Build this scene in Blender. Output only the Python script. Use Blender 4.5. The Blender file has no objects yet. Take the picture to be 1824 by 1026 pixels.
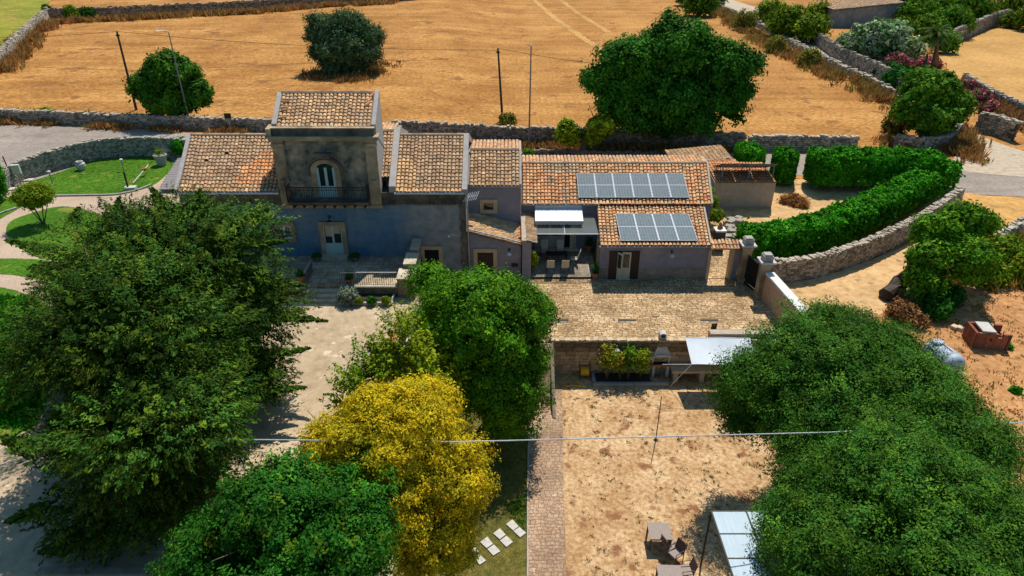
import bpy, math, random
import numpy as np
from mathutils import Vector, Matrix, geometry, noise as mnoise

# ---------------------------------------------------------------- camera, sky, sun
SC = bpy.context.scene
COL = SC.collection
FPX, CX, CY, PITCH, H = 1216.0, 912.0, 513.0, math.radians(29.0), 22.15
SP, CP = math.sin(PITCH), math.cos(PITCH)
cam_data = bpy.data.cameras.new('camera')
cam_data.sensor_width = 36.0
cam_data.lens = 24.0
cam_data.clip_start = 0.1
cam_data.clip_end = 3000.0
cam = bpy.data.objects.new('camera', cam_data)
cam.location = (0, 0, H)
cam.rotation_euler = (math.radians(90) - PITCH, 0, 0)
COL.objects.link(cam)
SC.camera = cam

SUNV = Vector((0.19, 0.60, 1.0)).normalized()
world = bpy.data.worlds.new('World')
SC.world = world
world.use_nodes = True
wn = world.node_tree.nodes
wl = world.node_tree.links
wn.clear()
sky = wn.new('ShaderNodeTexSky')
sky.sky_type = 'NISHITA'
sky.sun_disc = False
sky.sun_elevation = math.asin(SUNV.z)
sky.sun_rotation = math.atan2(SUNV.x, SUNV.y)
bg = wn.new('ShaderNodeBackground')
bg.inputs['Strength'].default_value = 0.10
wo = wn.new('ShaderNodeOutputWorld')
tintn = wn.new('ShaderNodeMix'); tintn.data_type = 'RGBA'; tintn.blend_type = 'MULTIPLY'; tintn.inputs[0].default_value = 1.0
tintn.inputs[7].default_value = (0.62, 1.0, 1.12, 1)
wl.new(sky.outputs[0], tintn.inputs[6]); wl.new(tintn.outputs[2], bg.inputs[0])
wl.new(bg.outputs[0], wo.inputs[0])
sun_data = bpy.data.lights.new('sun', 'SUN')
sun_data.energy = 5.0
sun_data.angle = math.radians(0.5)
sun_data.color = (1.0, 0.93, 0.82)
sun = bpy.data.objects.new('sun', sun_data)
sun.rotation_euler = SUNV.to_track_quat('Z', 'Y').to_euler()
sun.location = (20, 60, 100)
COL.objects.link(sun)
SC.view_settings.view_transform = 'Standard'
SC.view_settings.look = 'None'
SC.view_settings.exposure = 0.0
SC.view_settings.gamma = 1.0

# ---------------------------------------------------------------- helpers
def _dir(px, py):
    u = (px - CX) / FPX
    v = (py - CY) / FPX
    return Vector((u, CP - v * SP, -SP - v * CP))
def PZ(px, py, z):
    d = _dir(px, py)
    return Vector((0, 0, H)) + d * ((z - H) / d.z)
def PY(px, py, Y):
    d = _dir(px, py)
    return Vector((0, 0, H)) + d * (Y / d.y)
def RZ(px0, px1, pyt, pyb, Y):
    """x0, x1, z0, z1 of an upright rectangle on the plane at depth Y"""
    m = (pyt + pyb) / 2
    return PY(px0, m, Y).x, PY(px1, m, Y).x, PY(px0, pyb, Y).z, PY(px0, pyt, Y).z
def ss(a, b, x):
    t = np.clip((x - a) / (b - a), 0, 1)
    return t * t * (3 - 2 * t)
def ht(x, y):
    x = np.asarray(x, float); y = np.asarray(y, float)
    near = 1.2 * (1 - ss(-6.3, -5.0, x))
    back = 1.2 * (1 - ss(-16, 1, x))
    wb = ss(41.3, 44.5, y)
    base = near * (1 - wb) + back * wb
    lowy = np.where(x < 2.3, 1 - ss(29.5, 33.8, y), (y < 33.62).astype(float))
    wlow = lowy * ss(-7.0, -5.2, x) * (1 - ss(16.6, 22.5, x))
    return base * (1 - wlow) - 2.4 * wlow
def G(px, py):
    z = 0.0
    for _ in range(12):
        p = PZ(px, py, z)
        z = 0.5 * z + 0.5 * float(ht(p.x, p.y))
    p = PZ(px, py, z)
    return Vector((p.x, p.y, float(ht(p.x, p.y))))

WL = {}
class MB:
    def __init__(s):
        s.v = []; s.f = []; s.m = []; s.c = []
    def quad(s, a, b, c, d, m=0, col=(1, 1, 1)):
        n = len(s.v); s.v += [tuple(a), tuple(b), tuple(c), tuple(d)]
        s.f.append((n, n + 1, n + 2, n + 3)); s.m.append(m); s.c.append(col)
    def poly(s, pts, m=0, col=(1, 1, 1)):
        n = len(s.v); s.v += [tuple(p) for p in pts]
        s.f.append(tuple(range(n, n + len(pts)))); s.m.append(m); s.c.append(col)
    def hexa(s, P, m=0, col=(1, 1, 1), skip=()):
        """P: 8 points, bottom 4 ccw then top 4 ccw"""
        n = len(s.v); s.v += [tuple(p) for p in P]
        fs = [(3, 2, 1, 0), (4, 5, 6, 7), (0, 1, 5, 4), (1, 2, 6, 5), (2, 3, 7, 6), (3, 0, 4, 7)]
        for i, q in enumerate(fs):
            if i in skip: continue
            s.f.append(tuple(n + k for k in q)); s.m.append(m); s.c.append(col)
    def box(s, x0, x1, y0, y1, z0, z1, m=0, col=(1, 1, 1)):
        s.hexa([(x0, y0, z0), (x1, y0, z0), (x1, y1, z0), (x0, y1, z0),
                (x0, y0, z1), (x1, y0, z1), (x1, y1, z1), (x0, y1, z1)], m, col)
    def cbox(s, c, sx, sy, sz, rz=0, m=0, col=(1, 1, 1)):
        R = Matrix.Rotation(rz, 3, 'Z'); c = Vector(c)
        P = []
        for z in (-sz / 2, sz / 2):
            for x, y in ((-1, -1), (1, -1), (1, 1), (-1, 1)):
                P.append(c + R @ Vector((x * sx / 2, y * sy / 2, z)))
        s.hexa(P, m, col)
    def bar(s, a, b, w, h=None, m=0, col=(1, 1, 1)):
        a = Vector(a); b = Vector(b); h = h or w
        d = (b - a).normalized()
        up = Vector((0, 0, 1)) if abs(d.z) < 0.95 else Vector((0, 1, 0))
        r = d.cross(up).normalized() * (w / 2); u = r.cross(d).normalized() * (h / 2)
        s.hexa([a - r - u, a + r - u, b + r - u, b - r - u, a - r + u, a + r + u, b + r + u, b - r + u], m, col)
    def tube(s, pts, rads, seg=6, m=0, col=(1, 1, 1), cap=True):
        pts = [Vector(p) for p in pts]
        if not hasattr(rads, '__len__'): rads = [rads] * len(pts)
        base = len(s.v); ref = None
        for i, p in enumerate(pts):
            d = (pts[min(i + 1, len(pts) - 1)] - pts[max(i - 1, 0)])
            d = d.normalized() if d.length > 1e-9 else Vector((0, 0, 1))
            if ref is None:
                ref = d.cross(Vector((0, 0, 1)))
                if ref.length < 0.1: ref = Vector((1, 0, 0))
            ref = (ref - d * ref.dot(d)).normalized()
            q = d.cross(ref)
            for k in range(seg):
                a = 2 * math.pi * k / seg
                s.v.append(tuple(p + (ref * math.cos(a) + q * math.sin(a)) * rads[i]))
        for i in range(len(pts) - 1):
            for k in range(seg):
                a = base + i * seg + k; b = base + i * seg + (k + 1) % seg
                s.f.append((a, b, b + seg, a + seg)); s.m.append(m); s.c.append(col)
        if cap:
            s.f.append(tuple(base + k for k in reversed(range(seg)))); s.m.append(m); s.c.append(col)
            e = base + (len(pts) - 1) * seg
            s.f.append(tuple(e + k for k in range(seg))); s.m.append(m); s.c.append(col)
    def lathe(s, c, prof, seg=14, m=0, col=(1, 1, 1)):
        c = Vector(c); base = len(s.v)
        for r, z in prof:
            for k in range(seg):
                a = 2 * math.pi * k / seg
                s.v.append((c.x + r * math.cos(a), c.y + r * math.sin(a), c.z + z))
        for i in range(len(prof) - 1):
            for k in range(seg):
                a = base + i * seg + k; b = base + i * seg + (k + 1) % seg
                s.f.append((a, b, b + seg, a + seg)); s.m.append(m); s.c.append(col)
        s.f.append(tuple(base + k for k in reversed(range(seg)))); s.m.append(m); s.c.append(col)
        e = base + (len(prof) - 1) * seg
        s.f.append(tuple(e + k for k in range(seg))); s.m.append(m); s.c.append(col)
    def stone(s, c, sx, sy, sz, rng, rz=0, jit=0.22, m=0, col=(1, 1, 1)):
        R = Matrix.Rotation(rz + rng.uniform(-.12, .12), 3, 'Z'); c = Vector(c); P = []
        for z in (-sz / 2, sz / 2):
            for x, y in ((-1, -1), (1, -1), (1, 1), (-1, 1)):
                P.append(c + R @ Vector((x * sx / 2 * (1 + rng.uniform(-jit, jit)), y * sy / 2 * (1 + rng.uniform(-jit, jit)),
                                         z * (1 + rng.uniform(-jit, jit)))))
        s.hexa(P, m, col)
    def cut(s):
        s.cuts = getattr(s, 'cuts', [(0, 0)]) + [(len(s.v), len(s.f))]
    def build_each(s, name, mats, parent):
        """one object per piece between cuts"""
        cs = getattr(s, 'cuts', [(0, 0)]); out = []
        if cs[-1] != (len(s.v), len(s.f)): cs = cs + [(len(s.v), len(s.f))]
        for (v0, f0), (v1, f1) in zip(cs[:-1], cs[1:]):
            m = MB(); m.v = s.v[v0:v1]; m.f = [tuple(k - v0 for k in f) for f in s.f[f0:f1]]; m.m = s.m[f0:f1]; m.c = s.c[f0:f1]
            out.append(m.build(name, mats, parent))
        return out
    def build(s, name, mats, parent=None, origin=None, smooth=False):
        if not isinstance(mats, (list, tuple)): mats = [mats]
        V = np.array(s.v, dtype=np.float32)
        if parent is not None: o0 = WL[parent.name]
        elif origin is not None: o0 = Vector(origin)
        else:
            mn = V.min(0); mx = V.max(0)
            o0 = Vector(((mn[0] + mx[0]) / 2, (mn[1] + mx[1]) / 2, mn[2]))
        r_ = parent
        while r_ is not None and r_.parent is not None: r_ = r_.parent
        if r_ is not None and r_.name in ('farmhouse', 'annex_house', 'side_house'):   # the old walls splay a little towards the back
            V[:, 0] *= 1 + .0088 * np.clip(V[:, 1] - 41.2, 0, 12)
        V = V - np.array(o0, dtype=np.float32)
        me = bpy.data.meshes.new(name)
        me.from_pydata(V.tolist(), [], s.f)
        for m in mats: me.materials.append(m)
        me.polygons.foreach_set('material_index', s.m)
        if smooth: me.polygons.foreach_set('use_smooth', [True] * len(s.f))
        cnt = np.array([len(f) for f in s.f])
        C = np.ones((len(s.f), 4), dtype=np.float32); C[:, :3] = np.array(s.c, dtype=np.float32)
        C = np.repeat(C, cnt, axis=0)
        at = me.color_attributes.new('tint', 'FLOAT_COLOR', 'CORNER')
        at.data.foreach_set('color', C.ravel())
        me.update()
        ob = bpy.data.objects.new(name, me); COL.objects.link(ob)
        if parent is not None: ob.parent = parent
        else: ob.location = o0
        WL[ob.name] = o0
        return ob

def tag(o, label=None, cat=None, group=None, kind=None):
    if label: o['label'] = label
    if cat: o['category'] = cat
    if group: o['group'] = group
    if kind: o['kind'] = kind
    return o
def thing(name, loc, label, cat, group=None):
    o = bpy.data.objects.new(name, None); COL.objects.link(o)
    o.location = loc; o.empty_display_size = 0.3
    WL[o.name] = Vector(loc)
    return tag(o, label, cat, group)
def copy_tree(o, parent=None):
    c = o.copy(); COL.objects.link(c); c.parent = parent
    for ch in [k for k in KIDS.get(o.name, [])]: copy_tree(ch, c)
    return c
KIDS = {}
def kids_index(o):
    KIDS[o.name] = [k for k in COL.objects if k.parent == o]
    for k in KIDS[o.name]: kids_index(k)
def place_copies(proto, places, group):
    """places: (x, y, z, rotz, label); the prototype takes the first"""
    kids_index(proto)
    for i, (x, y, z, rz, lab) in enumerate(places):
        o = proto if i == 0 else copy_tree(proto)
        o.location = (x, y, z); o.rotation_euler = (0, 0, rz)
        tag(o, lab, None, group)

# ---------------------------------------------------------------- materials
def _ramp(nt, cols):
    r = nt.nodes.new('ShaderNodeValToRGB')
    el = r.color_ramp.elements
    while len(el) > 1: el.remove(el[-1])
    for i, cc in enumerate(cols):
        if len(cc) == 4: p, c = cc[0], cc[1:]
        else: p, c = 0.3 + 0.4 * i / max(1, len(cols) - 1), cc
        e = el[0] if i == 0 else el.new(p)
        e.position = p; e.color = (c[0], c[1], c[2], 1)
    return r
def _mul(nt, a, b, fac=1.0, mode='MULTIPLY'):
    m = nt.nodes.new('ShaderNodeMix'); m.data_type = 'RGBA'; m.blend_type = mode
    m.inputs[0].default_value = fac
    nt.links.new(a, m.inputs[6]); nt.links.new(b, m.inputs[7])
    return m.outputs[2]
def M(name, cols, scale=3.0, rough=0.9, bump=0.0, bscale=None, stretch=(1, 1, 1), tint=False, grime=None, metallic=0.0, spec=0.3, detail=8, bdist=0.03, mottle=None):
    m = bpy.data.materials.new(name); m.use_nodes = True
    nt = m.node_tree; N = nt.nodes; L = nt.links
    p = N['Principled BSDF']
    p.inputs['Roughness'].default_value = rough
    p.inputs['Metallic'].default_value = metallic
    p.inputs['Specular IOR Level'].default_value = spec
    tc = N.new('ShaderNodeTexCoord'); mp = N.new('ShaderNodeMapping')
    mp.inputs['Scale'].default_value = stretch
    L.new(tc.outputs['Object'], mp.inputs[0])
    nz = N.new('ShaderNodeTexNoise'); nz.inputs['Scale'].default_value = scale
    nz.inputs['Detail'].default_value = detail; nz.inputs['Roughness'].default_value = 0.65
    L.new(mp.outputs[0], nz.inputs['Vector'])
    r = _ramp(nt, cols); L.new(nz.outputs['Fac'], r.inputs[0])
    out = r.outputs[0]
    if mottle:      # (scale, low, high) large-scale wear
        n2 = N.new('ShaderNodeTexNoise'); n2.inputs['Scale'].default_value = mottle[0]; n2.inputs['Detail'].default_value = 5
        L.new(tc.outputs['Object'], n2.inputs['Vector'])
        r2 = _ramp(nt, [(0.35,) + tuple(mottle[1]), (0.65,) + tuple(mottle[2])]); L.new(n2.outputs['Fac'], r2.inputs[0])
        out = _mul(nt, out, r2.outputs[0])
    if tint:
        a = N.new('ShaderNodeAttribute'); a.attribute_name = 'tint'
        out = _mul(nt, out, a.outputs['Color'])
    L.new(out, p.inputs['Base Color'])
    if bump:
        nb = N.new('ShaderNodeTexNoise'); nb.inputs['Scale'].default_value = bscale or scale * 4
        nb.inputs['Detail'].default_value = 6
        L.new(mp.outputs[0], nb.inputs['Vector'])
        b = N.new('ShaderNodeBump'); b.inputs['Strength'].default_value = bump; b.inputs['Distance'].default_value = bdist
        L.new(nb.outputs['Fac'], b.inputs['Height']); L.new(b.outputs[0], p.inputs['Normal'])
    return m
def leafmat(name, col, trans=0.3, rough=0.6, tint=True, spec=0.03):
    m = bpy.data.materials.new(name); m.use_nodes = True
    nt = m.node_tree; N = nt.nodes; L = nt.links
    p = N['Principled BSDF']; p.inputs['Roughness'].default_value = rough
    p.inputs['Specular IOR Level'].default_value = spec
    a = N.new('ShaderNodeAttribute'); a.attribute_name = 'tint'
    rgb = N.new('ShaderNodeRGB'); rgb.outputs[0].default_value = (*col, 1)
    o = _mul(nt, rgb.outputs[0], a.outputs['Color'])
    L.new(o, p.inputs['Base Color'])
    t = N.new('ShaderNodeBsdfTranslucent'); L.new(o, t.inputs[0])
    mx = N.new('ShaderNodeMixShader'); mx.inputs[0].default_value = trans
    L.new(p.outputs[0], mx.inputs[1]); L.new(t.outputs[0], mx.inputs[2])
    L.new(mx.outputs[0], N['Material Output'].inputs['Surface'])
    return m
def pavemat(name, cols, sx, sy, joint, mort=0.02, warp=0.12, bump=0.4, rough=0.85, mottle=None, rot=0.0):
    """irregular laid stone: warped brick texture, each stone its own tone"""
    m = bpy.data.materials.new(name); m.use_nodes = True
    nt = m.node_tree; N = nt.nodes; L = nt.links
    p = N['Principled BSDF']; p.inputs['Roughness'].default_value = rough
    p.inputs['Specular IOR Level'].default_value = 0.25
    tc = N.new('ShaderNodeTexCoord')
    nz = N.new('ShaderNodeTexNoise'); nz.inputs['Scale'].default_value = 2.2; nz.inputs['Detail'].default_value = 3
    L.new(tc.outputs['Object'], nz.inputs['Vector'])
    ad = N.new('ShaderNodeVectorMath'); ad.operation = 'MULTIPLY_ADD'
    ad.inputs[1].default_value = (warp, warp, 0)
    L.new(nz.outputs['Color'], ad.inputs[0]); L.new(tc.outputs['Object'], ad.inputs[2])
    mp = N.new('ShaderNodeMapping'); mp.inputs['Rotation'].default_value = (0, 0, rot)
    L.new(ad.outputs[0], mp.inputs[0])
    br = N.new('ShaderNodeTexBrick'); br.inputs['Scale'].default_value = 1.0
    br.inputs['Brick Width'].default_value = sx; br.inputs['Row Height'].default_value = sy
    br.inputs['Mortar Size'].default_value = mort; br.inputs['Mortar Smooth'].default_value = 0.3
    br.offset = 0.5; br.squash = 0.8; br.squash_frequency = 3
    br.inputs['Color1'].default_value = (0, 0, 0, 1); br.inputs['Color2'].default_value = (1, 1, 1, 1)
    br.inputs['Mortar'].default_value = (0.5, 0.5, 0.5, 1)
    L.new(mp.outputs[0], br.inputs['Vector'])
    r = _ramp(nt, [(i / max(1, len(cols) - 1),) + tuple(c) for i, c in enumerate(cols)])
    L.new(br.outputs['Color'], r.inputs[0])
    n2 = N.new('ShaderNodeTexNoise'); n2.inputs['Scale'].default_value = 9; n2.inputs['Detail'].default_value = 8
    L.new(tc.outputs['Object'], n2.inputs['Vector'])
    r2 = _ramp(nt, [(0.3, .62, .6, .6), (0.7, 1.25, 1.25, 1.25)]); L.new(n2.outputs['Fac'], r2.inputs[0])
    o = _mul(nt, r.outputs[0], r2.outputs[0])
    n3 = N.new('ShaderNodeTexNoise'); n3.inputs['Scale'].default_value = 0.45; n3.inputs['Detail'].default_value = 4
    L.new(tc.outputs['Object'], n3.inputs['Vector'])
    lo, hi = mottle or ((.75, .72, .68), (1.2, 1.17, 1.12))
    r3 = _ramp(nt, [(0.35,) + tuple(lo), (0.65,) + tuple(hi)]); L.new(n3.outputs['Fac'], r3.inputs[0])
    o = _mul(nt, o, r3.outputs[0])
    mx = N.new('ShaderNodeMix'); mx.data_type = 'RGBA'
    L.new(br.outputs['Fac'], mx.inputs[0]); L.new(o, mx.inputs[6]); mx.inputs[7].default_value = (*joint, 1)
    L.new(mx.outputs[2], p.inputs['Base Color'])
    inv = N.new('ShaderNodeMath'); inv.operation = 'MULTIPLY_ADD'; inv.inputs[1].default_value = -1.0
    L.new(br.outputs['Fac'], inv.inputs[0]); L.new(n2.outputs['Fac'], inv.inputs[2])
    b = N.new('ShaderNodeBump'); b.inputs['Strength'].default_value = bump; b.inputs['Distance'].default_value = 0.03
    L.new(inv.outputs[0], b.inputs['Height']); L.new(b.outputs[0], p.inputs['Normal'])
    return m
def groundmat(name, cols, spots, scale, spot_scale, spot_lo=0.6, stretch=(1, 1, 1), mottle=None, bump=0.5, lines=None):
    """earth with fine grain, clumpy spots and large-scale change of tone"""
    m = bpy.data.materials.new(name); m.use_nodes = True
    nt = m.node_tree; N = nt.nodes; L = nt.links
    p = N['Principled BSDF']; p.inputs['Roughness'].default_value = 0.95
    p.inputs['Specular IOR Level'].default_value = 0.1
    tc = N.new('ShaderNodeTexCoord'); mp = N.new('ShaderNodeMapping'); mp.inputs['Scale'].default_value = stretch
    L.new(tc.outputs['Object'], mp.inputs[0])
    def nz(sc, det, src=None, rough=0.6):
        n = N.new('ShaderNodeTexNoise'); n.inputs['Scale'].default_value = sc; n.inputs['Detail'].default_value = det
        n.inputs['Roughness'].default_value = rough
        L.new(src or tc.outputs['Object'], n.inputs['Vector']); return n.outputs['Fac']
    r = _ramp(nt, cols); L.new(nz(scale, 10, mp.outputs[0], 0.7), r.inputs[0]); o = r.outputs[0]
    if mottle:
        r2 = _ramp(nt, [(0.36,) + tuple(mottle[1]), (0.64,) + tuple(mottle[2])]); L.new(nz(mottle[0], 5), r2.inputs[0])
        o = _mul(nt, o, r2.outputs[0])
    if lines:       # (scale, angle, low, high): long streaks left by the mower or plough
        mq = N.new('ShaderNodeMapping'); mq.inputs['Rotation'].default_value = (0, 0, lines[1]); mq.inputs['Scale'].default_value = (0.05, 1, 1)
        L.new(tc.outputs['Object'], mq.inputs[0])
        r4 = _ramp(nt, [(0.35,) + tuple(lines[2]), (0.62,) + tuple(lines[3])]); L.new(nz(lines[0], 6, mq.outputs[0]), r4.inputs[0])
        o = _mul(nt, o, r4.outputs[0])
    sp = nz(spot_scale, 6)
    rr = N.new('ShaderNodeMapRange'); rr.inputs[1].default_value = spot_lo; rr.inputs[2].default_value = spot_lo + 0.07
    L.new(sp, rr.inputs[0])
    mx = N.new('ShaderNodeMix'); mx.data_type = 'RGBA'
    L.new(rr.outputs[0], mx.inputs[0]); L.new(o, mx.inputs[6]); mx.inputs[7].default_value = (*spots, 1)
    L.new(mx.outputs[2], p.inputs['Base Color'])
    b = N.new('ShaderNodeBump'); b.inputs['Strength'].default_value = bump; b.inputs['Distance'].default_value = 0.06
    L.new(nz(scale * 3, 8, None, 0.7), b.inputs['Height']); L.new(b.outputs[0], p.inputs['Normal'])
    return m
def glassmat(name, col, rough=0.08, alpha=None):
    m = bpy.data.materials.new(name); m.use_nodes = True
    p = m.node_tree.nodes['Principled BSDF']
    p.inputs['Base Color'].default_value = (*col, 1); p.inputs['Roughness'].default_value = rough
    p.inputs['Specular IOR Level'].default_value = 0.6
    if alpha is not None: p.inputs['Alpha'].default_value = alpha
    return m

MT = {}
MT['field'] = groundmat('dry stubble', [(.33, .21, .085, .022), (.48, .42, .207, .060), (.66, .60, .355, .125)], (.26, .115, .036), 2.8, 0.30, 0.58,
                        stretch=(.75, 1, 1), mottle=(.09, (.78, .68, .55), (1.12, 1.09, 1.05)), lines=(0.35, 0.05, (.86, .82, .78), (1.10, 1.10, 1.09)))
MT['gold'] = groundmat('golden grass', [(.30, .38, .19, .055), (.7, .68, .40, .14)], (.30, .20, .07), 1.6, 0.4, 0.6, mottle=(.08, (.8, .78, .7), (1.1, 1.1, 1.1)))
MT['dirt'] = groundmat('dry trodden earth', [(.32, .28, .15, .07), (.47, .50, .325, .17), (.62, .68, .49, .30)], (.27, .125, .06), 4.6, 1.1, 0.575,
                       mottle=(.7, (.80, .70, .60), (1.1, 1.1, 1.1)))
MT['scrub'] = groundmat('scrubby orange earth', [(.30, .30, .13, .05), (.5, .50, .25, .10), (.7, .62, .37, .17)], (.20, .11, .045), 2.6, 0.9, 0.60,
                        mottle=(.2, (.75, .72, .7), (1.1, 1.1, 1.1)))
MT['track'] = groundmat('dusty track', [(.30, .40, .23, .10), (.5, .60, .38, .18), (.7, .72, .48, .26)], (.30, .18, .09), 1.6, 0.7, 0.6, mottle=(.3, (.85, .82, .78), (1.08, 1.08, 1.08)))
MT['yard'] = groundmat('beige concrete yard', [(.30, .36, .27, .17), (.5, .50, .385, .255), (.7, .60, .475, .33)], (.66, .53, .39), 2.2, 1.3, 0.62,
                       mottle=(.16, (.84, .82, .80), (1.08, 1.08, 1.08)), bump=.25)
MT['gravel'] = groundmat('pinkish gravel', [(.30, .30, .20, .14), (.5, .50, .37, .27), (.7, .63, .49, .37)], (.3, .22, .16), 9, 5, 0.64, mottle=(.3, (.9, .88, .86), (1.08, 1.08, 1.08)))
MT['lawn'] = groundmat('watered lawn', [(.30, .025, .085, .006), (.5, .06, .165, .010), (.7, .14, .25, .022)], (.20, .21, .035), 4, 0.7, 0.57, mottle=(.25, (.75, .8, .7), (1.2, 1.1, 1.0)))
MT['grass_dry'] = groundmat('half dry grass', [(.30, .065, .07, .014), (.5, .14, .125, .03), (.7, .24, .19, .06)], (.035, .13, .012), 4.5, 0.5, 0.60, mottle=(.4, (.8, .85, .8), (1.15, 1.05, 1.0)))
MT['verge_green'] = groundmat('weedy green', [(.30, .12, .13, .015), (.5, .26, .25, .03), (.7, .40, .33, .06)], (.42, .25, .07), 1.4, 0.3, 0.58, mottle=(.1, (.7, .8, .7), (1.1, 1.1, 1.1)))
MT['asphalt'] = groundmat('sun bleached asphalt', [(.30, .23, .19, .165), (.5, .32, .265, .225), (.7, .40, .335, .28)], (.24, .20, .17), 3, 0.5, 0.62,
                          mottle=(.12, (.88, .88, .88), (1.08, 1.06, 1.05)), bump=.15, lines=(.8, 0, (.90, .90, .90), (1.06, 1.06, 1.06)))
MT['palepath'] = groundmat('pale limestone track', [(.30, .36, .28, .2), (.7, .62, .51, .38)], (.3, .2, .1), 2, 0.8, 0.6)
MT['court'] = pavemat('courtyard setts', [(.40, .26, .13), (.54, .37, .20), (.66, .49, .30), (.48, .31, .155)], .40, .24, (.13, .08, .04), .022, .5, .6, mottle=((.66, .60, .52), (1.2, 1.17, 1.12)))
MT['porch'] = pavemat('porch flags', [(.34, .26, .17), (.44, .35, .24), (.52, .42, .30)], .5, .5, (.12, .09, .06), .015, .05)
MT['path'] = pavemat('crazy path', [(.36, .235, .15), (.43, .29, .19), (.48, .34, .235), (.38, .25, .165)], .26, .2, (.17, .105, .07), .013, .35)
MT['patio'] = pavemat('patio flags', [(.34, .28, .21), (.50, .43, .34)], .45, .45, (.12, .09, .06), .012, .02)
MT['plaster'] = M('blue grey lime plaster', [(.18, .205, .21), (.33, .34, .335)], 1.6, .95, .4, 14, mottle=(.45, (.62, .74, .80), (1.12, 1.05, 1.0)))
MT['plaster_blue'] = M('washed blue plaster', [(.06, .15, .25), (.16, .26, .36)], 1.4, .95, .4, 14, mottle=(.4, (.62, .82, .95), (1.35, 1.1, 1.0)))
MT['plaster_lilac'] = M('lilac grey plaster', [(.22, .215, .24), (.33, .305, .33)], 1.5, .95, .2, 14, mottle=(.4, (.82, .84, .9), (1.08, 1.05, 1.03)))
MT['plaster_base'] = M('bare plinth render', [(.22, .17, .12), (.36, .30, .22)], 3, .95, .4, 10, mottle=(.5, (.7, .7, .7), (1.1, 1.1, 1.1)))
MT['plaster_warm'] = M('cream render', [(.42, .34, .26), (.52, .43, .34)], 2, .95, .25, 12, mottle=(.5, (.85, .85, .83), (1.05, 1.05, 1.05)))
MT['plaster_tan'] = M('tan roughcast', [(.42, .27, .16), (.56, .38, .24)], 5, .95, .6, 20, mottle=(.5, (.85, .82, .8), (1.08, 1.08, 1.08)))
MT['tower_stone'] = M('weathered tower stone', [(.33, .05, .06, .06), (.48, .21, .205, .17), (.66, .42, .365, .28)], 1.3, .95, .8, 7, mottle=(.8, (.45, .52, .55), (1.25, 1.15, 1.0)))
MT['stone_trim'] = M('carved limestone', [(.30, .235, .15), (.50, .40, .27)], 2.2, .95, .4, 12, mottle=(.9, (.55, .55, .52), (1.12, 1.1, 1.05)))
MT['stone_dark'] = M('lichen dark stone', [(.07, .065, .055), (.19, .165, .13)], 2.5, .95, .5, 10, mottle=(1.0, (.6, .6, .6), (1.3, 1.25, 1.2)))
MT['stone_white'] = M('whitewashed coping', [(.62, .60, .57), (.80, .78, .74)], 2.0, .9, .2, 8)
MT['stone_step'] = M('pale limestone step', [(.45, .38, .27), (.66, .57, .43)], 2.0, .9, .3, 8, mottle=(.8, (.75, .75, .75), (1.1, 1.1, 1.1)))
MT['drystone'] = M('dry stone', [(.26, .23, .19), (.40, .36, .30)], 3.0, .95, .6, 9, tint=True)
MT['drystone_core'] = M('wall joints', [(.05, .043, .035), (.10, .085, .065)], 3.0, 1.0)
MT['tile'] = M('terracotta coppi', [(.86, .84, .82), (1.06, 1.06, 1.06)], 6.0, .9, .3, 30, tint=True, mottle=(1.6, (.74, .74, .74), (1.12, 1.12, 1.12)))
MT['tile_gap'] = M('dark tile gaps', [(.12, .06, .03), (.2, .10, .05)], 4.0, 1.0)
MT['mortar'] = M('ridge mortar', [(.34, .27, .20), (.52, .43, .33)], 4.0, .95, .5, 14)
MT['verge'] = M('grey verge render', [(.32, .29, .27), (.44, .40, .37)], 2.0, .95, .2, 12)
MT['gutter'] = M('aged zinc', [(.30, .29, .28), (.45, .44, .43)], 3.0, .5, metallic=.3)
MT['gutter_pale'] = M('pale gutter', [(.6, .6, .6), (.75, .75, .75)], 3.0, .5)
MT['cream_paint'] = M('cream paint', [(.52, .47, .36), (.62, .57, .45)], 3.0, .6)
MT['white_paint'] = M('white paint', [(.70, .72, .70), (.82, .82, .80)], 3.0, .5)
MT['aqua_paint'] = M('pale aqua paint', [(.34, .52, .52), (.45, .62, .60)], 3.0, .5)
MT['sand_surround'] = M('sandstone surround', [(.48, .35, .20), (.62, .47, .29)], 3.0, .9, .3, 14)
MT['dark_wood'] = M('dark brown shutter', [(.035, .022, .014), (.06, .038, .025)], 2.0, .7, .2, 10, stretch=(8, 8, 1))
MT['iron'] = M('black iron', [(.012, .013, .013), (.03, .03, .03)], 8, .6)
MT['glass_dark'] = glassmat('dark pane', (.015, .03, .03), .07)
MT['glass_green'] = glassmat('curtained pane', (.10, .16, .12), .15)
MT['canopy_glass'] = glassmat('clear canopy glass', (.35, .38, .35), .08, .22)
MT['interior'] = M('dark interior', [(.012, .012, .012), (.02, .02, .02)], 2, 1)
MT['awning'] = M('white awning cloth', [(.76, .77, .78), (.84, .85, .86)], 1.0, .8)
MT['gazebo_sheet'] = M('translucent corrugated sheet', [(.34, .45, .54), (.44, .56, .65)], 1.0, .5, .3, 6, stretch=(12, 1, 1))
MT['cloth_white'] = M('white canopy cloth', [(.58, .63, .68), (.68, .73, .78)], 1.2, .75, .2, 3)
MT['cloth_grey'] = M('grey awning valance', [(.34, .34, .33), (.42, .42, .41)], 3.0, .9)
MT['concrete'] = M('rough concrete', [(.30, .28, .25), (.46, .43, .38)], 4.0, .95, .5, 16)
MT['concrete_pale'] = M('pale cast concrete', [(.45, .42, .38), (.62, .58, .53)], 5.0, .95, .4, 20)
MT['terracotta'] = M('terracotta pot', [(.32, .13, .07), (.45, .20, .11)], 5.0, .9)
MT['brick_red'] = pavemat('hollow brick', [(.26, .085, .045), (.36, .13, .07)], .5, .25, (.10, .05, .035), .012, .02)
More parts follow.
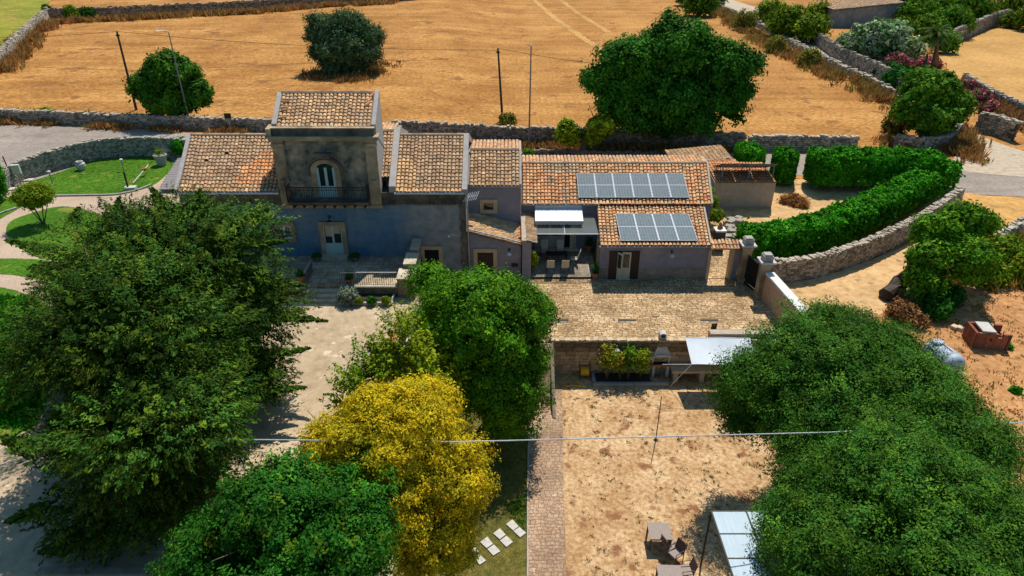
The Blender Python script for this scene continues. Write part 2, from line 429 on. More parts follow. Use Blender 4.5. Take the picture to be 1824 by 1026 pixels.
MT['alu'] = M('aluminium frame', [(.66, .66, .70), (.76, .76, .80)], 3.0, .8, spec=.1)
MT['wood_grey'] = M('silvered boards', [(.16, .14, .14), (.30, .27, .26)], 2.0, .9, .3, 10, stretch=(1, 9, 1))
MT['wicker'] = M('grey brown wicker', [(.27, .215, .185), (.40, .33, .29)], 18, .9, .6, 40)
MT['wicker_dark'] = M('dark wicker', [(.09, .055, .045), (.16, .10, .08)], 18, .9, .6, 40)
MT['bark'] = M('bark', [(.06, .05, .038), (.17, .14, .105)], 4.0, .95, .7, 9, stretch=(2, 2, .5))
MT['pole_wood'] = M('tarred timber pole', [(.035, .03, .026), (.09, .075, .06)], 6.0, .95, .3, stretch=(3, 3, .4))
MT['pole_steel'] = M('galvanised steel', [(.16, .165, .17), (.26, .26, .26)], 4.0, .5, metallic=.4)
MT['cable'] = M('pale cable', [(.5, .52, .52), (.66, .68, .68)], 6.0, .6)
MT['wire'] = M('thin black wire', [(.02, .02, .02), (.05, .045, .04)], 6.0, .7)
MT['plastic_yellow'] = M('yellow hose', [(.75, .42, .02), (.85, .52, .03)], 6.0, .5)
MT['plastic_red'] = M('red plastic', [(.55, .06, .03), (.65, .09, .04)], 6.0, .5)
MT['plastic_grey'] = M('grey plastic', [(.5, .5, .47), (.62, .62, .58)], 6.0, .5)
MT['tank'] = M('blue grey plastic', [(.30, .37, .45), (.40, .47, .55)], 2.0, .5)
MT['soil'] = M('dark soil', [(.035, .025, .018), (.09, .065, .045)], 8, 1.0, .5)
MT['slat_cream'] = M('slatted railing wood', [(.42, .31, .2), (.52, .4, .28)], 5, .9)

def fadeplaster():
    """two coats of limewash: blue in the middle of the facade, worn grey towards its ends"""
    m = M('patched limewash', [(.08, .175, .26), (.19, .285, .365)], 1.4, .95, .4, 14, mottle=(.4, (.62, .82, .95), (1.3, 1.1, 1.0)))
    nt = m.node_tree; N = nt.nodes; L = nt.links; p = N['Principled BSDF']
    old = p.inputs['Base Color'].links[0].from_socket
    tc = N.new('ShaderNodeTexCoord'); sx = N.new('ShaderNodeSeparateXYZ'); L.new(tc.outputs['Object'], sx.inputs[0])
    nz = N.new('ShaderNodeTexNoise'); nz.inputs['Scale'].default_value = .7; nz.inputs['Detail'].default_value = 6; L.new(tc.outputs['Object'], nz.inputs['Vector'])
    a = N.new('ShaderNodeMath'); a.operation = 'MULTIPLY_ADD'; a.inputs[1].default_value = 4.5; L.new(nz.outputs['Fac'], a.inputs[0]); L.new(sx.outputs['X'], a.inputs[2])
    r = N.new('ShaderNodeMapRange'); r.inputs[1].default_value = 5.6; r.inputs[2].default_value = 8.2; L.new(a.outputs[0], r.inputs[0])
    n2 = N.new('ShaderNodeTexNoise'); n2.inputs['Scale'].default_value = 1.8; n2.inputs['Detail'].default_value = 8; L.new(tc.outputs['Object'], n2.inputs['Vector'])
    r2 = _ramp(nt, [(.18, .205, .21), (.33, .34, .335)]); L.new(n2.outputs['Fac'], r2.inputs[0])
    mx = N.new('ShaderNodeMix'); mx.data_type = 'RGBA'; L.new(r.outputs[0], mx.inputs[0]); L.new(old, mx.inputs[6]); L.new(r2.outputs[0], mx.inputs[7])
    L.new(mx.outputs[2], p.inputs['Base Color']); return m
MT['fade'] = fadeplaster()

def solarglass():
    m = bpy.data.materials.new('solar cells'); m.use_nodes = True
    nt = m.node_tree; N = nt.nodes; L = nt.links
    p = N['Principled BSDF']; p.inputs['Roughness'].default_value = .55; p.inputs['Specular IOR Level'].default_value = .09
    tc = N.new('ShaderNodeTexCoord'); br = N.new('ShaderNodeTexBrick'); br.offset = 0
    br.inputs['Scale'].default_value = 1; br.inputs['Brick Width'].default_value = .205; br.inputs['Row Height'].default_value = .16
    br.inputs['Mortar Size'].default_value = .006
    br.inputs['Color1'].default_value = (.075, .115, .145, 1); br.inputs['Color2'].default_value = (.11, .15, .175, 1)
    br.inputs['Mortar'].default_value = (.34, .38, .38, 1)
    L.new(tc.outputs['Object'], br.inputs['Vector'])
    L.new(br.outputs['Color'], p.inputs['Base Color'])
    return m
MT['solar'] = solarglass()

# ---------------------------------------------------------------- ground
def grid_ground():
    fx = np.concatenate([np.array([-900, -500, -320, -220]), np.arange(-160, -44, 4.0), np.arange(-44, 40, .5), [2.28, 2.36], np.arange(40, 164, 4.0), np.array([220, 320, 500, 900])])
    fy = np.concatenate([np.array([-200, -60, -20]), np.arange(0, 70, .5), [33.56, 33.68], np.arange(70, 240, 4.0), np.array([260, 320, 420, 600, 900, 1500])])
    fx = np.unique(np.round(fx, 3)); fy = np.unique(np.round(fy, 3))
    X, Y = np.meshgrid(fx, fy); Z = ht(X, Y)
    rng = np.random.RandomState(3)
    far = ss(80, 110, Y); Z = Z + 0 * far
    ny, nx = X.shape
    V = np.stack([X.ravel(), Y.ravel(), Z.ravel()], 1)
    F = []
    for j in range(ny - 1):
        b = j * nx
        for i in range(nx - 1):
            F.append((b + i, b + i + 1, b + nx + i + 1, b + nx + i))
    me = bpy.data.meshes.new('ground'); me.from_pydata(V.tolist(), [], F)
    me.materials.append(MT['field']); me.update()
    me.polygons.foreach_set('use_smooth', [True] * len(F))
    o = bpy.data.objects.new('ground', me); COL.objects.link(o)
    tag(o, kind='structure')
grid_ground()

def sheet(name, pts, off, mat, z=None, step=1.0):
    """a draped sheet: polygon in plan (x, y), clipped from a fine grid so it follows the ground"""
    import bmesh
    pts = [Vector((p[0], p[1], 0)) for p in pts]
    bm = bmesh.new()
    for tri in geometry.tessellate_polygon([pts]):
        bm.faces.new([bm.verts.new(pts[i]) for i in tri])
    bmesh.ops.remove_doubles(bm, verts=bm.verts, dist=1e-4)
    xs = [p.x for p in pts]; ys = [p.y for p in pts]
    if z is None:
        for ax, lo, hi in ((0, min(xs), max(xs)), (1, min(ys), max(ys))):
            k = math.ceil(lo / step) * step
            while k < hi:
                co = Vector((0, 0, 0)); co[ax] = k; no = Vector((0, 0, 0)); no[ax] = 1
                bmesh.ops.bisect_plane(bm, geom=bm.verts[:] + bm.edges[:] + bm.faces[:], plane_co=co, plane_no=no)
                k += step
    for v in bm.verts:
        v.co.z = (float(ht(v.co.x, v.co.y)) if z is None else z) + off
    for f in bm.faces:
        if f.normal.z < 0: f.normal_flip()
    me = bpy.data.meshes.new(name); bm.to_mesh(me); bm.free(); me.materials.append(mat)
    o = bpy.data.objects.new(name, me); COL.objects.link(o)
    tag(o, kind='structure'); WL[o.name] = Vector((0, 0, 0))
    return o
def smooth_loop(pts, n=5, closed=True):
    P = [Vector((p[0], p[1], 0)) for p in pts]; out = []; N_ = len(P)
    rg = range(N_) if closed else range(N_ - 1)
    for i in rg:
        g = lambda k: P[k % N_] if closed else P[min(max(k, 0), N_ - 1)]
        p0, p1, p2, p3 = g(i - 1), g(i), g(i + 1), g(i + 2)
        for k in range(n):
            t = k / n
            out.append(0.5 * ((2 * p1) + (-p0 + p2) * t + (2 * p0 - 5 * p1 + 4 * p2 - p3) * t * t + (-p0 + 3 * p1 - 3 * p2 + p3) * t ** 3))
    if not closed: out.append(P[-1])
    return out
def px_poly(pts): return [G(*p) for p in pts]
def wobble(pts, amp, seed, seglen=1.0):
    """ragged edge"""
    rng = random.Random(seed); out = []
    for i, p in enumerate(pts):
        q = pts[(i + 1) % len(pts)]; n = max(1, int((Vector(q[:2]) - Vector(p[:2])).length / seglen))
        for k in range(n):
            t = k / n
            out.append(Vector((p[0] + (q[0] - p[0]) * t + rng.uniform(-amp, amp), p[1] + (q[1] - p[1]) * t + rng.uniform(-amp, amp), 0)))
    return out

sheet('road', px_poly([(-120, 219), (0, 222), (230, 229), (350, 238), (560, 252), (760, 262), (950, 265), (1130, 270), (1350, 272), (1560, 274), (1700, 300), (1830, 306), (1990, 314),
                       (1990, 366), (1824, 351), (1700, 344), (1620, 340), (1480, 318), (1300, 300), (1000, 292), (700, 300), (480, 300), (330, 290), (180, 293), (100, 310), (0, 345), (-120, 390)]), .02, MT['asphalt'])
sheet('side_track', smooth_loop(px_poly([(1700, 228), (1722, 228), (1760, 248), (1830, 272), (1990, 318), (1990, 330), (1850, 318), (1700, 302), (1706, 272), (1708, 250)]), 4), .035, MT['palepath'])
sheet('verge', wobble(px_poly([(1640, 348), (1720, 345), (1830, 353), (1960, 362), (1960, 420), (1830, 400), (1780, 420), (1640, 410)]), .4, 5), .03, MT['gold'])
sheet('dry_ground', wobble([(20, 12), (19.5, 22), (19.5, 30), (20.5, 36.5)] + [tuple(p)[:2] for p in px_poly([(1620, 500), (1760, 440), (1990, 380), (1990, 1000)])] + [(30, 12)], .4, 7), .03, MT['scrub'])
sheet('dirt_track', smooth_loop(px_poly([(1372, 500), (1440, 498), (1520, 475), (1610, 440), (1660, 415), (1700, 440), (1640, 500), (1570, 560), (1480, 600), (1400, 600), (1380, 570)]), 3), .05, MT['track'])
sheet('shed_yard', px_poly([(1262, 405), (1255, 330), (1380, 320), (1560, 320), (1660, 330), (1560, 385), (1420, 440), (1300, 455)]), .03, MT['track'])
sheet('verge_field', wobble(px_poly([(-150, 120), (-10, 108), (40, 62), (66, 34), (95, -6), (60, -30), (-150, -10)]), .8, 9, 4), .05, MT['verge_green'])
sheet('far_field', wobble(px_poly([(1670, 100), (1740, 62), (1830, 40), (1960, 20), (1990, 200), (1830, 215), (1770, 180), (1690, 130)]), .6, 11, 3), .06, MT['gold'])

# left garden
sheet('garden_ground', px_poly([(-80, 340), (20, 325), (110, 305), (200, 282), (322, 276), (330, 330), (480, 400), (520, 470), (400, 560), (200, 700), (-80, 700)]), .015, MT['gravel'])
lawn_up = [(18, 352), (40, 330), (110, 306), (185, 281), (285, 279), (310, 292), (290, 318), (262, 335), (215, 345), (150, 347), (98, 348), (60, 358), (10, 385), (-60, 420), (-60, 350)]
sheet('lawn', smooth_loop(px_poly(lawn_up), 4), .03, MT['lawn'])
sheet('round_lawn', smooth_loop(px_poly([(14, 400), (50, 382), (110, 368), (160, 378), (200, 400), (215, 430), (170, 460), (80, 462), (20, 430)]), 4), .035, MT['lawn'])
sheet('side_lawn', smooth_loop(px_poly([(-60, 465), (60, 462), (150, 480), (100, 500), (20, 490), (-60, 485)]), 4), .035, MT['lawn'])
sheet('left_lawn', smooth_loop(px_poly([(-90, 520), (60, 530), (90, 640), (60, 760), (-90, 760)]), 4), .03, MT['lawn'])
# yards
sheet('yard', [(-30, 10), (-6.35, 10), (-6.35, 36.6), (-16, 36.6), (-16, 37.5), (-30, 37)], .025, MT['yard'])
sheet('stone_court', [(-4.6, 34.2), (2.3, 33.85), (16.6, 33.85), (16.4, 41.2), (-5.9, 41.2), (-5.9, 34.4)], .02, MT['court'], z=0)
sheet('patio', [(1.35, 41.25), (5.85, 41.25), (5.85, 45.9), (1.35, 45.9)], 0, MT['patio'], z=.15)
# lower garden
zlow = -2.4
pa = [PZ(x, y, zlow) for x, y in ((941, 1060), (941, 900), (942, 800), (944, 760), (946, 700), (948, 684), (1000, 688), (1003, 760), (1003, 850), (1006, 930), (1010, 1060))]
sheet('lower_garden', [(-1.6, 5), (26, 5), (24, 33.6), (2.3, 33.6), (-1.6, 33.4)], .02, MT['dirt'], step=.5)
sheet('garden_path', [(p.x, p.y) for p in pa], .045, MT['path'], step=.5)
sheet('yard_edge', [(-6.5, 10), (-4.4, 10), (-4.4, 41.1), (-6.5, 41.1)], .03, MT['yard'], step=.5)
sheet('ramp', [(-1.2, 28.8), (2.28, 28.8), (2.28, 34.1), (-1.2, 34.1)], .035, MT['path'], step=.5)
sheet('lower_lawn', [(-5.5, 5), (pa[0].x, 5), (pa[0].x, pa[0].y), (pa[2].x, pa[2].y), (pa[4].x, pa[4].y), (-5.0, 30)], .035, MT['grass_dry'], step=.5)
mb = MB(); pp = [(p.x - .03, p.y) for p in pa[:6]]
for a, b in zip(pp[:-1], pp[1:]): mb.bar((a[0], a[1], zlow + .05), (b[0], b[1], zlow + .05), .06, .1)
tag(mb.build('path_kerb', MT['concrete']), kind='structure')

# ---------------------------------------------------------------- stone walls
def stone_wall(name, pts, h, thick, size, seed, label, group=None, tone=(1, 1, 1), sides=(1, 1), rag=.75, dz=0.0):
    """pts: plan points along the wall; courses of loose stones over a dark core"""
    rng = random.Random(seed); mb = MB()
    P = [Vector((p[0], p[1], 0)) for p in pts]
    hs = h if hasattr(h, '__len__') else [h] * len(P)
    L = 0
    for i in range(len(P) - 1):
        a, b = P[i], P[i + 1]; ln = (b - a).length
        d = (b - a) / ln; nrm = Vector((-d.y, d.x, 0)); rz = math.atan2(d.y, d.x)
        if ln > 3:
            k = int(ln / 2); segs = [(a + (b - a) * j / k, a + (b - a) * (j + 1) / k, hs[i] + (hs[i + 1] - hs[i]) * j / k, hs[i] + (hs[i + 1] - hs[i]) * (j + 1) / k) for j in range(k)]
        else: segs = [(a, b, hs[i], hs[i + 1])]
        for (s, e, h0, h1) in segs:
            zb0 = float(ht(s.x, s.y)) + dz; zb1 = float(ht(e.x, e.y)) + dz; w = thick / 2 - size * .22
            mb.hexa([s - nrm * w + Vector((0, 0, zb0 - .4)), e - nrm * w + Vector((0, 0, zb1 - .4)), e + nrm * w + Vector((0, 0, zb1 - .4)), s + nrm * w + Vector((0, 0, zb0 - .4)),
                     s - nrm * w + Vector((0, 0, zb0 + h0 - size * .3)), e - nrm * w + Vector((0, 0, zb1 + h1 - size * .3)), e + nrm * w + Vector((0, 0, zb1 + h1 - size * .3)), s + nrm * w + Vector((0, 0, zb0 + h0 - size * .3))], 1)
            sl = (e - s).length
            hm = (h0 + h1) / 2; nc = max(1, int(round(hm / (size * .62)))); ch = hm / nc
            for c in range(nc):
                for sd in (0, 1):
                    if not sides[sd]: continue
                    sg = -1 if sd == 0 else 1
                    t = rng.uniform(-.5, 0) * size
                    while t < sl:
                        l = size * rng.uniform(.6, 1.5); m_ = t + l / 2
                        if m_ < sl + .1:
                            q = s + d * m_ + nrm * sg * (thick / 2 - size * .28); f = max(0, min(1, m_ / sl))
                            zz = zb0 + (zb1 - zb0) * f + (c + .5) * ch
                            g = rng.uniform(.45, 1.45); wm = rng.uniform(-.07, .09)
                            mb.stone((q.x, q.y, zz), l * .90, size * .6, ch * rng.uniform(.72, .98), rng, rz, .18, 0, (tone[0] * g * (1 + wm), tone[1] * g, tone[2] * g * (1 - wm)))
                        t += l
            t = 0
            while t < sl:      # coping stones, loose
                l = size * rng.uniform(.5, 1.3); f = min(1, t / sl)
                nacr = max(1, int(thick / (size * .9)))
                for k in range(nacr):
                    off = ((k + .5) / nacr - .5) * thick * .92 + rng.uniform(-.1, .1) * size
                    q = s + d * (t + l / 2) + nrm * off
                    g = rng.uniform(.8, 1.5)
                    mb.stone((q.x, q.y, zb0 + (zb1 - zb0) * f + h0 + (h1 - h0) * f + rng.uniform(-.3, .6) * size * rag), l, thick / nacr * .95, size * rng.uniform(.35, .8), rng, rz, .28, 0,
                             (tone[0] * g * 1.02, tone[1] * g, tone[2] * g * .98))
                t += l
    mid = P[len(P) // 2]
    o = mb.build(name, [MT['drystone'], MT['drystone_core']], None, (mid.x, mid.y, float(ht(mid.x, mid.y))))
    return tag(o, label, 'stone wall', group)

def plan(pts): return [G(*p) for p in pts]
gw = smooth_loop(plan([(-14, 372), (22, 330), (100, 303), (180, 283), (250, 277), (335, 280)]), 4, False)
stone_wall('dry_stone_wall', gw, [1.6] * (len(gw) // 3) + [1.75] * (len(gw) - len(gw) // 3), .55, .24, 21, 'curved dry stone wall sheltering the green lawn from the road on the left', tone=(1.0, 1.0, 1.0))
rw = plan([(-130, 215), (0, 216), (150, 222), (300, 229), (430, 233), (600, 240), (760, 246)])
stone_wall('dry_stone_wall', rw, 1.25, .6, .34, 22, 'long low dry stone wall between golden field and grey road at left', tone=(1.0, .95, .88), sides=(1, 0))
rw2 = plan([(700, 246), (850, 252), (1000, 257), (1150, 262), (1320, 268)])
stone_wall('dry_stone_wall', rw2, 1.75, .6, .34, 23, 'dry stone wall behind the tiled roofs, below the big field tree', tone=(.85, .8, .75), sides=(1, 0))
rw3 = plan([(1330, 268), (1420, 268), (1520, 270)])
stone_wall('dry_stone_wall', rw3, 1.5, .6, .34, 24, 'dry stone wall seen above the long clipped hedge', tone=(1, .97, .92), sides=(1, 0))
rw4 = plan([(1592, 262), (1640, 268), (1680, 262), (1704, 240)])
stone_wall('dry_stone_wall', rw4, 1.2, .7, .36, 25, 'short curved wall end at the mouth of the side track', tone=(.95, .95, .95))
rs = plan([(950, 276), (1080, 281), (1240, 283)])
stone_wall('dry_stone_wall', rs, .55, .4, .26, 26, 'dark low kerb wall right behind the long roof with solar panels', tone=(.45, .45, .45), sides=(1, 0))
hw = smooth_loop(plan([(1368, 503), (1440, 495), (1520, 470), (1590, 438), (1650, 405), (1702, 366)]), 3, False)
stone_wall('dry_stone_wall', hw, 1.55, .6, .27, 27, 'tall dry stone wall running below the clipped hedge beside the dirt track', tone=(1.0, .95, .88), sides=(1, 0))
stone_wall('dry_stone_wall', plan([(-60, 180), (0, 118), (38, 78), (66, 50), (84, 34)]), 1.6, 1.0, .5, 28, 'pale thick stone wall climbing at the far left edge of the field', tone=(1.1, 1.05, 1.0))
stone_wall('dry_stone_wall', plan([(84, 32), (180, 30), (300, 24), (430, 18), (560, 10), (700, 3), (860, -6)]), 1.8, .8, .55, 29, 'far field wall along the very top of the picture', tone=(.8, .75, .68), sides=(1, 0))
stone_wall('dry_stone_wall', plan([(1262, 6), (1340, 42), (1400, 76), (1480, 118), (1540, 146), (1586, 170)]), .8, 1.0, .5, 30, 'low rubble wall beside the sunken lane on the upper right', tone=(1.0, .95, .88))
stone_wall('dry_stone_wall', plan([(1440, 70), (1492, 108), (1560, 140), (1600, 165)]), 2.0, .6, .5, 31, 'grey wall under the white oleander by the sunken lane', tone=(.85, .8, .78), sides=(1, 1))
stone_wall('dry_stone_wall', plan([(1690, 82), (1760, 50), (1800, 38)]), 2.6, .6, .55, 32, 'grey wall at the upper edge of the right hand field', tone=(.9, .88, .88), sides=(1, 1))
stone_wall('dry_stone_wall', plan([(1716, 145), (1770, 178), (1830, 208), (1900, 240)]), 1.0, .7, .42, 33, 'ragged wall under the pink oleanders on the right', tone=(.95, .9, .85))
stone_wall('dry_stone_wall', plan([(1738, 232), (1768, 238), (1800, 250)]), 1.9, 1.0, .45, 34, 'broken stub of wall beside the side track mouth', tone=(1.0, .95, .88))
stone_wall('dry_stone_wall', plan([(1772, 440), (1824, 408), (1880, 372)]), 1.0, .6, .3, 35, 'pale wall leaving the picture at the right edge below the road', tone=(1.1, 1.08, 1.05))

wt1 = [(940, -10), (985, 30), (1030, 62), (1075, 92)]; wt2 = [(985, -10), (1030, 24), (1085, 58)]
for w_ in (wt1, wt2):
    P_ = px_poly(w_)
    sheet('wheel_track', wobble([(p.x - .7, p.y) for p in P_] + [(p.x + .7, p.y) for p in reversed(P_)], .3, 3, 1.2), .03, MT['gold'], step=4)
sheet('lane', px_poly([(1290, -4), (1350, 14), (1420, 62), (1500, 108), (1560, 140), (1610, 172), (1700, 226), (1690, 232), (1590, 180), (1500, 135), (1400, 85), (1300, 28), (1240, 0)]), .03, MT['palepath'])

# retaining wall of the stone court
mb = MB(); mb.hexa([(2.24, 29.4, -2.6), (2.42, 29.4, -2.6), (2.42, 33.5, -2.6), (2.24, 33.5, -2.6), (2.24, 29.4, -2.3), (2.42, 29.4, -2.3), (2.42, 33.5, .05), (2.24, 33.5, .05)])
tag(mb.build('ramp_wall', MT['plaster_base']), 'low sloping wall edge where the path climbs to the court left of the retaining wall', 'wall')
mb = MB(); rng = random.Random(77)
x0, x1 = 2.32, 16.6
mb.box(x0 + .05, x1, 33.62, 33.95, -2.6, -.04, 1)
c = 0; z = -2.4
while z < -.05:
    hh = rng.uniform(.17, .30)
    if z + hh > -.08: hh = -z - .01
    t = x0
    while t < x1:
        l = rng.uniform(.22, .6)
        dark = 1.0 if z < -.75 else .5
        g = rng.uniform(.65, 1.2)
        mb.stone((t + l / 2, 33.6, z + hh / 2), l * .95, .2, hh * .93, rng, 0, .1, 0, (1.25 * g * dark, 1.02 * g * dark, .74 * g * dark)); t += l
    z += hh
t = x0
while t < x1:
    l = rng.uniform(.15, .35); g = rng.uniform(.9, 1.5)
    mb.stone((t + l / 2, 33.62, .03), l, .3, .12, rng, 0, .3, 0, (1.25 * g, 1.05 * g, .8 * g)); t += l
z = -2.4
while z < -.1:     # return at the left end
    t = 33.7
    while t < 34.6:
        l = rng.uniform(.3, .5); g = rng.uniform(.7, 1.1); mb.stone((x0, t + l / 2, z + .13), .15, l * .95, .24, rng, 0, .1, 0, (1.25 * g, 1.02 * g, .74 * g)); t += l
    z += .26
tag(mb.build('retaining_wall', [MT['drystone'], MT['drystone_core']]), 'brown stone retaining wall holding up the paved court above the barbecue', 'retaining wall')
# ---------------------------------------------------------------- tile roofs
BROWN = [(.50, .315, .18), (.46, .28, .155), (.53, .34, .195), (.42, .26, .15), (.55, .375, .22), (.50, .32, .185), (.57, .41, .26), (.46, .29, .17)]
ORANGE = [(.78, .35, .14), (.74, .31, .12), (.80, .40, .18), (.66, .28, .12), (.74, .38, .19), (.64, .33, .17)]
YEL = [(.70, .42, .205), (.64, .38, .19), (.72, .47, .25), (.60, .35, .17)]
def tiles(mb, O, U, Vv, W_, L_, rng, colfn, sp=.25, ex=.37, edge=True):
    """O eave corner, U along the eave, Vv up the slope; barrel cover tiles laid in courses"""
    U = U.normalized(); Vv = Vv.normalized(); Nn = U.cross(Vv).normalized()
    if Nn.z < 0: Nn = -Nn
    nu = max(1, int(round(W_ / sp))); sp = W_ / nu; nv = max(1, int(round(L_ / ex))); ex = L_ / nv
    a, b = O, O + U * W_
    mb.quad(a, b, b + Vv * L_, a + Vv * L_, 1)
    for i in range(nu):
        colj = rng.uniform(-.012, .012); rowj = rng.uniform(-.07, .07)
        for j in range(nv):
            if rng.random() < .003: continue
            c = colfn((i + .5) / nu, (j + .5) / nv, rng); g = rng.uniform(.88, 1.12); c = (c[0] * g, c[1] * g, c[2] * g)
            uc = (i + .5) * sp + colj + rng.uniform(-.01, .01); v0 = j * ex - (.10 if j == 0 else .05) + rng.uniform(-.02, .02) + (rowj if j else 0); v1 = (j + 1) * ex + .03 + max(0, rowj)
            sk = rng.uniform(-.012, .012); r0 = sp * .47; r1 = sp * .40; l0 = .065 + rng.uniform(-.006, .01); l1 = .012
            n = len(mb.v)
            for (vv, r, l, s_) in ((v0, r0, l0, -sk), (v1, r1, l1, sk)):
                for k in range(5):
                    an = math.pi * k / 4
                    p = O + U * (uc + s_ - math.cos(an) * r) + Vv * vv + Nn * (l + math.sin(an) * r * .85)
                    mb.v.append(tuple(p))
            for k in range(4):
                mb.f.append((n + k, n + k + 1, n + 5 + k + 1, n + 5 + k)); mb.m.append(0); mb.c.append(c)
            mb.f.append((n, n + 1, n + 2, n + 3, n + 4)); mb.m.append(1); mb.c.append((.5, .5, .5))  # open tile mouth closed by a dark face, shade put into its colour
def ridge_tiles(mb, A, B, rng, pal=YEL, r=.12):
    A = Vector(A); B = Vector(B); L_ = (B - A).length; n = max(1, int(L_ / .4)); d = (B - A) / L_
    s = d.cross(Vector((0, 0, 1))).normalized()
    mb.bar(A + Vector((0, 0, .02)), B + Vector((0, 0, .02)), .3, .1, 2)
    for i in range(n):
        c = rng.choice(pal); g = rng.uniform(.8, 1.1); a = A + d * (L_ * i / n - .03); b = A + d * (L_ * (i + 1) / n)
        k0 = len(mb.v)
        for p, rr in ((a, r), (b, r * .85)):
            for k in range(5):
                an = math.pi * k / 4; mb.v.append(tuple(p + s * math.cos(an) * rr + Vector((0, 0, .05 + math.sin(an) * rr * .8))))
        for k in range(4):
            mb.f.append((k0 + k + 1, k0 + k, k0 + 5 + k, k0 + 5 + k + 1)); mb.m.append(0); mb.c.append((c[0] * g, c[1] * g, c[2] * g))
def pal(p): return lambda u, v, r: r.choice(p)
RM = lambda: [MT['tile'], MT['tile_gap'], MT['mortar']]
def body(mb, x0, x1, yf, yb, z0, ef, ridge=None, eb=None, m=0):
    """solid house body: front eave height ef, optional ridge (y, z), back eave eb"""
    if ridge is None:
        eb = ef if eb is None else eb
        mb.hexa([(x0, yf, z0), (x1, yf, z0), (x1, yb, z0), (x0, yb, z0), (x0, yf, ef), (x1, yf, ef), (x1, yb, eb), (x0, yb, eb)], m); return
    ry, rz = ridge; eb = ef if eb is None else eb
    A = [(x0, yf, z0), (x0, yf, ef), (x0, ry, rz), (x0, yb, eb), (x0, yb, z0)]; B = [(x1,) + p[1:] for p in A]
    mb.poly(A, m); mb.poly(list(reversed(B)), m)
    for i in range(5):
        j = (i + 1) % 5; mb.quad(A[i], A[j], B[j], B[i], m)
def opening(par, name, x0, x1, z0, z1, Y, fw=.22, panes=2, frame='stone_trim', leaf='cream_paint', glass='glass_dark', sill=True, solid=0.0, label=None, arch=False):
    """a stone surround with recessed joinery and panes, set into the facade at depth Y"""
    mb = MB(); t = .09
    mb.box(x0 - fw, x0, Y - t, Y + .05, z0 - (fw if sill else 0), z1 + fw); mb.box(x1, x1 + fw, Y - t, Y + .05, z0 - (fw if sill else 0), z1 + fw)
    mb.box(x0, x1, Y - t, Y + .05, z1, z1 + fw)
    if sill: mb.box(x0, x1, Y - t - .02, Y + .05, z0 - fw, z0)
    o = mb.build(name, MT[frame], par)
    if label: o['label'] = label
    if leaf:
        mj = MB(); w = (x1 - x0) / panes; b = .07
        mg = MB()
        for k in range(panes):
            if k: mg.cut()
            a = x0 + k * w; c = a + w
            mj.box(a, a + b, Y - .05, Y - .005, z0, z1); mj.box(c - b, c, Y - .05, Y - .005, z0, z1)
            mj.box(a + b, c - b, Y - .05, Y - .005, z1 - b, z1)
            zl = z0 + (z1 - z0) * solid
            mj.box(a + b, c - b, Y - .05, Y - .005, z0, max(zl, z0 + b))
            mg.box(a + b, c - b, Y - .025, Y - .004, max(zl, z0 + b), z1 - b)
        mj.build('frame' if sill else 'door_leaf', MT[leaf], o); mg.build_each('pane', MT[glass], o)
    else:
        mg = MB(); mg.box(x0, x1, Y - .02, Y - .004, z0, z1); mg.build('pane', MT[glass], o)
    return o
def wall_lamp(x, Y, z, label, lit=False, shade='stone_white'):
    t = thing('wall_lamp', (x, Y, z), label, 'wall lamp')
    mb = MB(); mb.tube([(x, Y, z + .12), (x, Y - .12, z + .2), (x, Y - .28, z + .16), (x, Y - .3, z + .02)], .018, 6)
    mb.cbox((x, Y - .02, z + .1), .09, .04, .2); mb.build('arm', MT['iron'], t)
    mb = MB(); mb.lathe((x, Y - .3, z - .12), [(.17, 0), (.15, .03), (.05, .10), (.03, .15)], 14); mb.build('lamp_shade', MT[shade], t)
    if lit:
        m = bpy.data.materials.new('lit bulb'); m.use_nodes = True; p = m.node_tree.nodes['Principled BSDF']
        p.inputs['Emission Color'].default_value = (1, .55, .12, 1); p.inputs['Emission Strength'].default_value = 1.2
        mb = MB(); mb.lathe((x, Y - .3, z - .19), [(.02, 0), (.05, .03), (.05, .07), (.02, .1)], 8); mb.build('bulb', m, t)
    return t

rng = random.Random(5)
FY = 41.2
# ================= main farmhouse
main = thing('farmhouse', (-11.5, FY, 1.2), 'grey blue farmhouse with a square stone tower and balcony, tiled wings on both sides', 'farmhouse')
mb = MB()
LX0 = -21.35
body(mb, LX0, -14.8, FY, 51.9, 0.6, 6.42, (46.5, 8.35), 6.4)              # left wing
body(mb, -14.8, -8.4, FY + .012, 45.2, 0, 9.95)                            # tower
body(mb, -9.7, -7.62, FY + 1.5, 50.7, 0, 6.8, (47.2, 8.45), 8.0)
body(mb, -8.402, -7.618, FY, FY + 1.52, 0, 6.0)
body(mb, -7.62, -3.0, FY, 51.9, 0, 6.42, (46.5, 8.35), 6.4)
wallm = mb.build('wall', MT['plaster'], main)
# painted centre panel of the facade, a skin of render
mb = MB()
p0, p1, p2, p3 = RZ(496, 690, 372, 470, FY)
mb.box(LX0 + .3, -3.45, FY - .012, FY + .01, 0, 5.42); o = mb.build('limewash', MT['fade'], main)
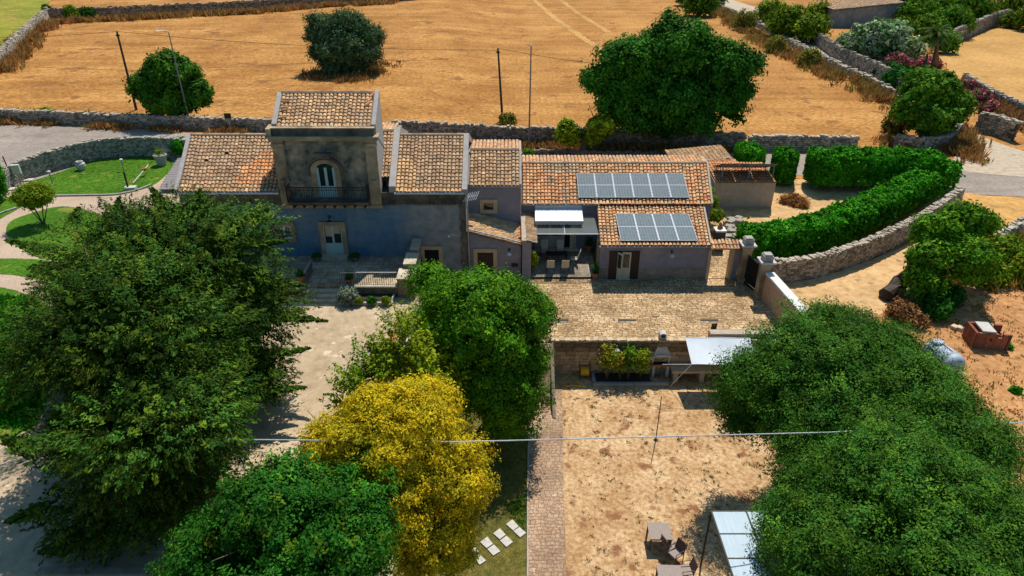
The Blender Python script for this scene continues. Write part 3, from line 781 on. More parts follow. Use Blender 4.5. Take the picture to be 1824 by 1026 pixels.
# left roof
def rp(x0, x1, ef_y, ef_z, r_y, r_z, colfn, back=True, over=.22, rdg=True, low=None):
    mb = MB()
    V = Vector((0, r_y - ef_y, r_z - ef_z)).normalized(); L_ = math.hypot(r_y - ef_y, r_z - ef_z)
    tiles(mb, Vector((x0, ef_y, ef_z)) - V * over, Vector((1, 0, 0)), V, x1 - x0, L_ + over, rng, colfn)
    if low:      # shallow rear pitch
        tiles(mb, Vector((x0, r_y + low, r_z - .13 * low)), Vector((1, 0, 0)), Vector((0, -1, .13)), x1 - x0, low * 1.008, rng, pal(ORANGE + YEL + BROWN))
    elif back:
        V2 = Vector((0, -(r_y - ef_y), r_z - ef_z)).normalized()
        tiles(mb, Vector((x0, 2 * r_y - ef_y, ef_z)) - V2 * over, Vector((1, 0, 0)), V2, x1 - x0, L_ + over, rng, pal(BROWN + YEL))
    if rdg: ridge_tiles(mb, (x0, r_y, r_z + .06), (x1, r_y, r_z + .06), rng, BROWN + YEL)
    return mb
def left_col(u, v, r):
    if v > .10 and u > .53 + .10 * v + .32 * max(0, v - .42) / .4: return r.choice(ORANGE + YEL[:1]) if r.random() < .93 else r.choice(YEL)
    if v < .16: return r.choice(YEL + BROWN)
    return r.choice(BROWN)
zE = 6.45
mb = rp(LX0 + .12, -14.82, FY, 6.5, 46.5, 8.43, left_col); mb.build('roof', RM(), main)
mb = MB()
def verge(mb, x, w, ye, ze, yr, zr, h=.24, back=True):
    if mb.v: mb.cut()
    mb.hexa([(x - w / 2, ye - .25, ze - .25), (x + w / 2, ye - .25, ze - .25), (x + w / 2, yr, zr - .25), (x - w / 2, yr, zr - .25),
             (x - w / 2, ye - .25, ze + h - .08), (x + w / 2, ye - .25, ze + h - .08), (x + w / 2, yr, zr + h), (x - w / 2, yr, zr + h)])
    if back:
        yb = 2 * yr - ye
        mb.hexa([(x - w / 2, yr, zr - .25), (x + w / 2, yr, zr - .25), (x + w / 2, yb, ze - .25), (x - w / 2, yb, ze - .25),
                 (x - w / 2, yr, zr + h), (x + w / 2, yr, zr + h), (x + w / 2, yb, ze + h), (x - w / 2, yb, ze + h)])
verge(mb, LX0, .26, FY, 6.5, 46.5, 8.43, .16)
verge(mb, -7.62, .42, FY + .1, 6.62, 47.2, 8.62, .24)
verge(mb, -3.02, .34, FY, 6.5, 46.5, 8.43, .2)
verge(mb, -14.6, .3, 41.9, 10.55, 44.95, 11.65, .16, False)
mb.build_each('verge', MT['verge'], main)
mb = rp(-9.7, -7.82, FY + 1.5, 6.95, 47.2, 8.52, pal(BROWN + YEL), low=3.4); mb.build('roof', RM(), main)
def wing_col(u, v, r):
    if u < .27 and v < .55 and u + .1 < .42 - .15 * v: return r.choice(YEL)
    return r.choice(YEL) if v < .07 else r.choice(BROWN)
mb = rp(-7.42, -3.18, FY, 6.5, 46.5, 8.43, wing_col); mb.build('roof', RM(), main)
# stone band, gutters and quoins
mb = MB()
for (a, b) in ((LX0, -14.82), (-8.38, -3.0)):
    if mb.v: mb.cut()
    mb.box(a, b, FY - .06, FY + .02, 5.62, 5.80)
    t = a
    while t < b: 
        l = rng.uniform(.1, .3); mb.box(t, min(b, t + l * .8), FY - .10, FY - .04, 5.50 + rng.uniform(-.03, .02), 5.62); t += l
mb.build_each('string_course', MT['stone_dark'], main)
mb = MB(); mb.box(LX0, -14.82, FY - .035, FY + .015, 5.8, 6.3); mb.cut(); mb.box(-8.38, -3.0, FY - .035, FY + .015, 5.8, 6.3)
mb.build_each('frieze', MT['stone_dark'], main)
for (a, b) in ((LX0 + .1, -14.85), (-7.5, -3.1)):
    mb = MB(); mb.tube([(a, FY - .30, 6.36), (b, FY - .30, 6.36)], .07, 8); mb.build('gutter', MT['gutter_pale'], main)
mb = MB(); z = 0
while z < 5.5:
    w = .42 if int(z / .4 + .01) % 2 else .34; mb.box(-3.0 - w, -2.99, FY - .05, FY + .01, z, z + .4); z += .4
mb.build('quoin', MT['stone_dark'], main)
mb = MB(); mb.tube([(-2.9, FY - .3, 6.3), (-2.88, FY - .12, 6.0), (-2.88, FY - .12, .1)], .05, 8); mb.build('downpipe', MT['gutter'], main)
mb = MB(); mb.box(LX0, -6.6, FY - .10, FY - .015, 1.2, 2.12); mb.build('plinth', MT['fade'], main)
# windows and doors of the ground floor
x0, x1, z0, z1 = RZ(494, 520, 400, 424, FY)
opening(main, 'window', x0, x1, z0, z1 - .05, FY - .02, .26, 2, 'stone_trim', 'white_paint', 'glass_green')
x0, x1, z0, z1 = RZ(579, 611, 401, 449, FY)
opening(main, 'front_door', x0, x1, 2.05, z1, FY - .1, .28, 2, 'stone_trim', 'aqua_paint', 'glass_dark', sill=False, solid=.38)
mb = MB(); mb.box(x0 + .12, x0 + (x1 - x0) * .46, FY - .128, FY - .120, 2.05 + (z1 - 2.05) * .62, z1 - .1); mb.cut(); mb.box(x0 + (x1 - x0) * .55, x1 - .12, FY - .128, FY - .120, 2.05 + (z1 - 2.05) * .72, z1 - .1); mb.build_each('curtain', MT['sand_surround'], main)
mb = MB(); mb.box(x0 - .3, x1 + .3, FY - .75, FY - .1, 1.78, 2.04); mb.build('door_step', MT['stone_step'], main)
x0, x1, z0, z1 = RZ(758, 783, 444, 500, FY)
opening(main, 'side_door', x0, x1, 0, z1, FY, .24, 1, 'sand_surround', None, 'interior', sill=False)
x0, x1, z0, z1 = RZ(683, 691, 321, 332, FY + 1.5)
opening(main, 'attic_window', x0, x1, z0, z1, FY + 1.5, .12, 1, 'stone_dark', None, 'glass_dark')
# tower: dressed front, pilasters, cornice, parapet, roof
mb = MB(); mb.box(-14.3, -8.9, FY - .05, FY + .02, 5.32, 9.8); mb.build('tower_face', MT['tower_stone'], main)
mb = MB()
for a in (-14.82, -9.08):
    if mb.v: mb.cut()
    mb.box(a, a + .70, FY - .14, FY + .03, 5.32, 9.75)
    mb.box(a + .10, a + .60, FY - .17, FY - .13, 7.3, 9.3); mb.box(a + .10, a + .60, FY - .17, FY - .13, 5.7, 7.0)
    mb.lathe((a + .35, FY - .16, 7.02), [(.16, 0), (.2, .1), (.16, .2)], 12)
    mb.box(a - .04, a + .74, FY - .20, FY + .01, 9.40, 9.55); mb.box(a - .05, a + .75, FY - .22, FY + .02, 5.30, 5.50)
mb.build_each('pilaster', MT['stone_trim'], main)
mb = MB(); mb.box(-14.80, -14.79, FY - .02, 45.2, 6.4, 9.9); mb.cut(); mb.box(-8.41, -8.385, FY - .02, 45.2, 6.4, 9.9); mb.build_each('tower_side', MT['verge'], main)
mb = MB()
mb.box(-14.95, -8.25, FY - .28, FY + .3, 9.75, 9.92); mb.box(-15.05, -8.15, FY - .40, FY + .5, 9.92, 10.03); mb.build('cornice', MT['stone_trim'], main)
mb = MB(); mb.box(-14.72, -8.45, FY - .12, FY + .14, 10.03, 10.46); mb.build('parapet', MT['stone_dark'], main)
mb = MB(); mb.box(-14.76, -8.40, FY - .16, FY + .18, 10.46, 10.53); mb.box(-15.0, -14.70, FY - .3, FY + .8, 10.03, 10.5); mb.build('coping', MT['stone_trim'], main)
mb = MB(); body(mb, -14.6, -8.5, 41.75, 45.15, 9.9, 10.5, (44.95, 11.6), 11.5); mb.box(-14.72, -8.42, 41.34, 41.85, 9.98, 10.30); mb.build('tower_attic', MT['verge'], main)
mb = rp(-14.46, -8.7, 41.85, 10.55, 44.95, 11.68, pal(BROWN + YEL + YEL), over=.3, back=False)
for k in range(7):
    t = rng.uniform(.1, .9); c = rng.choice(YEL); y = 41.9 + t * 2.7; z = 10.72 + t * 1.0
    mb.tube([(-14.3, y, z), (-13.9, y + rng.uniform(-.1, .1), z + .01)], .08, 6, 0, c)
for k in range(3):
    y = 43.4 + k * .45; z = 10.66 + (y - 41.85) * .365; mb.tube([(-9.1 + .12 * k, y, z + .08), (-8.9 + .12 * k, y + .35, z + .2)], .08, 6, 0, rng.choice(ORANGE))
mb.build('roof', RM(), main)
mb = MB()      # right gable parapet of the tower, thick and rendered
mb.poly([(-8.62, 41.5, 10.0), (-8.62, 41.5, 10.62), (-8.62, 44.95, 11.86), (-8.62, 45.2, 11.86), (-8.62, 45.2, 8)])
mb.poly([(-8.36, 45.2, 8), (-8.36, 45.2, 11.86), (-8.36, 44.95, 11.86), (-8.36, 41.5, 10.62), (-8.36, 41.5, 10.0)])
for a, b in (((41.5, 10.62), (44.95, 11.86)), ((44.95, 11.86), (45.2, 11.86)), ((45.2, 11.86), (45.2, 8)), ((41.5, 10.0), (41.5, 10.62))):
    mb.quad((-8.62, *a), (-8.36, *a), (-8.36, *b), (-8.62, *b))
mb.build('gable_parapet', MT['verge'], main)
# balcony door with arched surround
bx0, bx1, bz0, bz1 = RZ(565, 598, 290, 338, FY)
bz0 = 6.02; cx = (bx0 + bx1) / 2; hw_ = (bx1 - bx0) / 2
def arch_ring(mb, cx, zs, r0, r1, ya, yb, n=14, a0=0, a1=math.pi, sq=.75):
    for k in range(n):
        t0 = a0 + (a1 - a0) * k / n; t1 = a0 + (a1 - a0) * (k + 1) / n
        P = []
        for y in (ya, yb):
            for (r, t) in ((r0, t0), (r0, t1), (r1, t1), (r1, t0)):
                P.append((cx + r * math.cos(t), y, zs + r * math.sin(t) * sq))
        mb.hexa(P)
zs = bz1 - hw_ * .75
mb = MB()
mb.box(cx - hw_ - .34, cx - hw_, FY - .16, FY, bz0, zs); mb.box(cx + hw_, cx + hw_ + .34, FY - .16, FY, bz0, zs)
arch_ring(mb, cx, zs, hw_, hw_ + .34, FY - .16, FY)
bd = mb.build('balcony_door', MT['stone_trim'], main)
mb = MB(); arch_ring(mb, cx, zs, hw_ + .42, hw_ + .56, FY - .24, FY - .02, 16, -.35, math.pi + .35); mb.cbox((cx, FY - .2, zs + (hw_ + .5) * .75 + .10), .9, .3, .22); mb.cbox((cx, FY - .22, zs + (hw_ + .5) * .75 + .28), 1.1, .36, .1)
mb.build('hood_mould', MT['stone_dark'], bd)
mb = MB()
for a, b in ((-hw_, -hw_ + .16), (-.09, .09), (hw_ - .16, hw_)): mb.box(cx + a, cx + b, FY - .085, FY - .055, bz0, zs + .15)
mb.box(cx - hw_ + .16, cx - .09, FY - .085, FY - .055, bz0, bz0 + .75); mb.box(cx + .09, cx + hw_ - .16, FY - .085, FY - .055, bz0, bz0 + .75)
mb.build('door_leaf', MT['aqua_paint'], bd)
mb = MB(); mb.box(cx - hw_, cx + hw_, FY - .055, FY - .052, bz0, zs)
mb.poly([(cx + hw_ * math.cos(t), FY - .055, zs + hw_ * math.sin(t) * .75) for t in [math.pi * k / 12 for k in range(13)]])
mb.build('pane', MT['glass_dark'], bd)
sx0, sx1 = PY(513, 370, 40.3).x, PY(657, 370, 40.3).x
bal = MB(); bal.box(sx0, sx1, 40.32, FY - .14, 5.80, 5.95)
balc = bal.build('balcony', MT['stone_dark'], main)
mb = MB()
for k in range(8):
    if k: mb.cut()
    mb.box(sx0 + .25 + k * (sx1 - sx0 - .6) / 7, sx0 + .35 + k * (sx1 - sx0 - .6) / 7, 40.5, FY - .05, 5.5, 5.8)
mb.build_each('bracket', MT['iron'], balc)
mb = MB()
for (a, b) in (((sx0 + .04, 40.36), (sx1 - .04, 40.36)), ((sx0 + .04, 40.36), (sx0 + .04, FY - .14)), ((sx1 - .04, 40.36), (sx1 - .04, FY - .14))):
    A = Vector((*a, 0)); B = Vector((*b, 0)); L_ = (B - A).length
    for z, w in ((6.95, .05), (6.78, .025), (6.02, .035)): mb.bar(A + Vector((0, 0, z)), B + Vector((0, 0, z)), w)
    n = int(L_ / .14)
    for k in range(n + 1):
        q = A + (B - A) * k / n; o = Vector((0, -.07, 0)) if a[1] == b[1] else Vector((0, 0, 0))
        mb.tube([q + Vector((0, 0, 6.95)), q + Vector((0, 0, 6.5)), q + o + Vector((0, 0, 6.2)), q + Vector((0, 0, 6.0))], .014, 4)
        if k % 2 == 0: mb.tube([q + Vector((-.05, 0, 6.80)), q + Vector((0, 0, 6.88)), q + Vector((.05, 0, 6.80)), q + Vector((0, 0, 6.70)), q + Vector((-.05, 0, 6.80))], .012, 4)
for x in (sx0 + .04, sx1 - .04): mb.tube([(x, 40.36, 5.95), (x, 40.36, 7.2)], .035, 6); mb.tube([(x, 40.36, 7.2), (x, 40.36, 7.45)], [.03, .004], 6)
mb.build('railing', MT['iron'], balc)
mb = MB(); mb.box(sx0 - .35, sx1 + .35, FY - .12, FY - .02, 5.28, 5.46); mb.build('lintel_band', MT['stone_trim'], main)

# porch, steps, railings
pz = 1.8
px0, px1 = -17.5, -6.05
po = thing('porch_terrace', (-11, 36.9, 1.2), 'raised stone porch terrace with four steps down to the beige yard', 'terrace')
mb = MB(); mb.box(px0, px1, 36.95, FY - .01, 1.0, pz); mb.build('floor', MT['porch'], po)
s0, s1 = PZ(548, 508, 1.8).x, PZ(608, 508, 1.8).x
for k in range(3):
    mb = MB(); mb.box(s0, s1, 36.95 - .36 * (k + 1), 36.95 - .36 * k - .002, 1.0, pz - .15 * (k + 1)); mb.build('step', MT['stone_step'], po)
mb = MB(); mb.box(px0, s0, 36.85, 36.948, 1.0, pz - .02); mb.cut(); mb.box(s1, px1, 36.78, 36.948, 1.0, pz - .02); mb.build_each('front_wall', MT['plaster_base'], po)
mb = MB(); mb.box(s1, px1 - 1, 36.70, 36.98, pz, pz + .08); mb.build('coping', MT['stone_step'], po)
def railing(A, B, h, label, end=None):
    A = Vector(A); B = Vector(B); t = thing('porch_railing', A, label, 'railing', None)
    mb = MB(); n = int((B - A).length / .13)
    for k in range(n + 1):
        if k: mb.cut()
        q = A + (B - A) * k / n; mb.bar(q, q + Vector((0, 0, h)), .022)
    mb.build_each('baluster', MT['iron'], t)
    mb = MB(); mb.bar(A + Vector((0, 0, h)), B + Vector((0, 0, h)), .07, .05); mb.build('handrail', MT['gutter'], t); mb = MB(); mb.bar(A + Vector((0, 0, .1)), B + Vector((0, 0, .1)), .035); mb.build('bottom_rail', MT['gutter'], t)
railing((s1 + .03, 36.85, pz + .08), (-7.05, 36.85, pz + .08), .92, 'thin balustered railing along the sunlit end of the porch')
railing((s0 - .05, 36.95, pz), (s0 - .05, 38.6, pz), .92, 'short dark railing beside the top of the porch steps')
# stepped end wall of the porch
mb = MB()
mb.box(-7.0, -5.98, 36.55, 37.9, .2, 2.45); mb.box(-6.75, -6.05, 37.9, 39.5, .2, 2.75); mb.box(-6.5, -6.05, 39.5, FY - .11, .2, 3.05)
ew = thing('porch_end_wall', (-6.4, 36.6, 0), 'stepped rubble end wall with pale coping at the right of the porch', 'wall')
mb.build('wall', MT['plaster_base'], ew)
mb = MB(); mb.box(-7.05, -5.93, 36.5, 37.92, 2.45, 2.55); mb.cut(); mb.box(-6.8, -6.0, 37.92, 39.52, 2.75, 2.85); mb.cut(); mb.box(-6.55, -6.0, 39.52, FY - .12, 3.05, 3.15); mb.build_each('coping', MT['stone_step'], ew)
# flower bed below
mb = MB(); mb.box(s1 + .1, -7.2, 35.55, 35.7, 1.15, 1.42); mb.box(-7.34, -7.2, 35.7, 36.75, 1.15, 1.42); mb.box(s1 + .1, s1 + .24, 35.7, 36.75, 1.15, 1.42)
fb = mb.build('flower_bed', MT['concrete']); tag(fb, 'narrow kerbed flower bed below the porch railing', 'flower bed')
mb = MB(); mb.box(s1 + .24, -7.34, 35.7, 36.77, 1.15, 1.36); mb.build('soil', MT['soil'], fb)
# pale stairs from the yard down to the court
st = thing('garden_steps', (-5.2, 32, 0), 'pale curved steps between the beige yard and the path under the round tree', 'steps')
for k in range(5):
    mb = MB(); mb.box(-5.95 + .30 * k, -5.64 + .30 * k, 31.0 - .5 * k * .4, 35.2 - .1 * k, -.4, 1.24 - .22 * k); mb.build('step', MT['stone_step'], st)
wall_lamp(*[(lambda p: (p.x, FY - .02, p.z))(PY(588, 388, FY))][0], 'small lit lantern above the pale blue front door', True, 'iron')
# ================= low middle house with lean-to
an = thing('annex_house', (-1.1, FY, 0), 'lower grey house between farmhouse and panelled house, with a sideways tiled lean-to in front', 'house')
mb = MB()
body(mb, -2.99, .60, 44.4, 51.4, 0, 5.65, (47.7, 6.92), 6.4)
mb.hexa([(-2.985, FY + .01, 0), (.62, FY + .01, 0), (.62, 44.45, 0), (-2.985, 44.45, 0), (-2.985, FY + .01, 3.5), (.62, FY + .01, 2.52), (.62, 44.45, 2.52), (-2.985, 44.45, 3.5)])
mb.build('wall', MT['plaster_lilac'], an)
mb = rp(-2.82, .48, 44.4, 5.72, 47.7, 7.0, pal(BROWN + BROWN + YEL), over=.2, low=3.8); mb.build('roof', RM(), an)
mb = MB(); verge(mb, .56, .14, 44.4, 5.72, 47.7, 7.0, .14, False); mb.hexa([(.49, 47.7, 6.7), (.63, 47.7, 6.7), (.63, 51.5, 6.3), (.49, 51.5, 6.3), (.49, 47.7, 7.12), (.63, 47.7, 7.12), (.63, 51.5, 6.6), (.49, 51.5, 6.6)]); mb.build('verge', MT['verge'], an)
mb = MB(); mb.tube([(-2.8, 44.15, 5.6), (.6, 44.15, 5.6)], .06, 8); mb.tube([(.58, 44.2, 5.6), (.58, 44.3, 5.3), (.58, 44.3, 2.6)], .04, 6); mb.build('gutter', MT['gutter'], an)
mb = MB()      # lean-to: ribs run left to right, slope falls to the right
V = Vector((-3.6, 0, 1.0)).normalized(); L_ = 3.6 * math.hypot(1, 1 / 3.6)
tiles(mb, Vector((.66, 44.4, 2.58)), Vector((0, -1, 0)), V, 3.35, L_ + .02, rng, lambda u, v, r: r.choice(ORANGE if v < .12 else YEL + YEL + BROWN[4:7]))
mb.build('lean_to_roof', RM(), an)
mb = MB(); mb.tube([(-2.95, 41.22, 3.76), (.6, 41.22, 2.78)], .045, 6); mb.build('pipe', MT['gutter_pale'], an)
x0, x1, z0, z1 = RZ(863, 880, 361, 373, 44.4)
opening(an, 'window', x0, x1, z0, z1, 44.39, .26, 1, 'sand_surround', None, 'glass_dark')
x0, x1, z0, z1 = RZ(851, 879, 449, 500, FY)
opening(an, 'shuttered_door', x0, x1, 0, z1, FY, .26, 1, 'sand_surround', 'dark_wood', 'dark_wood', sill=False, solid=.98)
p = PY(907, 447, FY); wall_lamp(p.x, FY, p.z, 'white enamel shade lamp beside the brown shuttered door', shade='white_paint')
p = PY(917, 472, FY); mb = MB(); mb.box(p.x - .2, p.x - .05, FY - .08, FY, p.z - .12, p.z + .12); mb.box(p.x - .05, p.x + .2, FY - .06, FY, p.z - .12, p.z + .12)
tag(mb.build('meter_box', MT['iron']), 'two small dark boxes on the lilac wall near the white lamp', 'meter box')
p = PY(800, 418, FY); mb = MB(); mb.cbox((p.x, FY - .2, p.z), .12, .22, .12); mb.bar((p.x, FY - .1, p.z), (p.x, FY, p.z), .04); mb.bar((p.x + .0, FY - .02, p.z), (p.x + .6, FY - .02, p.z - .04), .02)
tag(mb.build('floodlight', MT['white_paint']), 'tiny white floodlight high on the big blank farmhouse wall', 'floodlight')
# TV antenna
p = PY(838, 362, 41.0); a = thing('tv_antenna', (-2.95, 41.0, 5.6), 'white fishbone aerial on the corner of the farmhouse roof', 'antenna')
mb = MB(); mb.tube([(-2.95, 41, 5.3), (-2.95, 41, 6.35)], .02, 5); mb.build('mast', MT['gutter'], a)
mb = MB(); A = Vector((-3.0, 41.1, 6.0)); B = Vector((-2.2, 40.7, 6.3)); mb.bar(A, B, .03)
for k in range(7):
    q = A + (B - A) * k / 6; mb.bar(q + Vector((-.12, -.2, -.22)), q + Vector((.12, .2, .22)), .025)
mb.bar(A + Vector((.1, -.25, -.5)), A + Vector((.25, .1, .25)), .03); mb.build('boom', MT['white_paint'], a)

# dividing wall left of the patio
dw = thing('divider_wall', (.95, 41, 0), 'narrow wall with a one sided brown tile coping at the left of the patio', 'wall')
mb = MB(); mb.box(.68, 1.28, 40.9, 45.8, 0, 2.95); mb.build('wall', MT['plaster_lilac'], dw)
mb = MB(); tiles(mb, Vector((1.55, 40.85, 2.85)), Vector((0, 1, 0)), Vector((-1, 0, .32)), 4.9, .62, rng, pal(BROWN), .2, .3); mb.box(.64, .96, 40.85, 45.8, 2.95, 3.08, 2); mb.build('tile_coping', RM(), dw)

# ================= long low house with solar panels
side = thing('side_house', (7.2, 45.8, 0), 'long low house with orange tiled roofs carrying the solar panels, beside the patio', 'house')
EY = 45.75
mb = MB()
body(mb, .66, 13.75, EY, 52.5, 0, 3.72, (49.85, 5.15), 4.8)
mb.hexa([(5.92, FY, 0), (13.05, FY, 0), (13.05, EY, 0), (5.92, EY, 0), (5.92, FY, 2.62), (13.05, FY, 2.62), (13.05, EY, 3.5), (5.92, EY, 3.5)])
mb.build('wall', MT['plaster_lilac'], side)
def up_col(u, v, r):
    if u < .12: return r.choice(ORANGE + YEL)
    if u < .30:
        if v > .72: return r.choice(BROWN[2:])
        return r.choice(BROWN + ORANGE[:2]) if (math.sin(u * 90) > -.1) else r.choice(ORANGE)
    return r.choice(ORANGE + YEL + YEL)
mb = rp(.72, 13.7, EY, 3.82, 49.85, 5.28, up_col, over=.22, low=2.7); mb.build('roof', RM(), side)
mb = MB(); V = Vector((0, EY - FY, 3.6 - 2.72)).normalized()
def lo_col(u, v, r):
    if u < .3 and .2 < v < .45 and r.random() < .6: return r.choice(BROWN)
    return r.choice(ORANGE[3:] + YEL + YEL)
tiles(mb, Vector((5.85, FY, 2.72)) - V * .28, Vector((1, 0, 0)), V, 7.3, 4.78, rng, lo_col); mb.build('roof', RM(), side)
mb = MB(); verge(mb, 13.76, .14, EY, 3.82, 49.85, 5.28, .12, False); mb.hexa([(13.69, 49.85, 4.9), (13.83, 49.85, 4.9), (13.83, 52.6, 4.6), (13.69, 52.6, 4.6), (13.69, 49.85, 5.38), (13.83, 49.85, 5.38), (13.83, 52.6, 5.0), (13.69, 52.6, 5.0)]); mb.cut(); mb.bar((13.2, FY - .2, 2.75), (13.2, EY, 3.62), .12, .2); mb.build_each('verge', MT['mortar'], side)
mb = MB(); mb.tube([(.7, EY - .28, 3.72), (6.1, EY - .28, 3.72)], .05, 8); mb.cut(); mb.tube([(5.8, FY - .34, 2.6), (13.1, FY - .34, 2.6)], .055, 8); mb.build_each('gutter', MT['gutter'], side)
mb = MB(); mb.box(5.90, 13.06, FY - .03, FY + .01, 0, .82); mb.build('plinth', MT['plaster_base'], side)
# shuttered door
x0, x1, z0, z1 = RZ(1098, 1123, 447, 497, FY)
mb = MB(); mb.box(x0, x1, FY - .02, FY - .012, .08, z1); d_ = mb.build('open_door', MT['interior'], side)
mb = MB(); mb.box(x0, x1 + .05, FY - .14, FY, 0, .09); mb.build('threshold', MT['stone_step'], d_)
def leaf(x, w, ang, z0, z1, mat, name, par, pan=True, gl=None):
    mb = MB(); d = Vector((math.cos(ang), -math.sin(ang), 0)) * w; a = Vector((x, FY - .04, 0)); n = Vector((d.y, -d.x, 0)).normalized() * .03
    def slab(u0, u1, za, zb, off=0, mm=0):
        P = [a + d * u0, a + d * u1]; o = n * off
        mb.hexa([P[0] - n + o + Vector((0, 0, za)), P[1] - n + o + Vector((0, 0, za)), P[1] + n + o + Vector((0, 0, za)), P[0] + n + o + Vector((0, 0, za)),
                 P[0] - n + o + Vector((0, 0, zb)), P[1] - n + o + Vector((0, 0, zb)), P[1] + n + o + Vector((0, 0, zb)), P[0] + n + o + Vector((0, 0, zb))], mm)
    slab(0, .15, z0, z1); slab(.85, 1, z0, z1); 
    for t in (0, .36, .93): slab(.15, .85, z0 + (z1 - z0) * t, z0 + (z1 - z0) * (t + .07))
    if gl: slab(.15, .85, z0 + .15, z0 + (z1 - z0) * .36, .01); slab(.15, .85, z0 + (z1 - z0) * .43, z0 + (z1 - z0) * .93, 0, 1)
    else:
        slab(.15, .85, z0 + .1, z1 - .1, -.3)
    return mb.build(name, [MT[mat], MT[gl or mat]], par)
leaf(x0 - .52, .54, .05, .05, z1, 'dark_wood', 'shutter', side); leaf(x1 + .02, .54, -.02, .05, z1, 'dark_wood', 'shutter', side)
leaf(x0 + .04, .45, .9, .1, z1 - .05, 'cream_paint', 'door_leaf', d_, gl='glass_dark'); leaf(x1 - .62, .60, .15, .1, z1 - .05, 'cream_paint', 'door_leaf', d_, gl='glass_dark')
p = PY(1196, 450, FY); wall_lamp(p.x, FY, p.z, 'grey shaded lamp on the lilac wall under the lower solar roof', shade='stone_white')
# patio side of the wing: pale door surround
mb = MB(); mb.box(5.86, 5.93, 42.2, 42.45, .15, 2.3); mb.box(5.86, 5.93, 43.3, 43.5, .15, 2.3); mb.box(5.86, 5.93, 42.2, 43.5, 2.1, 2.32); mb.build('side_surround', MT['sand_surround'], side)
# patio french windows
x0 = PY(954, 420, EY).x; x1 = PY(1022, 420, EY).x
mb = MB(); w = (x1 - x0) / 3
fw = opening(side, 'french_window', x0, x0 + 2 * w, .3, 2.75, EY - .01, .10, 2, 'cream_paint', 'cream_paint', 'glass_green', sill=False, solid=.36)
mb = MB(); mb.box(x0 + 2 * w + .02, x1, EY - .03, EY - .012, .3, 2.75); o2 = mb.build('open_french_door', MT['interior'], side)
mb = MB(); mb.box(x1 - .1, x1, EY - .09, EY - .031, .3, 2.8); mb.box(x0 + 2 * w + .02, x1, EY - .09, EY - .031, 2.7, 2.8); mb.hexa([(x1 - .45, EY - .4, .3), (x1 - .4, EY - .4, .3), (x1 - .02, EY - .09, .3), (x1 - .1, EY - .09, .3), (x1 - .45, EY - .4, 2.7), (x1 - .4, EY - .4, 2.7), (x1 - .02, EY - .09, 2.7), (x1 - .1, EY - .09, 2.7)]); mb.build('door_leaf', MT['cream_paint'], o2)
mb = MB(); mb.box(x0 - .15, x1 + .2, EY - .45, EY - .1, .15, .3); mb.build('threshold', MT['stone_step'], side)

# solar panels
def panel(w, h, name='solar_panel'):
    e = MB(); e.box(0, w, 0, h, 0, .04)
    return e
def panels(origin, ux, vy, nx, ny, w, h, gap, par):
    U = Vector((1, 0, 0)); V = vy.normalized(); N_ = U.cross(V)
    for j in range(ny):
        for i in range(nx):
            o = origin + U * (i * (w + gap)) + V * (j * (h + .01)) + Vector((ux * j, 0, 0))
            R = Matrix((U, V, N_)).transposed().to_4x4(); T = Matrix.Translation(o - WL[par.name]) @ R
            mb = MB(); b = .024
            mb.box(0, w, 0, b, 0, .045); mb.box(0, w, h - b, h, 0, .045); mb.box(0, b, b, h - b, 0, .045); mb.box(w - b, w, b, h - b, 0, .045)
            WL['_'] = Vector((0, 0, 0)); f = mb.build('solar_panel', MT['alu'], None, (0, 0, 0)); f.parent = par; f.matrix_local = T
            if i < nx - 1:
                m3 = MB(); m3.box(w, w + gap, 0, h, .0, .012)
                for k in range(5): m3.box(w, w + gap, k * h / 5 + .02, k * h / 5 + .02 + h / 10, .005, .04)
                g3 = m3.build('mounting_rail', MT['alu'], None, (0, 0, 0)); g3.parent = f; g3.location = (0, 0, 0)
            m2 = MB(); m2.box(b, w - b, b, h - b, .015, .036)
            g = m2.build('cells', MT['solar'], None, (0, 0, 0)); g.parent = f; g.location = (0, 0, 0)
Vs = Vector((0, 49.85 - EY, 5.28 - 3.82)).normalized(); Ns = Vector((1, 0, 0)).cross(Vs)
def onslope(px, py, y0, z0, V, off=.2):
    """point of the camera ray on the roof plane raised by off"""
    d = _dir(px, py); Nn = Vector((1, 0, 0)).cross(V); P0 = Vector((0, y0, z0)) + Nn * off
    t = (P0 - Vector((0, 0, H))).dot(Nn) / d.dot(Nn); return Vector((0, 0, H)) + d * t
A = onslope(1031, 352, EY, 3.82, Vs); B = onslope(1228, 352, EY, 3.82, Vs); C_ = onslope(1029, 309, EY, 3.82, Vs)
gap = .05; w = (B.x - A.x - 5 * gap) / 6; h = ((C_ - A).dot(Vs) - .03) / 2
panels(A, 0, Vs, 6, 2, w, h, gap, side); print('upper panel', w, h)
V2 = Vector((0, EY - FY, 3.6 - 2.72)).normalized()
A = onslope(1106, 429, FY, 2.72, V2); B = onslope(1243, 429, FY, 2.72, V2); C_ = onslope(1103, 381, FY, 2.72, V2)
w = (B.x - A.x - 3 * gap) / 4; h = ((C_ - A).dot(V2) - .03) / 2
panels(A, 0, V2, 4, 2, w, h, gap, side); print('lower panel', w, h)

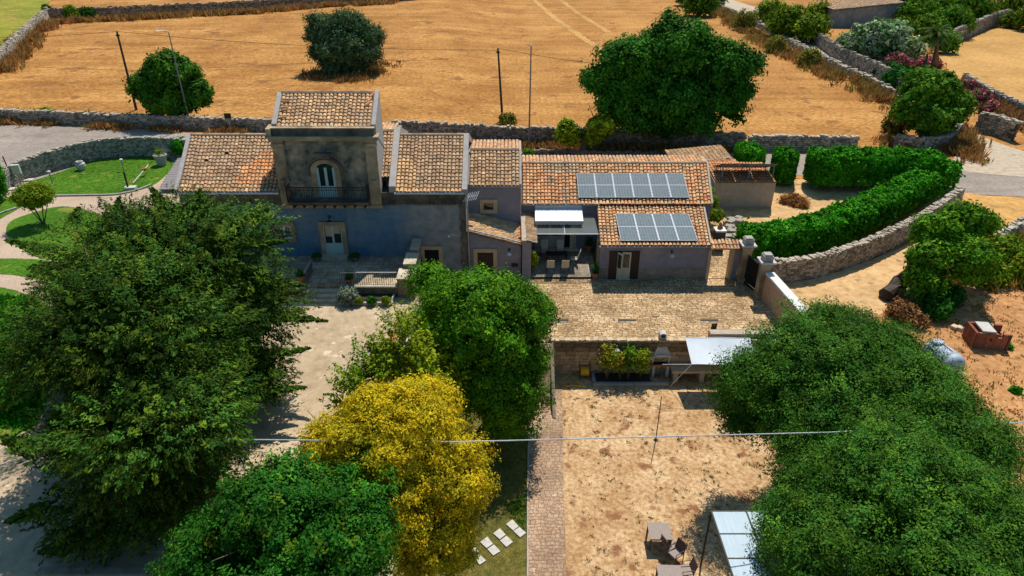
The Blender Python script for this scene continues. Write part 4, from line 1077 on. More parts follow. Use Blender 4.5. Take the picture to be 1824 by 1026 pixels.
# awning and glass canopy over the patio
aw = thing('awning', (3.2, EY, 3.4), 'bright white retractable awning above the patio dining table', 'awning')
ax0 = PY(953, 371, 45.7).x; ax1 = PY(1036, 371, 45.7).x; bx0 = PY(953, 392, 43.6).x; bx1 = PY(1039, 392, 43.6).x
mb = MB(); mb.hexa([(bx0, 43.5, 3.30), (bx1, 43.5, 3.30), (ax1, 45.7, 3.42), (ax0, 45.7, 3.42), (bx0, 43.5, 3.33), (bx1, 43.5, 3.33), (ax1, 45.7, 3.45), (ax0, 45.7, 3.45)]); mb.build('canvas', MT['awning'], aw)
mb = MB(); n = 12
for k in range(n):
    a = bx0 + (bx1 - bx0) * k / n; b = bx0 + (bx1 - bx0) * (k + 1) / n; m_ = (a + b) / 2
    mb.poly([(a, 43.49, 3.32), (a, 43.47, 3.12), (a + (b - a) * .25, 43.47, 3.06), (m_, 43.47, 3.04), (a + (b - a) * .75, 43.47, 3.06), (b, 43.47, 3.12), (b, 43.49, 3.32)])
mb.build('valance', MT['cloth_grey'], aw)
mb = MB(); mb.box(ax0, ax1, 45.62, 45.74, 3.45, 3.58); mb.build('cassette', MT['white_paint'], aw)
gc = thing('glass_canopy', (3.5, 42.4, 2.9), 'clear glass roof with thin pale edge over the patio', 'canopy')
mb = MB(); mb.hexa([(1.32, 42.35, 2.86), (5.88, 42.35, 2.86), (5.88, 45.72, 2.98), (1.32, 45.72, 2.98), (1.32, 42.35, 2.875), (5.88, 42.35, 2.875), (5.88, 45.72, 2.995), (1.32, 45.72, 2.995)]); mb.build('glass', MT['canopy_glass'], gc)
mb = MB(); mb.bar((1.32, 42.32, 2.87), (5.88, 42.32, 2.87), .05)
mb.bar((3.6, 42.35, 2.9), (3.6, 45.7, 3.02), .03); mb.build('frame', MT['alu'], gc)

# dining set
def chair(rot_only=False):
    t = thing('patio_chair', (0, 0, 0), '', 'chair')
    mb = MB(); mb.box(-.26, .26, -.25, .25, .42, .46); mb.build('seat', MT['cream_paint'], t)
    mb = MB(); mb.hexa([(-.26, .22, .46), (.26, .22, .46), (.26, .26, .46), (-.26, .26, .46), (-.26, .42, 1.1), (.26, .42, 1.1), (.26, .45, 1.1), (-.26, .45, 1.1)]); mb.build('backrest', MT['cream_paint'], t)
    for sx in (-1, 1):
        mb = MB(); mb.tube([(sx * .27, -.24, 0), (sx * .27, -.22, .66), (sx * .27, .30, .66)], .016, 5); mb.tube([(sx * .27, .26, 0), (sx * .27, .24, .46)], .016, 5); mb.build('side_frame', MT['iron'], t)
    return t
ch = chair()
def cpos(px, py, z=.15): q = PZ(px, py, z); return q.x, q.y, z
P_ = []
for (px, py, rz, lab) in ((970, 456, 0, 'left of the two tall backed chairs at the far side of the patio table'), (998, 456, 0, 'right of the two tall backed chairs at the far side of the patio table'),
                          (955, 470, math.pi / 2 - .2, 'pale chair turned sideways at the left end of the patio table'), (1022, 470, -math.pi / 2 - .15, 'bright white chair at the right end of the patio table'),
                          (980, 484, math.pi, 'left of the two chairs tucked in on the near side of the patio table'), (1006, 484, math.pi, 'right of the two chairs tucked in on the near side of the patio table')):
    q = cpos(px, py); P_.append((q[0], q[1], .15, rz, lab))
place_copies(ch, P_, 'chairs around the patio table')
cx_, cy_, _ = cpos(991, 468)
t = thing('patio_table', (cx_, cy_, .15), 'dark rectangular dining table in the shade of the patio', 'table')
mb = MB(); mb.box(cx_ - .75, cx_ + .75, cy_ - .35, cy_ + .35, .86, .90); mb.build('tabletop', MT['iron'], t)
for sx in (-1, 1):
    for sy in (-1, 1): mb = MB(); mb.box(cx_ + sx * .68 - .03, cx_ + sx * .68 + .03, cy_ + sy * .3 - .03, cy_ + sy * .3 + .03, .15, .86); mb.build('leg', MT['iron'], t)

# gateway wall with doorway, pillars, gate
gx0, gx1, _, gz = RZ(1264, 1299, 444, 501, FY)
gwl = thing('gateway_wall', (14.2, FY, 0), 'lilac wall with tile coping and an open stone framed doorway beside the pillar', 'wall')
mb = MB(); mb.box(13.06, gx0 - .18, FY - .02, FY + .4, 0, 2.35); mb.box(gx1 + .18, 15.3, FY - .02, FY + .4, 0, 2.35); mb.box(gx0 - .18, gx1 + .18, FY - .02, FY + .4, gz + .2, 2.35); mb.build('wall', MT['plaster_lilac'], gwl)
mb = MB(); mb.box(gx0 - .2, gx0, FY - .10, FY + .42, 0, gz + .2); mb.box(gx1, gx1 + .2, FY - .10, FY + .42, 0, gz + .2); mb.box(gx0, gx1, FY - .10, FY + .42, gz, gz + .2); mb.build('door_frame', MT['sand_surround'], gwl)
mb = MB(); tiles(mb, Vector((13.06, FY - .25, 2.42)), Vector((1, 0, 0)), Vector((0, 1, .35)), 2.4, .8, rng, pal(ORANGE[3:] + YEL)); mb.build('tile_coping', RM(), gwl)
sheet('gate_alley', [(13.2, 41.22), (16.0, 41.22), (16.6, 46.5), (13.9, 46.5)], .05, MT['court'])
def pillar(x, y, w, h, label, yaw=0):
    t = thing('gate_pillar', (x, y, 0), label, 'pillar')
    mb = MB(); mb.cbox((x, y, h / 2), w, w, h, yaw); mb.cbox((x, y, h - .18), w + .10, w + .10, .16, yaw); mb.cbox((x, y, .2), w + .1, w + .1, .4, yaw); mb.build('shaft', MT['stone_trim'], t)
    mb = MB(); mb.cbox((x, y, h + .06), w + .38, w + .38, .12, yaw); mb.build('cap', MT['concrete_pale'], t)
    mb = MB(); mb.cbox((x, y, h + .3), w + .02, w + .02, .36, yaw); mb.cbox((x, y, h + .50), w - .1, w - .1, .14, yaw); mb.build('finial_block', MT['concrete'], t)
    return t
p1 = PY(1331, 440, FY - .1); pillar(15.62, FY - .25, .58, 2.72, 'tall stone gate pillar with stepped cap joined to the doorway wall')
p2 = PY(1356, 480, 38.9); print('p2', p2)
pillar(16.15, 38.7, .58, 2.62, 'nearer stone gate pillar at the head of the white coped wall')
gt = thing('metal_gate', (15.9, 39.9, 0), 'dark iron gate between the two stone pillars', 'gate')
mb = MB(); A = Vector((15.70, 40.65, 0)); B = Vector((16.12, 39.1, 0))
for k in range(12): q = A + (B - A) * k / 11; mb.bar(q, q + Vector((0, 0, 2.1)), .035)
for z in (.15, 1.0, 2.1): mb.bar(A + Vector((0, 0, z)), B + Vector((0, 0, z)), .06)
mb.bar(A + (B - A) * .02 + Vector((0, 0, .05)), B + Vector((0, 0, .05)), .03, .1); mb.build('bars', MT['iron'], gt)
mb = MB(); C0 = A + Vector((.03, 0, .2)); mb.hexa([C0, B + Vector((.03, .05, .2)), B + Vector((.05, .05, .2)), C0 + Vector((.02, 0, 0)), C0 + Vector((0, 0, 1.8)), B + Vector((.03, .05, 2)), B + Vector((.05, .05, 2)), C0 + Vector((.02, 0, 1.8))]); mb.build('sheet_panel', MT['iron'], gt)
# white coped wall, falling towards the camera
W0 = Vector((16.35, 38.4, 0)); W1 = Vector((16.75, 33.5, 0))
cw = thing('white_coped_wall', (16.6, 33.5, 0), 'tan roughcast wall with bright white coping right of the paved court', 'wall')
mb = MB(); mb.hexa([W0 + Vector((-.2, 0, 0)), W1 + Vector((-.2, 0, 0)), W1 + Vector((.2, 0, 0)), W0 + Vector((.2, 0, 0)), W0 + Vector((-.2, 0, 1.9)), W1 + Vector((-.2, 0, 1.9)), W1 + Vector((.2, 0, 1.9)), W0 + Vector((.2, 0, 1.9))]); mb.build('wall', MT['plaster_tan'], cw)
mb = MB(); mb.hexa([W0 + Vector((-.26, 0, 1.9)), W1 + Vector((-.26, 0, 1.9)), W1 + Vector((.36, 0, 1.9)), W0 + Vector((.3, 0, 1.9)), W0 + Vector((-.24, 0, 2.0)), W1 + Vector((-.24, 0, 2.0)), W1 + Vector((.34, 0, 2.02)), W0 + Vector((.3, 0, 2.02))]); mb.build('coping', MT['stone_white'], cw)
# drains in the court
for i, (px, lab) in enumerate(((1117, 'dark drain slot in the middle of the paved court'), (1263, 'dark drain slot in the paved court nearest the white coped wall'), (996, 'dark drain slot at the left of the court beside the round tree'))):
    q = PZ(px, 571, 0); mb = MB(); mb.box(q.x - .55, q.x + .55, q.y - .09, q.y + .09, .02, .045); tag(mb.build('drain', MT['iron']), lab, 'drain', 'drain slots in the court')
# pale low ledge behind canopy
mb = MB(); q = PZ(1262, 598, 0); mb.box(q.x, 16.3, 33.75, 34.25, 0, .35); tag(mb.build('low_ledge', MT['plaster_warm']), 'low cream ledge on the court edge above the white canopy', 'ledge')
mb = MB(); q = PZ(1273, 594, 0); mb.cbox((q.x, q.y + .2, .3), .28, .05, .55, .3); mb.cbox((q.x - .1, q.y + .2, .26), .03, .3, .5, .3); mb.cbox((q.x, q.y + .2, .03), .4, .35, .04, .3); tag(mb.build('sign_stand', MT['iron']), 'small dark folded stand by the low cream ledge', 'stand')

# ================= shed with tilted rack
sh = thing('shed', (17, 53.9, 0), 'cream rendered shed with tiled roof and a tilted metal panel rack', 'shed')
sx0, sx1, _, sz = RZ(1270, 1378, 326, 370, 53.9)
mb = MB(); mb.hexa([(sx0, 53.9, 0), (sx1, 53.9, 0), (sx1, 57.6, 0), (sx0, 57.6, 0), (sx0, 53.9, 2.3), (sx1, 53.9, 2.3), (sx1, 57.6, 2.6), (sx0, 57.6, 2.6)]); mb.build('wall', MT['plaster_warm'], sh)
mb = MB(); tiles(mb, Vector((sx0 + .05, 53.75, 2.34)), Vector((1, 0, 0)), Vector((0, 1, .1)), sx1 - sx0 - .1, 3.9, rng, pal(ORANGE)); mb.build('roof', RM(), sh)
rk = MB()
hx0, hx1 = PY(1282, 293, 54.2).x, PY(1386, 293, 54.2).x
for x in (hx0 + .3, (hx0 + hx1) / 2 + .1, hx1 - .3): rk.bar((x, 54.05, 2.3), (x, 54.15, 3.75), .08); rk.bar((x, 55.9, 2.4), (x, 55.9, 2.95), .06); rk.bar((x, 54.2, 3.72), (x, 56.0, 2.9), .07)
rk.bar((hx0 + .3, 54.1, 2.5), (hx0 + .6, 55.8, 3.0), .04); rk.bar((hx0 + .3, 54.15, 3.72), (hx1 - .3, 54.15, 3.72), .06); rk.bar((hx0 + .3, 55.9, 2.93), (hx1 - .3, 55.9, 2.93), .06)
rko = rk.build('rack', MT['pole_steel'], sh)
nP = 3
for k in range(nP):
    a = hx0 + (hx1 - hx0) * k / nP + .02; b = hx0 + (hx1 - hx0) * (k + 1) / nP - .02
    mb = MB(); mb.hexa([(a, 54.1, 3.80), (b, 54.1, 3.80), (b, 56.05, 2.9), (a, 56.05, 2.9), (a, 54.1, 3.84), (b, 54.1, 3.84), (b, 56.05, 2.94), (a, 56.05, 2.94)]); mb.build('panel_back', MT['pole_steel'], sh)
sb = thing('outbuilding', (14.6, 55, 0), 'low outbuilding roofed in sideways tiles between long house and shed', 'outbuilding')
q0 = PY(1240, 276, 62).x
mb = MB(); mb.box(14.75, 20.1, 57.7, 63.4, 0, 2.0); mb.box(14.7, 15.6, 53.9, 57.7, 0, 2.0); mb.build('wall', MT['plaster_base'], sb)
mb = MB(); tiles(mb, Vector((14.7, 63.5, 1.95)), Vector((0, -1, 0)), Vector((1, 0, .10)), 4.0, 5.2, rng, pal(YEL + BROWN[4:7])); tiles(mb, Vector((14.9, 59.5, 1.98)), Vector((0, -1, 0)), Vector((1, 0, .10)), 5.6, 1.0, rng, pal(ORANGE))
tiles(mb, Vector((15.9, 59.5, 2.06)), Vector((0, -1, 0)), Vector((1, 0, .10)), 1.7, 4.1, rng, pal(ORANGE)); mb.build('roof', RM(), sb)
# flat topped block with terracotta shard
ps = thing('rubble_pier', (15.1, 46, 0), 'short rubble pier with white top and a red tile standing on it', 'pier')
mb = MB(); q = PY(1285, 395, 46); mb.cbox((q.x, 46, .75), .7, .7, 1.5); mb.build('pier', MT['stone_dark'], ps)
mb = MB(); mb.cbox((q.x, 46, 1.56), .8, .8, .12); mb.build('slab', MT['stone_white'], ps)
mb = MB()
for k in range(10):
    xa, xb = q.x - .22 + .044 * k, q.x - .22 + .044 * (k + 1); za, zb = .5 * math.sin(math.pi * k / 10), .5 * math.sin(math.pi * (k + 1) / 10)
    mb.hexa([(xa, 46.04, 1.6), (xb, 46.04, 1.6), (xb, 46.1, 1.6), (xa, 46.1, 1.6), (xa, 46.04, 1.62 + za), (xb, 46.04, 1.62 + zb), (xb, 46.1, 1.62 + zb), (xa, 46.1, 1.62 + za)])
mb.build('tile_shard', MT['terracotta'], ps)
mb = MB(); r2 = random.Random(3)
for k in range(40): 
    q = PZ(1305 + r2.uniform(-10, 14), 418 + r2.uniform(-26, 12), .4); mb.stone((q.x, q.y, r2.uniform(.1, .8)), .5, .5, .4, r2, r2.uniform(0, 3), .3, 0, (1, 1, 1))
tag(mb.build('rubble_heap', MT['drystone']), 'grey rubble heap between the pier and the hedge end', 'rubble')
# terrace planking left of the left wing
dk = MB(); dz_ = 1.55; ya, yb = PZ(300, 337, dz_).y, PZ(300, 276, dz_).y; n = 15
for k in range(n):
    y = ya + (yb - ya) * k / n; f = k / n; xl = PY(282 + 38 * f, 337 - 61 * f, y).x; xr = PY(350, 337 - 61 * f, y).x
    dk.box(xl, xr, y, y + (yb - ya) / n * .93, dz_ - .05, dz_)
for f in (.15, .8): x0_ = PY(282 + 38 * f, 337 - 61 * f, ya + (yb - ya) * f).x
dk.bar((PY(300, 337, ya).x, ya, dz_ - .1), (PY(328, 276, yb).x, yb, dz_ - .1), .12); dk.bar((PY(340, 337, ya).x, ya, dz_ - .1), (PY(345, 276, yb).x, yb, dz_ - .1), .12)
dk.bar((PY(300, 337, ya).x, ya + .1, 1.2), (PY(300, 337, ya).x, ya + .1, dz_ - .1), .14)
tag(dk.build('timber_deck', MT['wood_grey']), 'silvery plank deck beside the left gable of the farmhouse', 'timber deck')
# remote hut
hd = thing('stone_hut', tuple(G(1500, 60)), 'old stone hut with brown tiled roof far up on the right', 'hut')
c0 = G(1450, 35); c1 = G(1513, 63)
O_ = Vector((c0.x, c0.y, 0)); U_ = (Vector((c1.x, c1.y, 0)) - O_).normalized(); LU = 11.5; Wd = Vector((-U_.y, U_.x, 0)); LV = 14.0
mb = MB(); Q = [O_, O_ + U_ * LU, O_ + U_ * LU + Wd * LV, O_ + Wd * LV]
mb.hexa([q + Vector((0, 0, -.5)) for q in Q] + [Q[0] + Vector((0, 0, 3.4)), Q[1] + Vector((0, 0, 3.4)), Q[2] + Vector((0, 0, 4.9)), Q[3] + Vector((0, 0, 4.9))]); mb.build('wall', MT['plaster'], hd)
mb = MB(); tiles(mb, O_ - U_ * .3 - Wd * .3 + Vector((0, 0, 3.45)), U_, Wd + Vector((0, 0, .107)), LU + .6, LV + .5, rng, pal(BROWN), .42, .75); mb.build('roof', RM(), hd)
mb = MB(); q = O_ + U_ * 3.4 - Wd * .06; mb.cbox(q + Vector((0, 0, 1.3)), 1.3, .1, 2.6, math.atan2(U_.y, U_.x)); mb.build('doorway', MT['interior'], hd)
# ---------------------------------------------------------------- foliage
def quads_mesh(name, P, T, mat, parent, origin=None):
    """P (n,4,3) leaf corners, T (n,3) tint"""
    n = len(P); o0 = WL[parent.name] if parent is not None else Vector(origin)
    V = (P.reshape(-1, 3) - np.array(o0)).astype(np.float32)
    me = bpy.data.meshes.new(name)
    me.vertices.add(n * 4); me.vertices.foreach_set('co', V.ravel())
    me.loops.add(n * 4); me.loops.foreach_set('vertex_index', np.arange(n * 4, dtype=np.int32))
    me.polygons.add(n); me.polygons.foreach_set('loop_start', np.arange(0, n * 4, 4, dtype=np.int32))
    me.materials.append(mat)
    C = np.ones((n, 4), dtype=np.float32); C[:, :3] = T; C = np.repeat(C, 4, axis=0)
    at = me.color_attributes.new('tint', 'FLOAT_COLOR', 'CORNER'); at.data.foreach_set('color', C.ravel())
    me.update(calc_edges=True); me.validate()
    ob = bpy.data.objects.new(name, me); COL.objects.link(ob)
    if parent is not None: ob.parent = parent
    else: ob.location = o0
    WL[ob.name] = o0
    return ob
def unit(a): return a / np.maximum(np.linalg.norm(a, axis=1, keepdims=True), 1e-9)
def leaves(rs, pos, nrm, size, aspect, flat=.6, along=None):
    n = len(pos)
    nn = unit(nrm + rs.normal(0, flat, (n, 3)))
    r = rs.normal(0, 1, (n, 3)) if along is None else along + rs.normal(0, .45, (n, 3))
    t = unit(r - nn * (r * nn).sum(1, keepdims=True)); b = np.cross(nn, t)
    s = (size * rs.uniform(.6, 1.4, n))[:, None]
    return np.stack([pos - t * s * .5, pos + b * s * aspect * .5 - t * s * .05, pos + t * s * .5, pos - b * s * aspect * .5 - t * s * .05], 1)
def crown(rs, blobs, n, size, aspect=.5, lobe=.9, sub=.32, nlobes=None, pal_=((1, 1, 1),), var=.22, droop=0.0, spray=0.0, inner=.15, lowcut=-.8, upb=.25, gap=.0, flat=.8, ray=1.15, low=None, tden=1.0):
    """blobs: (centre, (rx, ry, rz)). Lobes over every blob, tufts over every lobe, leaves over every tuft."""
    B = [(np.array(c, float), np.array(r, float)) for c, r in blobs]
    area = np.array([4 * math.pi * (r[0] * r[1] * r[2]) ** (2 / 3) for _, r in B]); tot = area.sum()
    nl = nlobes or int(tot / (lobe * lobe * 1.3))
    LC, LD, LR = [], [], []
    for (c, r), a in zip(B, area):
        k = max(6, int(nl * a / tot)); d = unit(rs.normal(0, 1, (k * 3, 3)))
        # spread directions evenly
        keep = []
        mind = math.sqrt(4 * math.pi / k) * .62
        for i in range(len(d)):
            if d[i, 2] < lowcut: continue
            if all(np.linalg.norm(d[i] - d[j]) > mind for j in keep): keep.append(i)
            if len(keep) >= k: break
        d = d[keep]
        lr = lobe * rs.uniform(.65, 1.35, len(d))
        p = c + d * np.maximum(r - lobe * 1.0, r * .3) * rs.uniform(.78, ray, (len(d), 1))
        ok = np.ones(len(d), bool)
        for (c2, r2) in B:
            if c2 is c: continue
            ok &= (((p - c2) / r2) ** 2).sum(1) > .55
        if gap: ok &= rs.uniform(0, 1, len(d)) > gap
        LC.append(p[ok]); LD.append(unit(d / r)[ok]); LR.append(lr[ok])
    LC = np.concatenate(LC); LD = np.concatenate(LD); LR = np.concatenate(LR)
    # tufts
    k = np.maximum(5, (LR ** 2 * 3.2 * tden / (sub * sub)).astype(int)); idx = np.repeat(np.arange(len(LC)), k)
    td = unit(rs.normal(0, 1, (len(idx), 3)) + LD[idx] * .8 + np.array([0, 0, upb]))
    tp = LC[idx] + td * (LR[idx] * rs.uniform(.55, 1.08, len(idx)))[:, None] * np.array([1.1, 1.1, flat])
    ttint = (1 + rs.normal(0, var * .6, len(LC)))[idx] * (1 + rs.normal(0, var * .7, len(idx)))
    pc = np.array(pal_); tcol = pc[rs.randint(0, len(pc), len(idx))]
    # leaves
    li = rs.randint(0, len(tp), n); out = unit(td[li] + LD[li % 1] * 0)
    if spray:
        t = rs.uniform(0, 1, n) ** .8; dirs = unit(out + LD[idx[li]] * .9 + np.array([0, 0, -droop]))
        pos = tp[li] + dirs * (t * spray)[:, None] + rs.normal(0, 1, (n, 3)) * (sub * .55 * (1.1 - t))[:, None] * np.array([1, 1, .6])
        Q = leaves(rs, pos, out * .7 + np.array([0, 0, .7]), size, aspect, .42, dirs)
    else:
        pos = tp[li] + rs.normal(0, 1, (n, 3)) * sub * .42 + np.array([0, 0, -droop]) * rs.uniform(0, 1, (n, 1))
        Q = leaves(rs, pos, out + np.array([0, 0, .25]), size, aspect, .38)
    T = tcol[li] * (ttint[li] * rs.uniform(.78, 1.22, n))[:, None]
    if low is not None:      # (z0, z1, tint): the leaf colour turns greener and darker towards the lower skirt
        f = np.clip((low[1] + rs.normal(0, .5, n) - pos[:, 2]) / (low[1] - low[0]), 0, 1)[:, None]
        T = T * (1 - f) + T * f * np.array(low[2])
    # inner fill, coarse leaves that stop the crown from being hollow
    m = int(n * inner); bi = rs.choice(len(B), m, p=area / tot)
    c = np.array([b[0] for b in B])[bi]; r = np.array([b[1] for b in B])[bi]
    pos = c + unit(rs.normal(0, 1, (m, 3))) * r * (rs.uniform(.25, .72, m))[:, None]
    Q2 = leaves(rs, pos, unit(pos - c), size * 2.2, .7, .8)
    return np.concatenate([Q, Q2]), np.clip(np.concatenate([T, np.tile(pc.mean(0) * .8, (m, 1))]), .05, 3), LC
def limbs(rs, base, fork, targets, r0, mat, parent, k=9, name='trunk'):
    mb = MB(); base = Vector(base); fork = Vector(fork)
    mid = base.lerp(fork, .5) + Vector((rs.normal(0, .08), rs.normal(0, .08), 0))
    mb.tube([base - Vector((0, 0, .3)), base + Vector((0, 0, .1)), mid, fork], [r0 * 1.5, r0 * 1.15, r0 * .9, r0 * .8], 9)
    T = [targets[i] for i in rs.choice(len(targets), min(k, len(targets)), replace=False)]
    for t in T:
        t = Vector(t); a = fork.lerp(t, .35) + Vector((rs.normal(0, .2), rs.normal(0, .2), .15 * (t - fork).length * .5)); b = fork.lerp(t, .7) + Vector((rs.normal(0, .2), rs.normal(0, .2), .1))
        mb.tube([fork - Vector((0, 0, .1)), a, b, t], [r0 * .6, r0 * .42, r0 * .24, r0 * .06], 6)
        for _ in range(2):
            e = b + Vector(rs.normal(0, .9, 3)); mb.tube([a.lerp(b, .6), e], [r0 * .2, r0 * .04], 4)
    return mb.build(name, mat, parent)
def tree(name, label, cat, base, blobs, n, mat, seed, size=.2, aspect=.5, lobe=.9, r0=.25, fork=.3, group=None, k=9, extra=None, **kw):
    rs = np.random.RandomState(seed); base = Vector(base)
    t = thing(name, base, label, cat, group)
    Q, T, LC = crown(rs, blobs, n, size, aspect, lobe, **kw)
    if extra is not None:
        q, tt = extra(rs); Q = np.concatenate([Q, q]); T = np.concatenate([T, tt])
    quads_mesh('crown', Q, T, mat, t)
    c = np.mean([b[0] for b in blobs], axis=0); zlo = min(b[0][2] - b[1][2] for b in blobs)
    fk = Vector((base.x + (c[0] - base.x) * .4, base.y + (c[1] - base.y) * .4, max(base.z + .8, base.z + (c[2] - base.z) * fork * 2)))
    limbs(rs, base, fk, LC, r0, MT['bark'], t, k)
    return t
def bp(px, py, rx, ry=None, rz=None, Y=None, z=None, pix=True):
    """blob centred on the view ray at depth Y or height z; rx in pixels -> metres"""
    p = PY(px, py, Y) if Y is not None else PZ(px, py, z)
    Zc = p.y * CP + (H - p.z) * SP; r = rx * Zc / FPX
    return (p.x, p.y, p.z), (r, (ry if ry else .9) * r, (rz if rz else .9) * r)

LF = {}
LF['cypress'] = leafmat('cypress spray', (.060, .118, .012), .10)
LF['walnut'] = leafmat('walnut leaf', (.085, .215, .010), .16)
LF['yellow'] = leafmat('golden leaf', (.56, .43, .014), .2)
LF['mulb'] = leafmat('bright green leaf', (.032, .135, .012), .14)
LF['carob'] = leafmat('fine green leaf', (.056, .152, .016), .12)
LF['deep'] = leafmat('deep green leaf', (.045, .165, .012), .14)
LF['olive'] = leafmat('olive leaf', (.075, .135, .055), .12)
LF['hedge'] = leafmat('laurel hedge leaf', (.045, .25, .010), .2)
LF['shrub'] = leafmat('shrub leaf', (.17, .25, .012), .2)
LF['oleander'] = leafmat('white oleander', (.26, .36, .17), .2)
LF['pink'] = leafmat('pink oleander', (.42, .10, .13), .2)
LF['brush'] = leafmat('dry brush', (.42, .22, .08), .25)
LF['brushg'] = leafmat('green brush', (.30, .27, .04), .25)
LF['palm'] = leafmat('palm frond', (.07, .12, .02), .2)
LF['grass'] = leafmat('grass blade', (.10, .24, .02), .3)
LF['lav'] = leafmat('lavender', (.20, .25, .17), .2)
LF['tuft'] = leafmat('weed tuft', (.13, .14, .035), .2)

# big dark conifer, left foreground
def sprays(rs, tips):
    Q = []; T = []
    for (a, b, n) in tips:
        a = np.array(a); b = np.array(b); t = rs.uniform(0, 1, n); d = unit((b - a)[None])
        pos = a + (b - a) * t[:, None] + rs.normal(0, 1, (n, 3)) * ((1.05 - t) * .30)[:, None] * np.array([1, 1, .5])
        Q.append(leaves(rs, pos, np.tile([0, 0, 1.0], (n, 1)), .26, .42, .5, np.tile(d, (n, 1)))); T.append(np.ones((n, 3)) * rs.uniform(.7, 1.3, (n, 1)))
    return np.concatenate(Q), np.concatenate(T)
cz = lambda px, py, z: tuple(PZ(px, py, z))
ctips = [(cz(470, 560, 5), cz(582, 572, 5.2), 700), (cz(450, 640, 4), cz(552, 620, 4.3), 600), (cz(460, 500, 6), cz(548, 508, 6.2), 600), (cz(430, 700, 3), cz(545, 690, 3.2), 600),
         (cz(400, 440, 9), cz(512, 430, 9.0), 600), (cz(420, 400, 9), cz(478, 372, 10), 500), (cz(300, 380, 10), cz(270, 335, 10.6), 500), (cz(110, 450, 8), cz(10, 428, 8.2), 600), (cz(350, 380, 10), cz(356, 338, 10.6), 400),
         (cz(130, 400, 8), cz(140, 370, 8.4), 400), (cz(60, 800, 6), cz(5, 780, 6), 500), (cz(100, 900, 3), cz(10, 930, 2.6), 500), (cz(140, 960, 2), cz(70, 985, 1.6), 500), (cz(400, 420, 9), cz(440, 388, 9.6), 500), (cz(200, 400, 9), cz(212, 352, 9.8), 500)]
tree('conifer_tree', 'huge dark green cypress like tree filling the left foreground', 'tree', (-13.5, 20.5, 1.2),
     [bp(300, 450, 175, .9, .62, z=8.2), bp(230, 600, 190, .9, .8, z=7.5), bp(410, 545, 125, .9, .8, z=5.6), bp(170, 495, 98, .9, .6, z=5.2), bp(165, 755, 100, .9, .7, z=3.2),
      bp(420, 660, 95, .9, .8, z=3.6), bp(280, 760, 150, .9, .9, z=6.0), bp(215, 890, 104, .8, .7, z=2.4), bp(330, 850, 80, .8, .8, z=3.0), bp(125, 630, 80, .8, .7, z=3.0)],
     300000, LF['cypress'], 1, size=.155, aspect=.34, lobe=1.25, r0=.5, k=26, sub=.30, spray=.85, droop=.2, var=.5, flat=.34, ray=1.2, upb=.1, tden=.62, pal_=((1, 1, 1), (1.5, 1.2, .9), (.7, .9, 1.1), (.55, .75, .9)), inner=.16, extra=lambda rs: sprays(rs, ctips), gap=.22)
tree('walnut_tree', 'round dense green tree in the middle in front of the annex', 'tree', (-1.2, 29.2, -2.1),
     [bp(865, 570, 112, .9, .85, z=4.3), bp(808, 545, 60, .9, .9, z=3.6), bp(935, 560, 58, .9, .8, z=3.6), bp(880, 680, 92, .9, .9, z=1.4), bp(800, 620, 60, .9, .9, z=2.0), bp(935, 640, 52, .9, .9, z=1.8), bp(765, 500, 30, 1, 1.0, z=3.4), bp(905, 735, 44, .9, .9, z=-.2)],
     130000, LF['walnut'], 2, size=.16, aspect=.5, ray=1.25, lobe=1.0, r0=.28, k=14, sub=.34, var=.28, pal_=((1, 1, 1), (1.35, 1.2, 1), (.75, .95, 1.2)), gap=.12)
tree('golden_tree', 'large round tree with golden yellow foliage in the foreground', 'tree', (-4.1, 18.9, -2.3),
     [bp(700, 775, 118, .95, .8, z=5.3), bp(790, 850, 92, .9, .9, z=4.0), bp(625, 800, 82, .9, .8, z=4.6), bp(760, 935, 92, .9, .9, z=2.6), bp(700, 900, 100, .9, .9, z=3.6), bp(800, 985, 46, .9, .9, z=1.2), bp(745, 725, 70, .9, .8, z=5.0)],
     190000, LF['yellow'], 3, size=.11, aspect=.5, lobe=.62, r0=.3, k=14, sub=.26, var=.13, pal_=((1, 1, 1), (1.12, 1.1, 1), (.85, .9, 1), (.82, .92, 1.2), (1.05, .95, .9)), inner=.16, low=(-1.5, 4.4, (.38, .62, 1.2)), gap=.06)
tree('mulberry_tree', 'bright green leafy tree at the bottom, half under the golden tree', 'tree', (-7.5, 15.2, 1.2),
     [bp(480, 930, 125, .95, .8, z=5.4), bp(400, 985, 95, .9, .8, z=4.6), bp(590, 975, 108, .9, .8, z=4.8), bp(480, 1040, 150, .9, .8, z=4.0), bp(620, 890, 60, .9, .8, z=5.4), bp(350, 1020, 60, .9, .8, z=3.5)],
     150000, LF['mulb'], 4, size=.115, aspect=.55, lobe=.95, r0=.26, k=12, sub=.3, var=.28, pal_=((1, 1, 1), (1.0, 1.0, 1), (.8, .9, 1.1), (4.0, 1.9, 1.2)) if False else ((1, 1, 1), (1.25, 1.1, 1), (.75, .9, 1.1), (1, 1, 1), (1, 1, 1), (.9, 1, 1), (4.5, 1.6, 1)), inner=.16, gap=.1, ray=1.22)
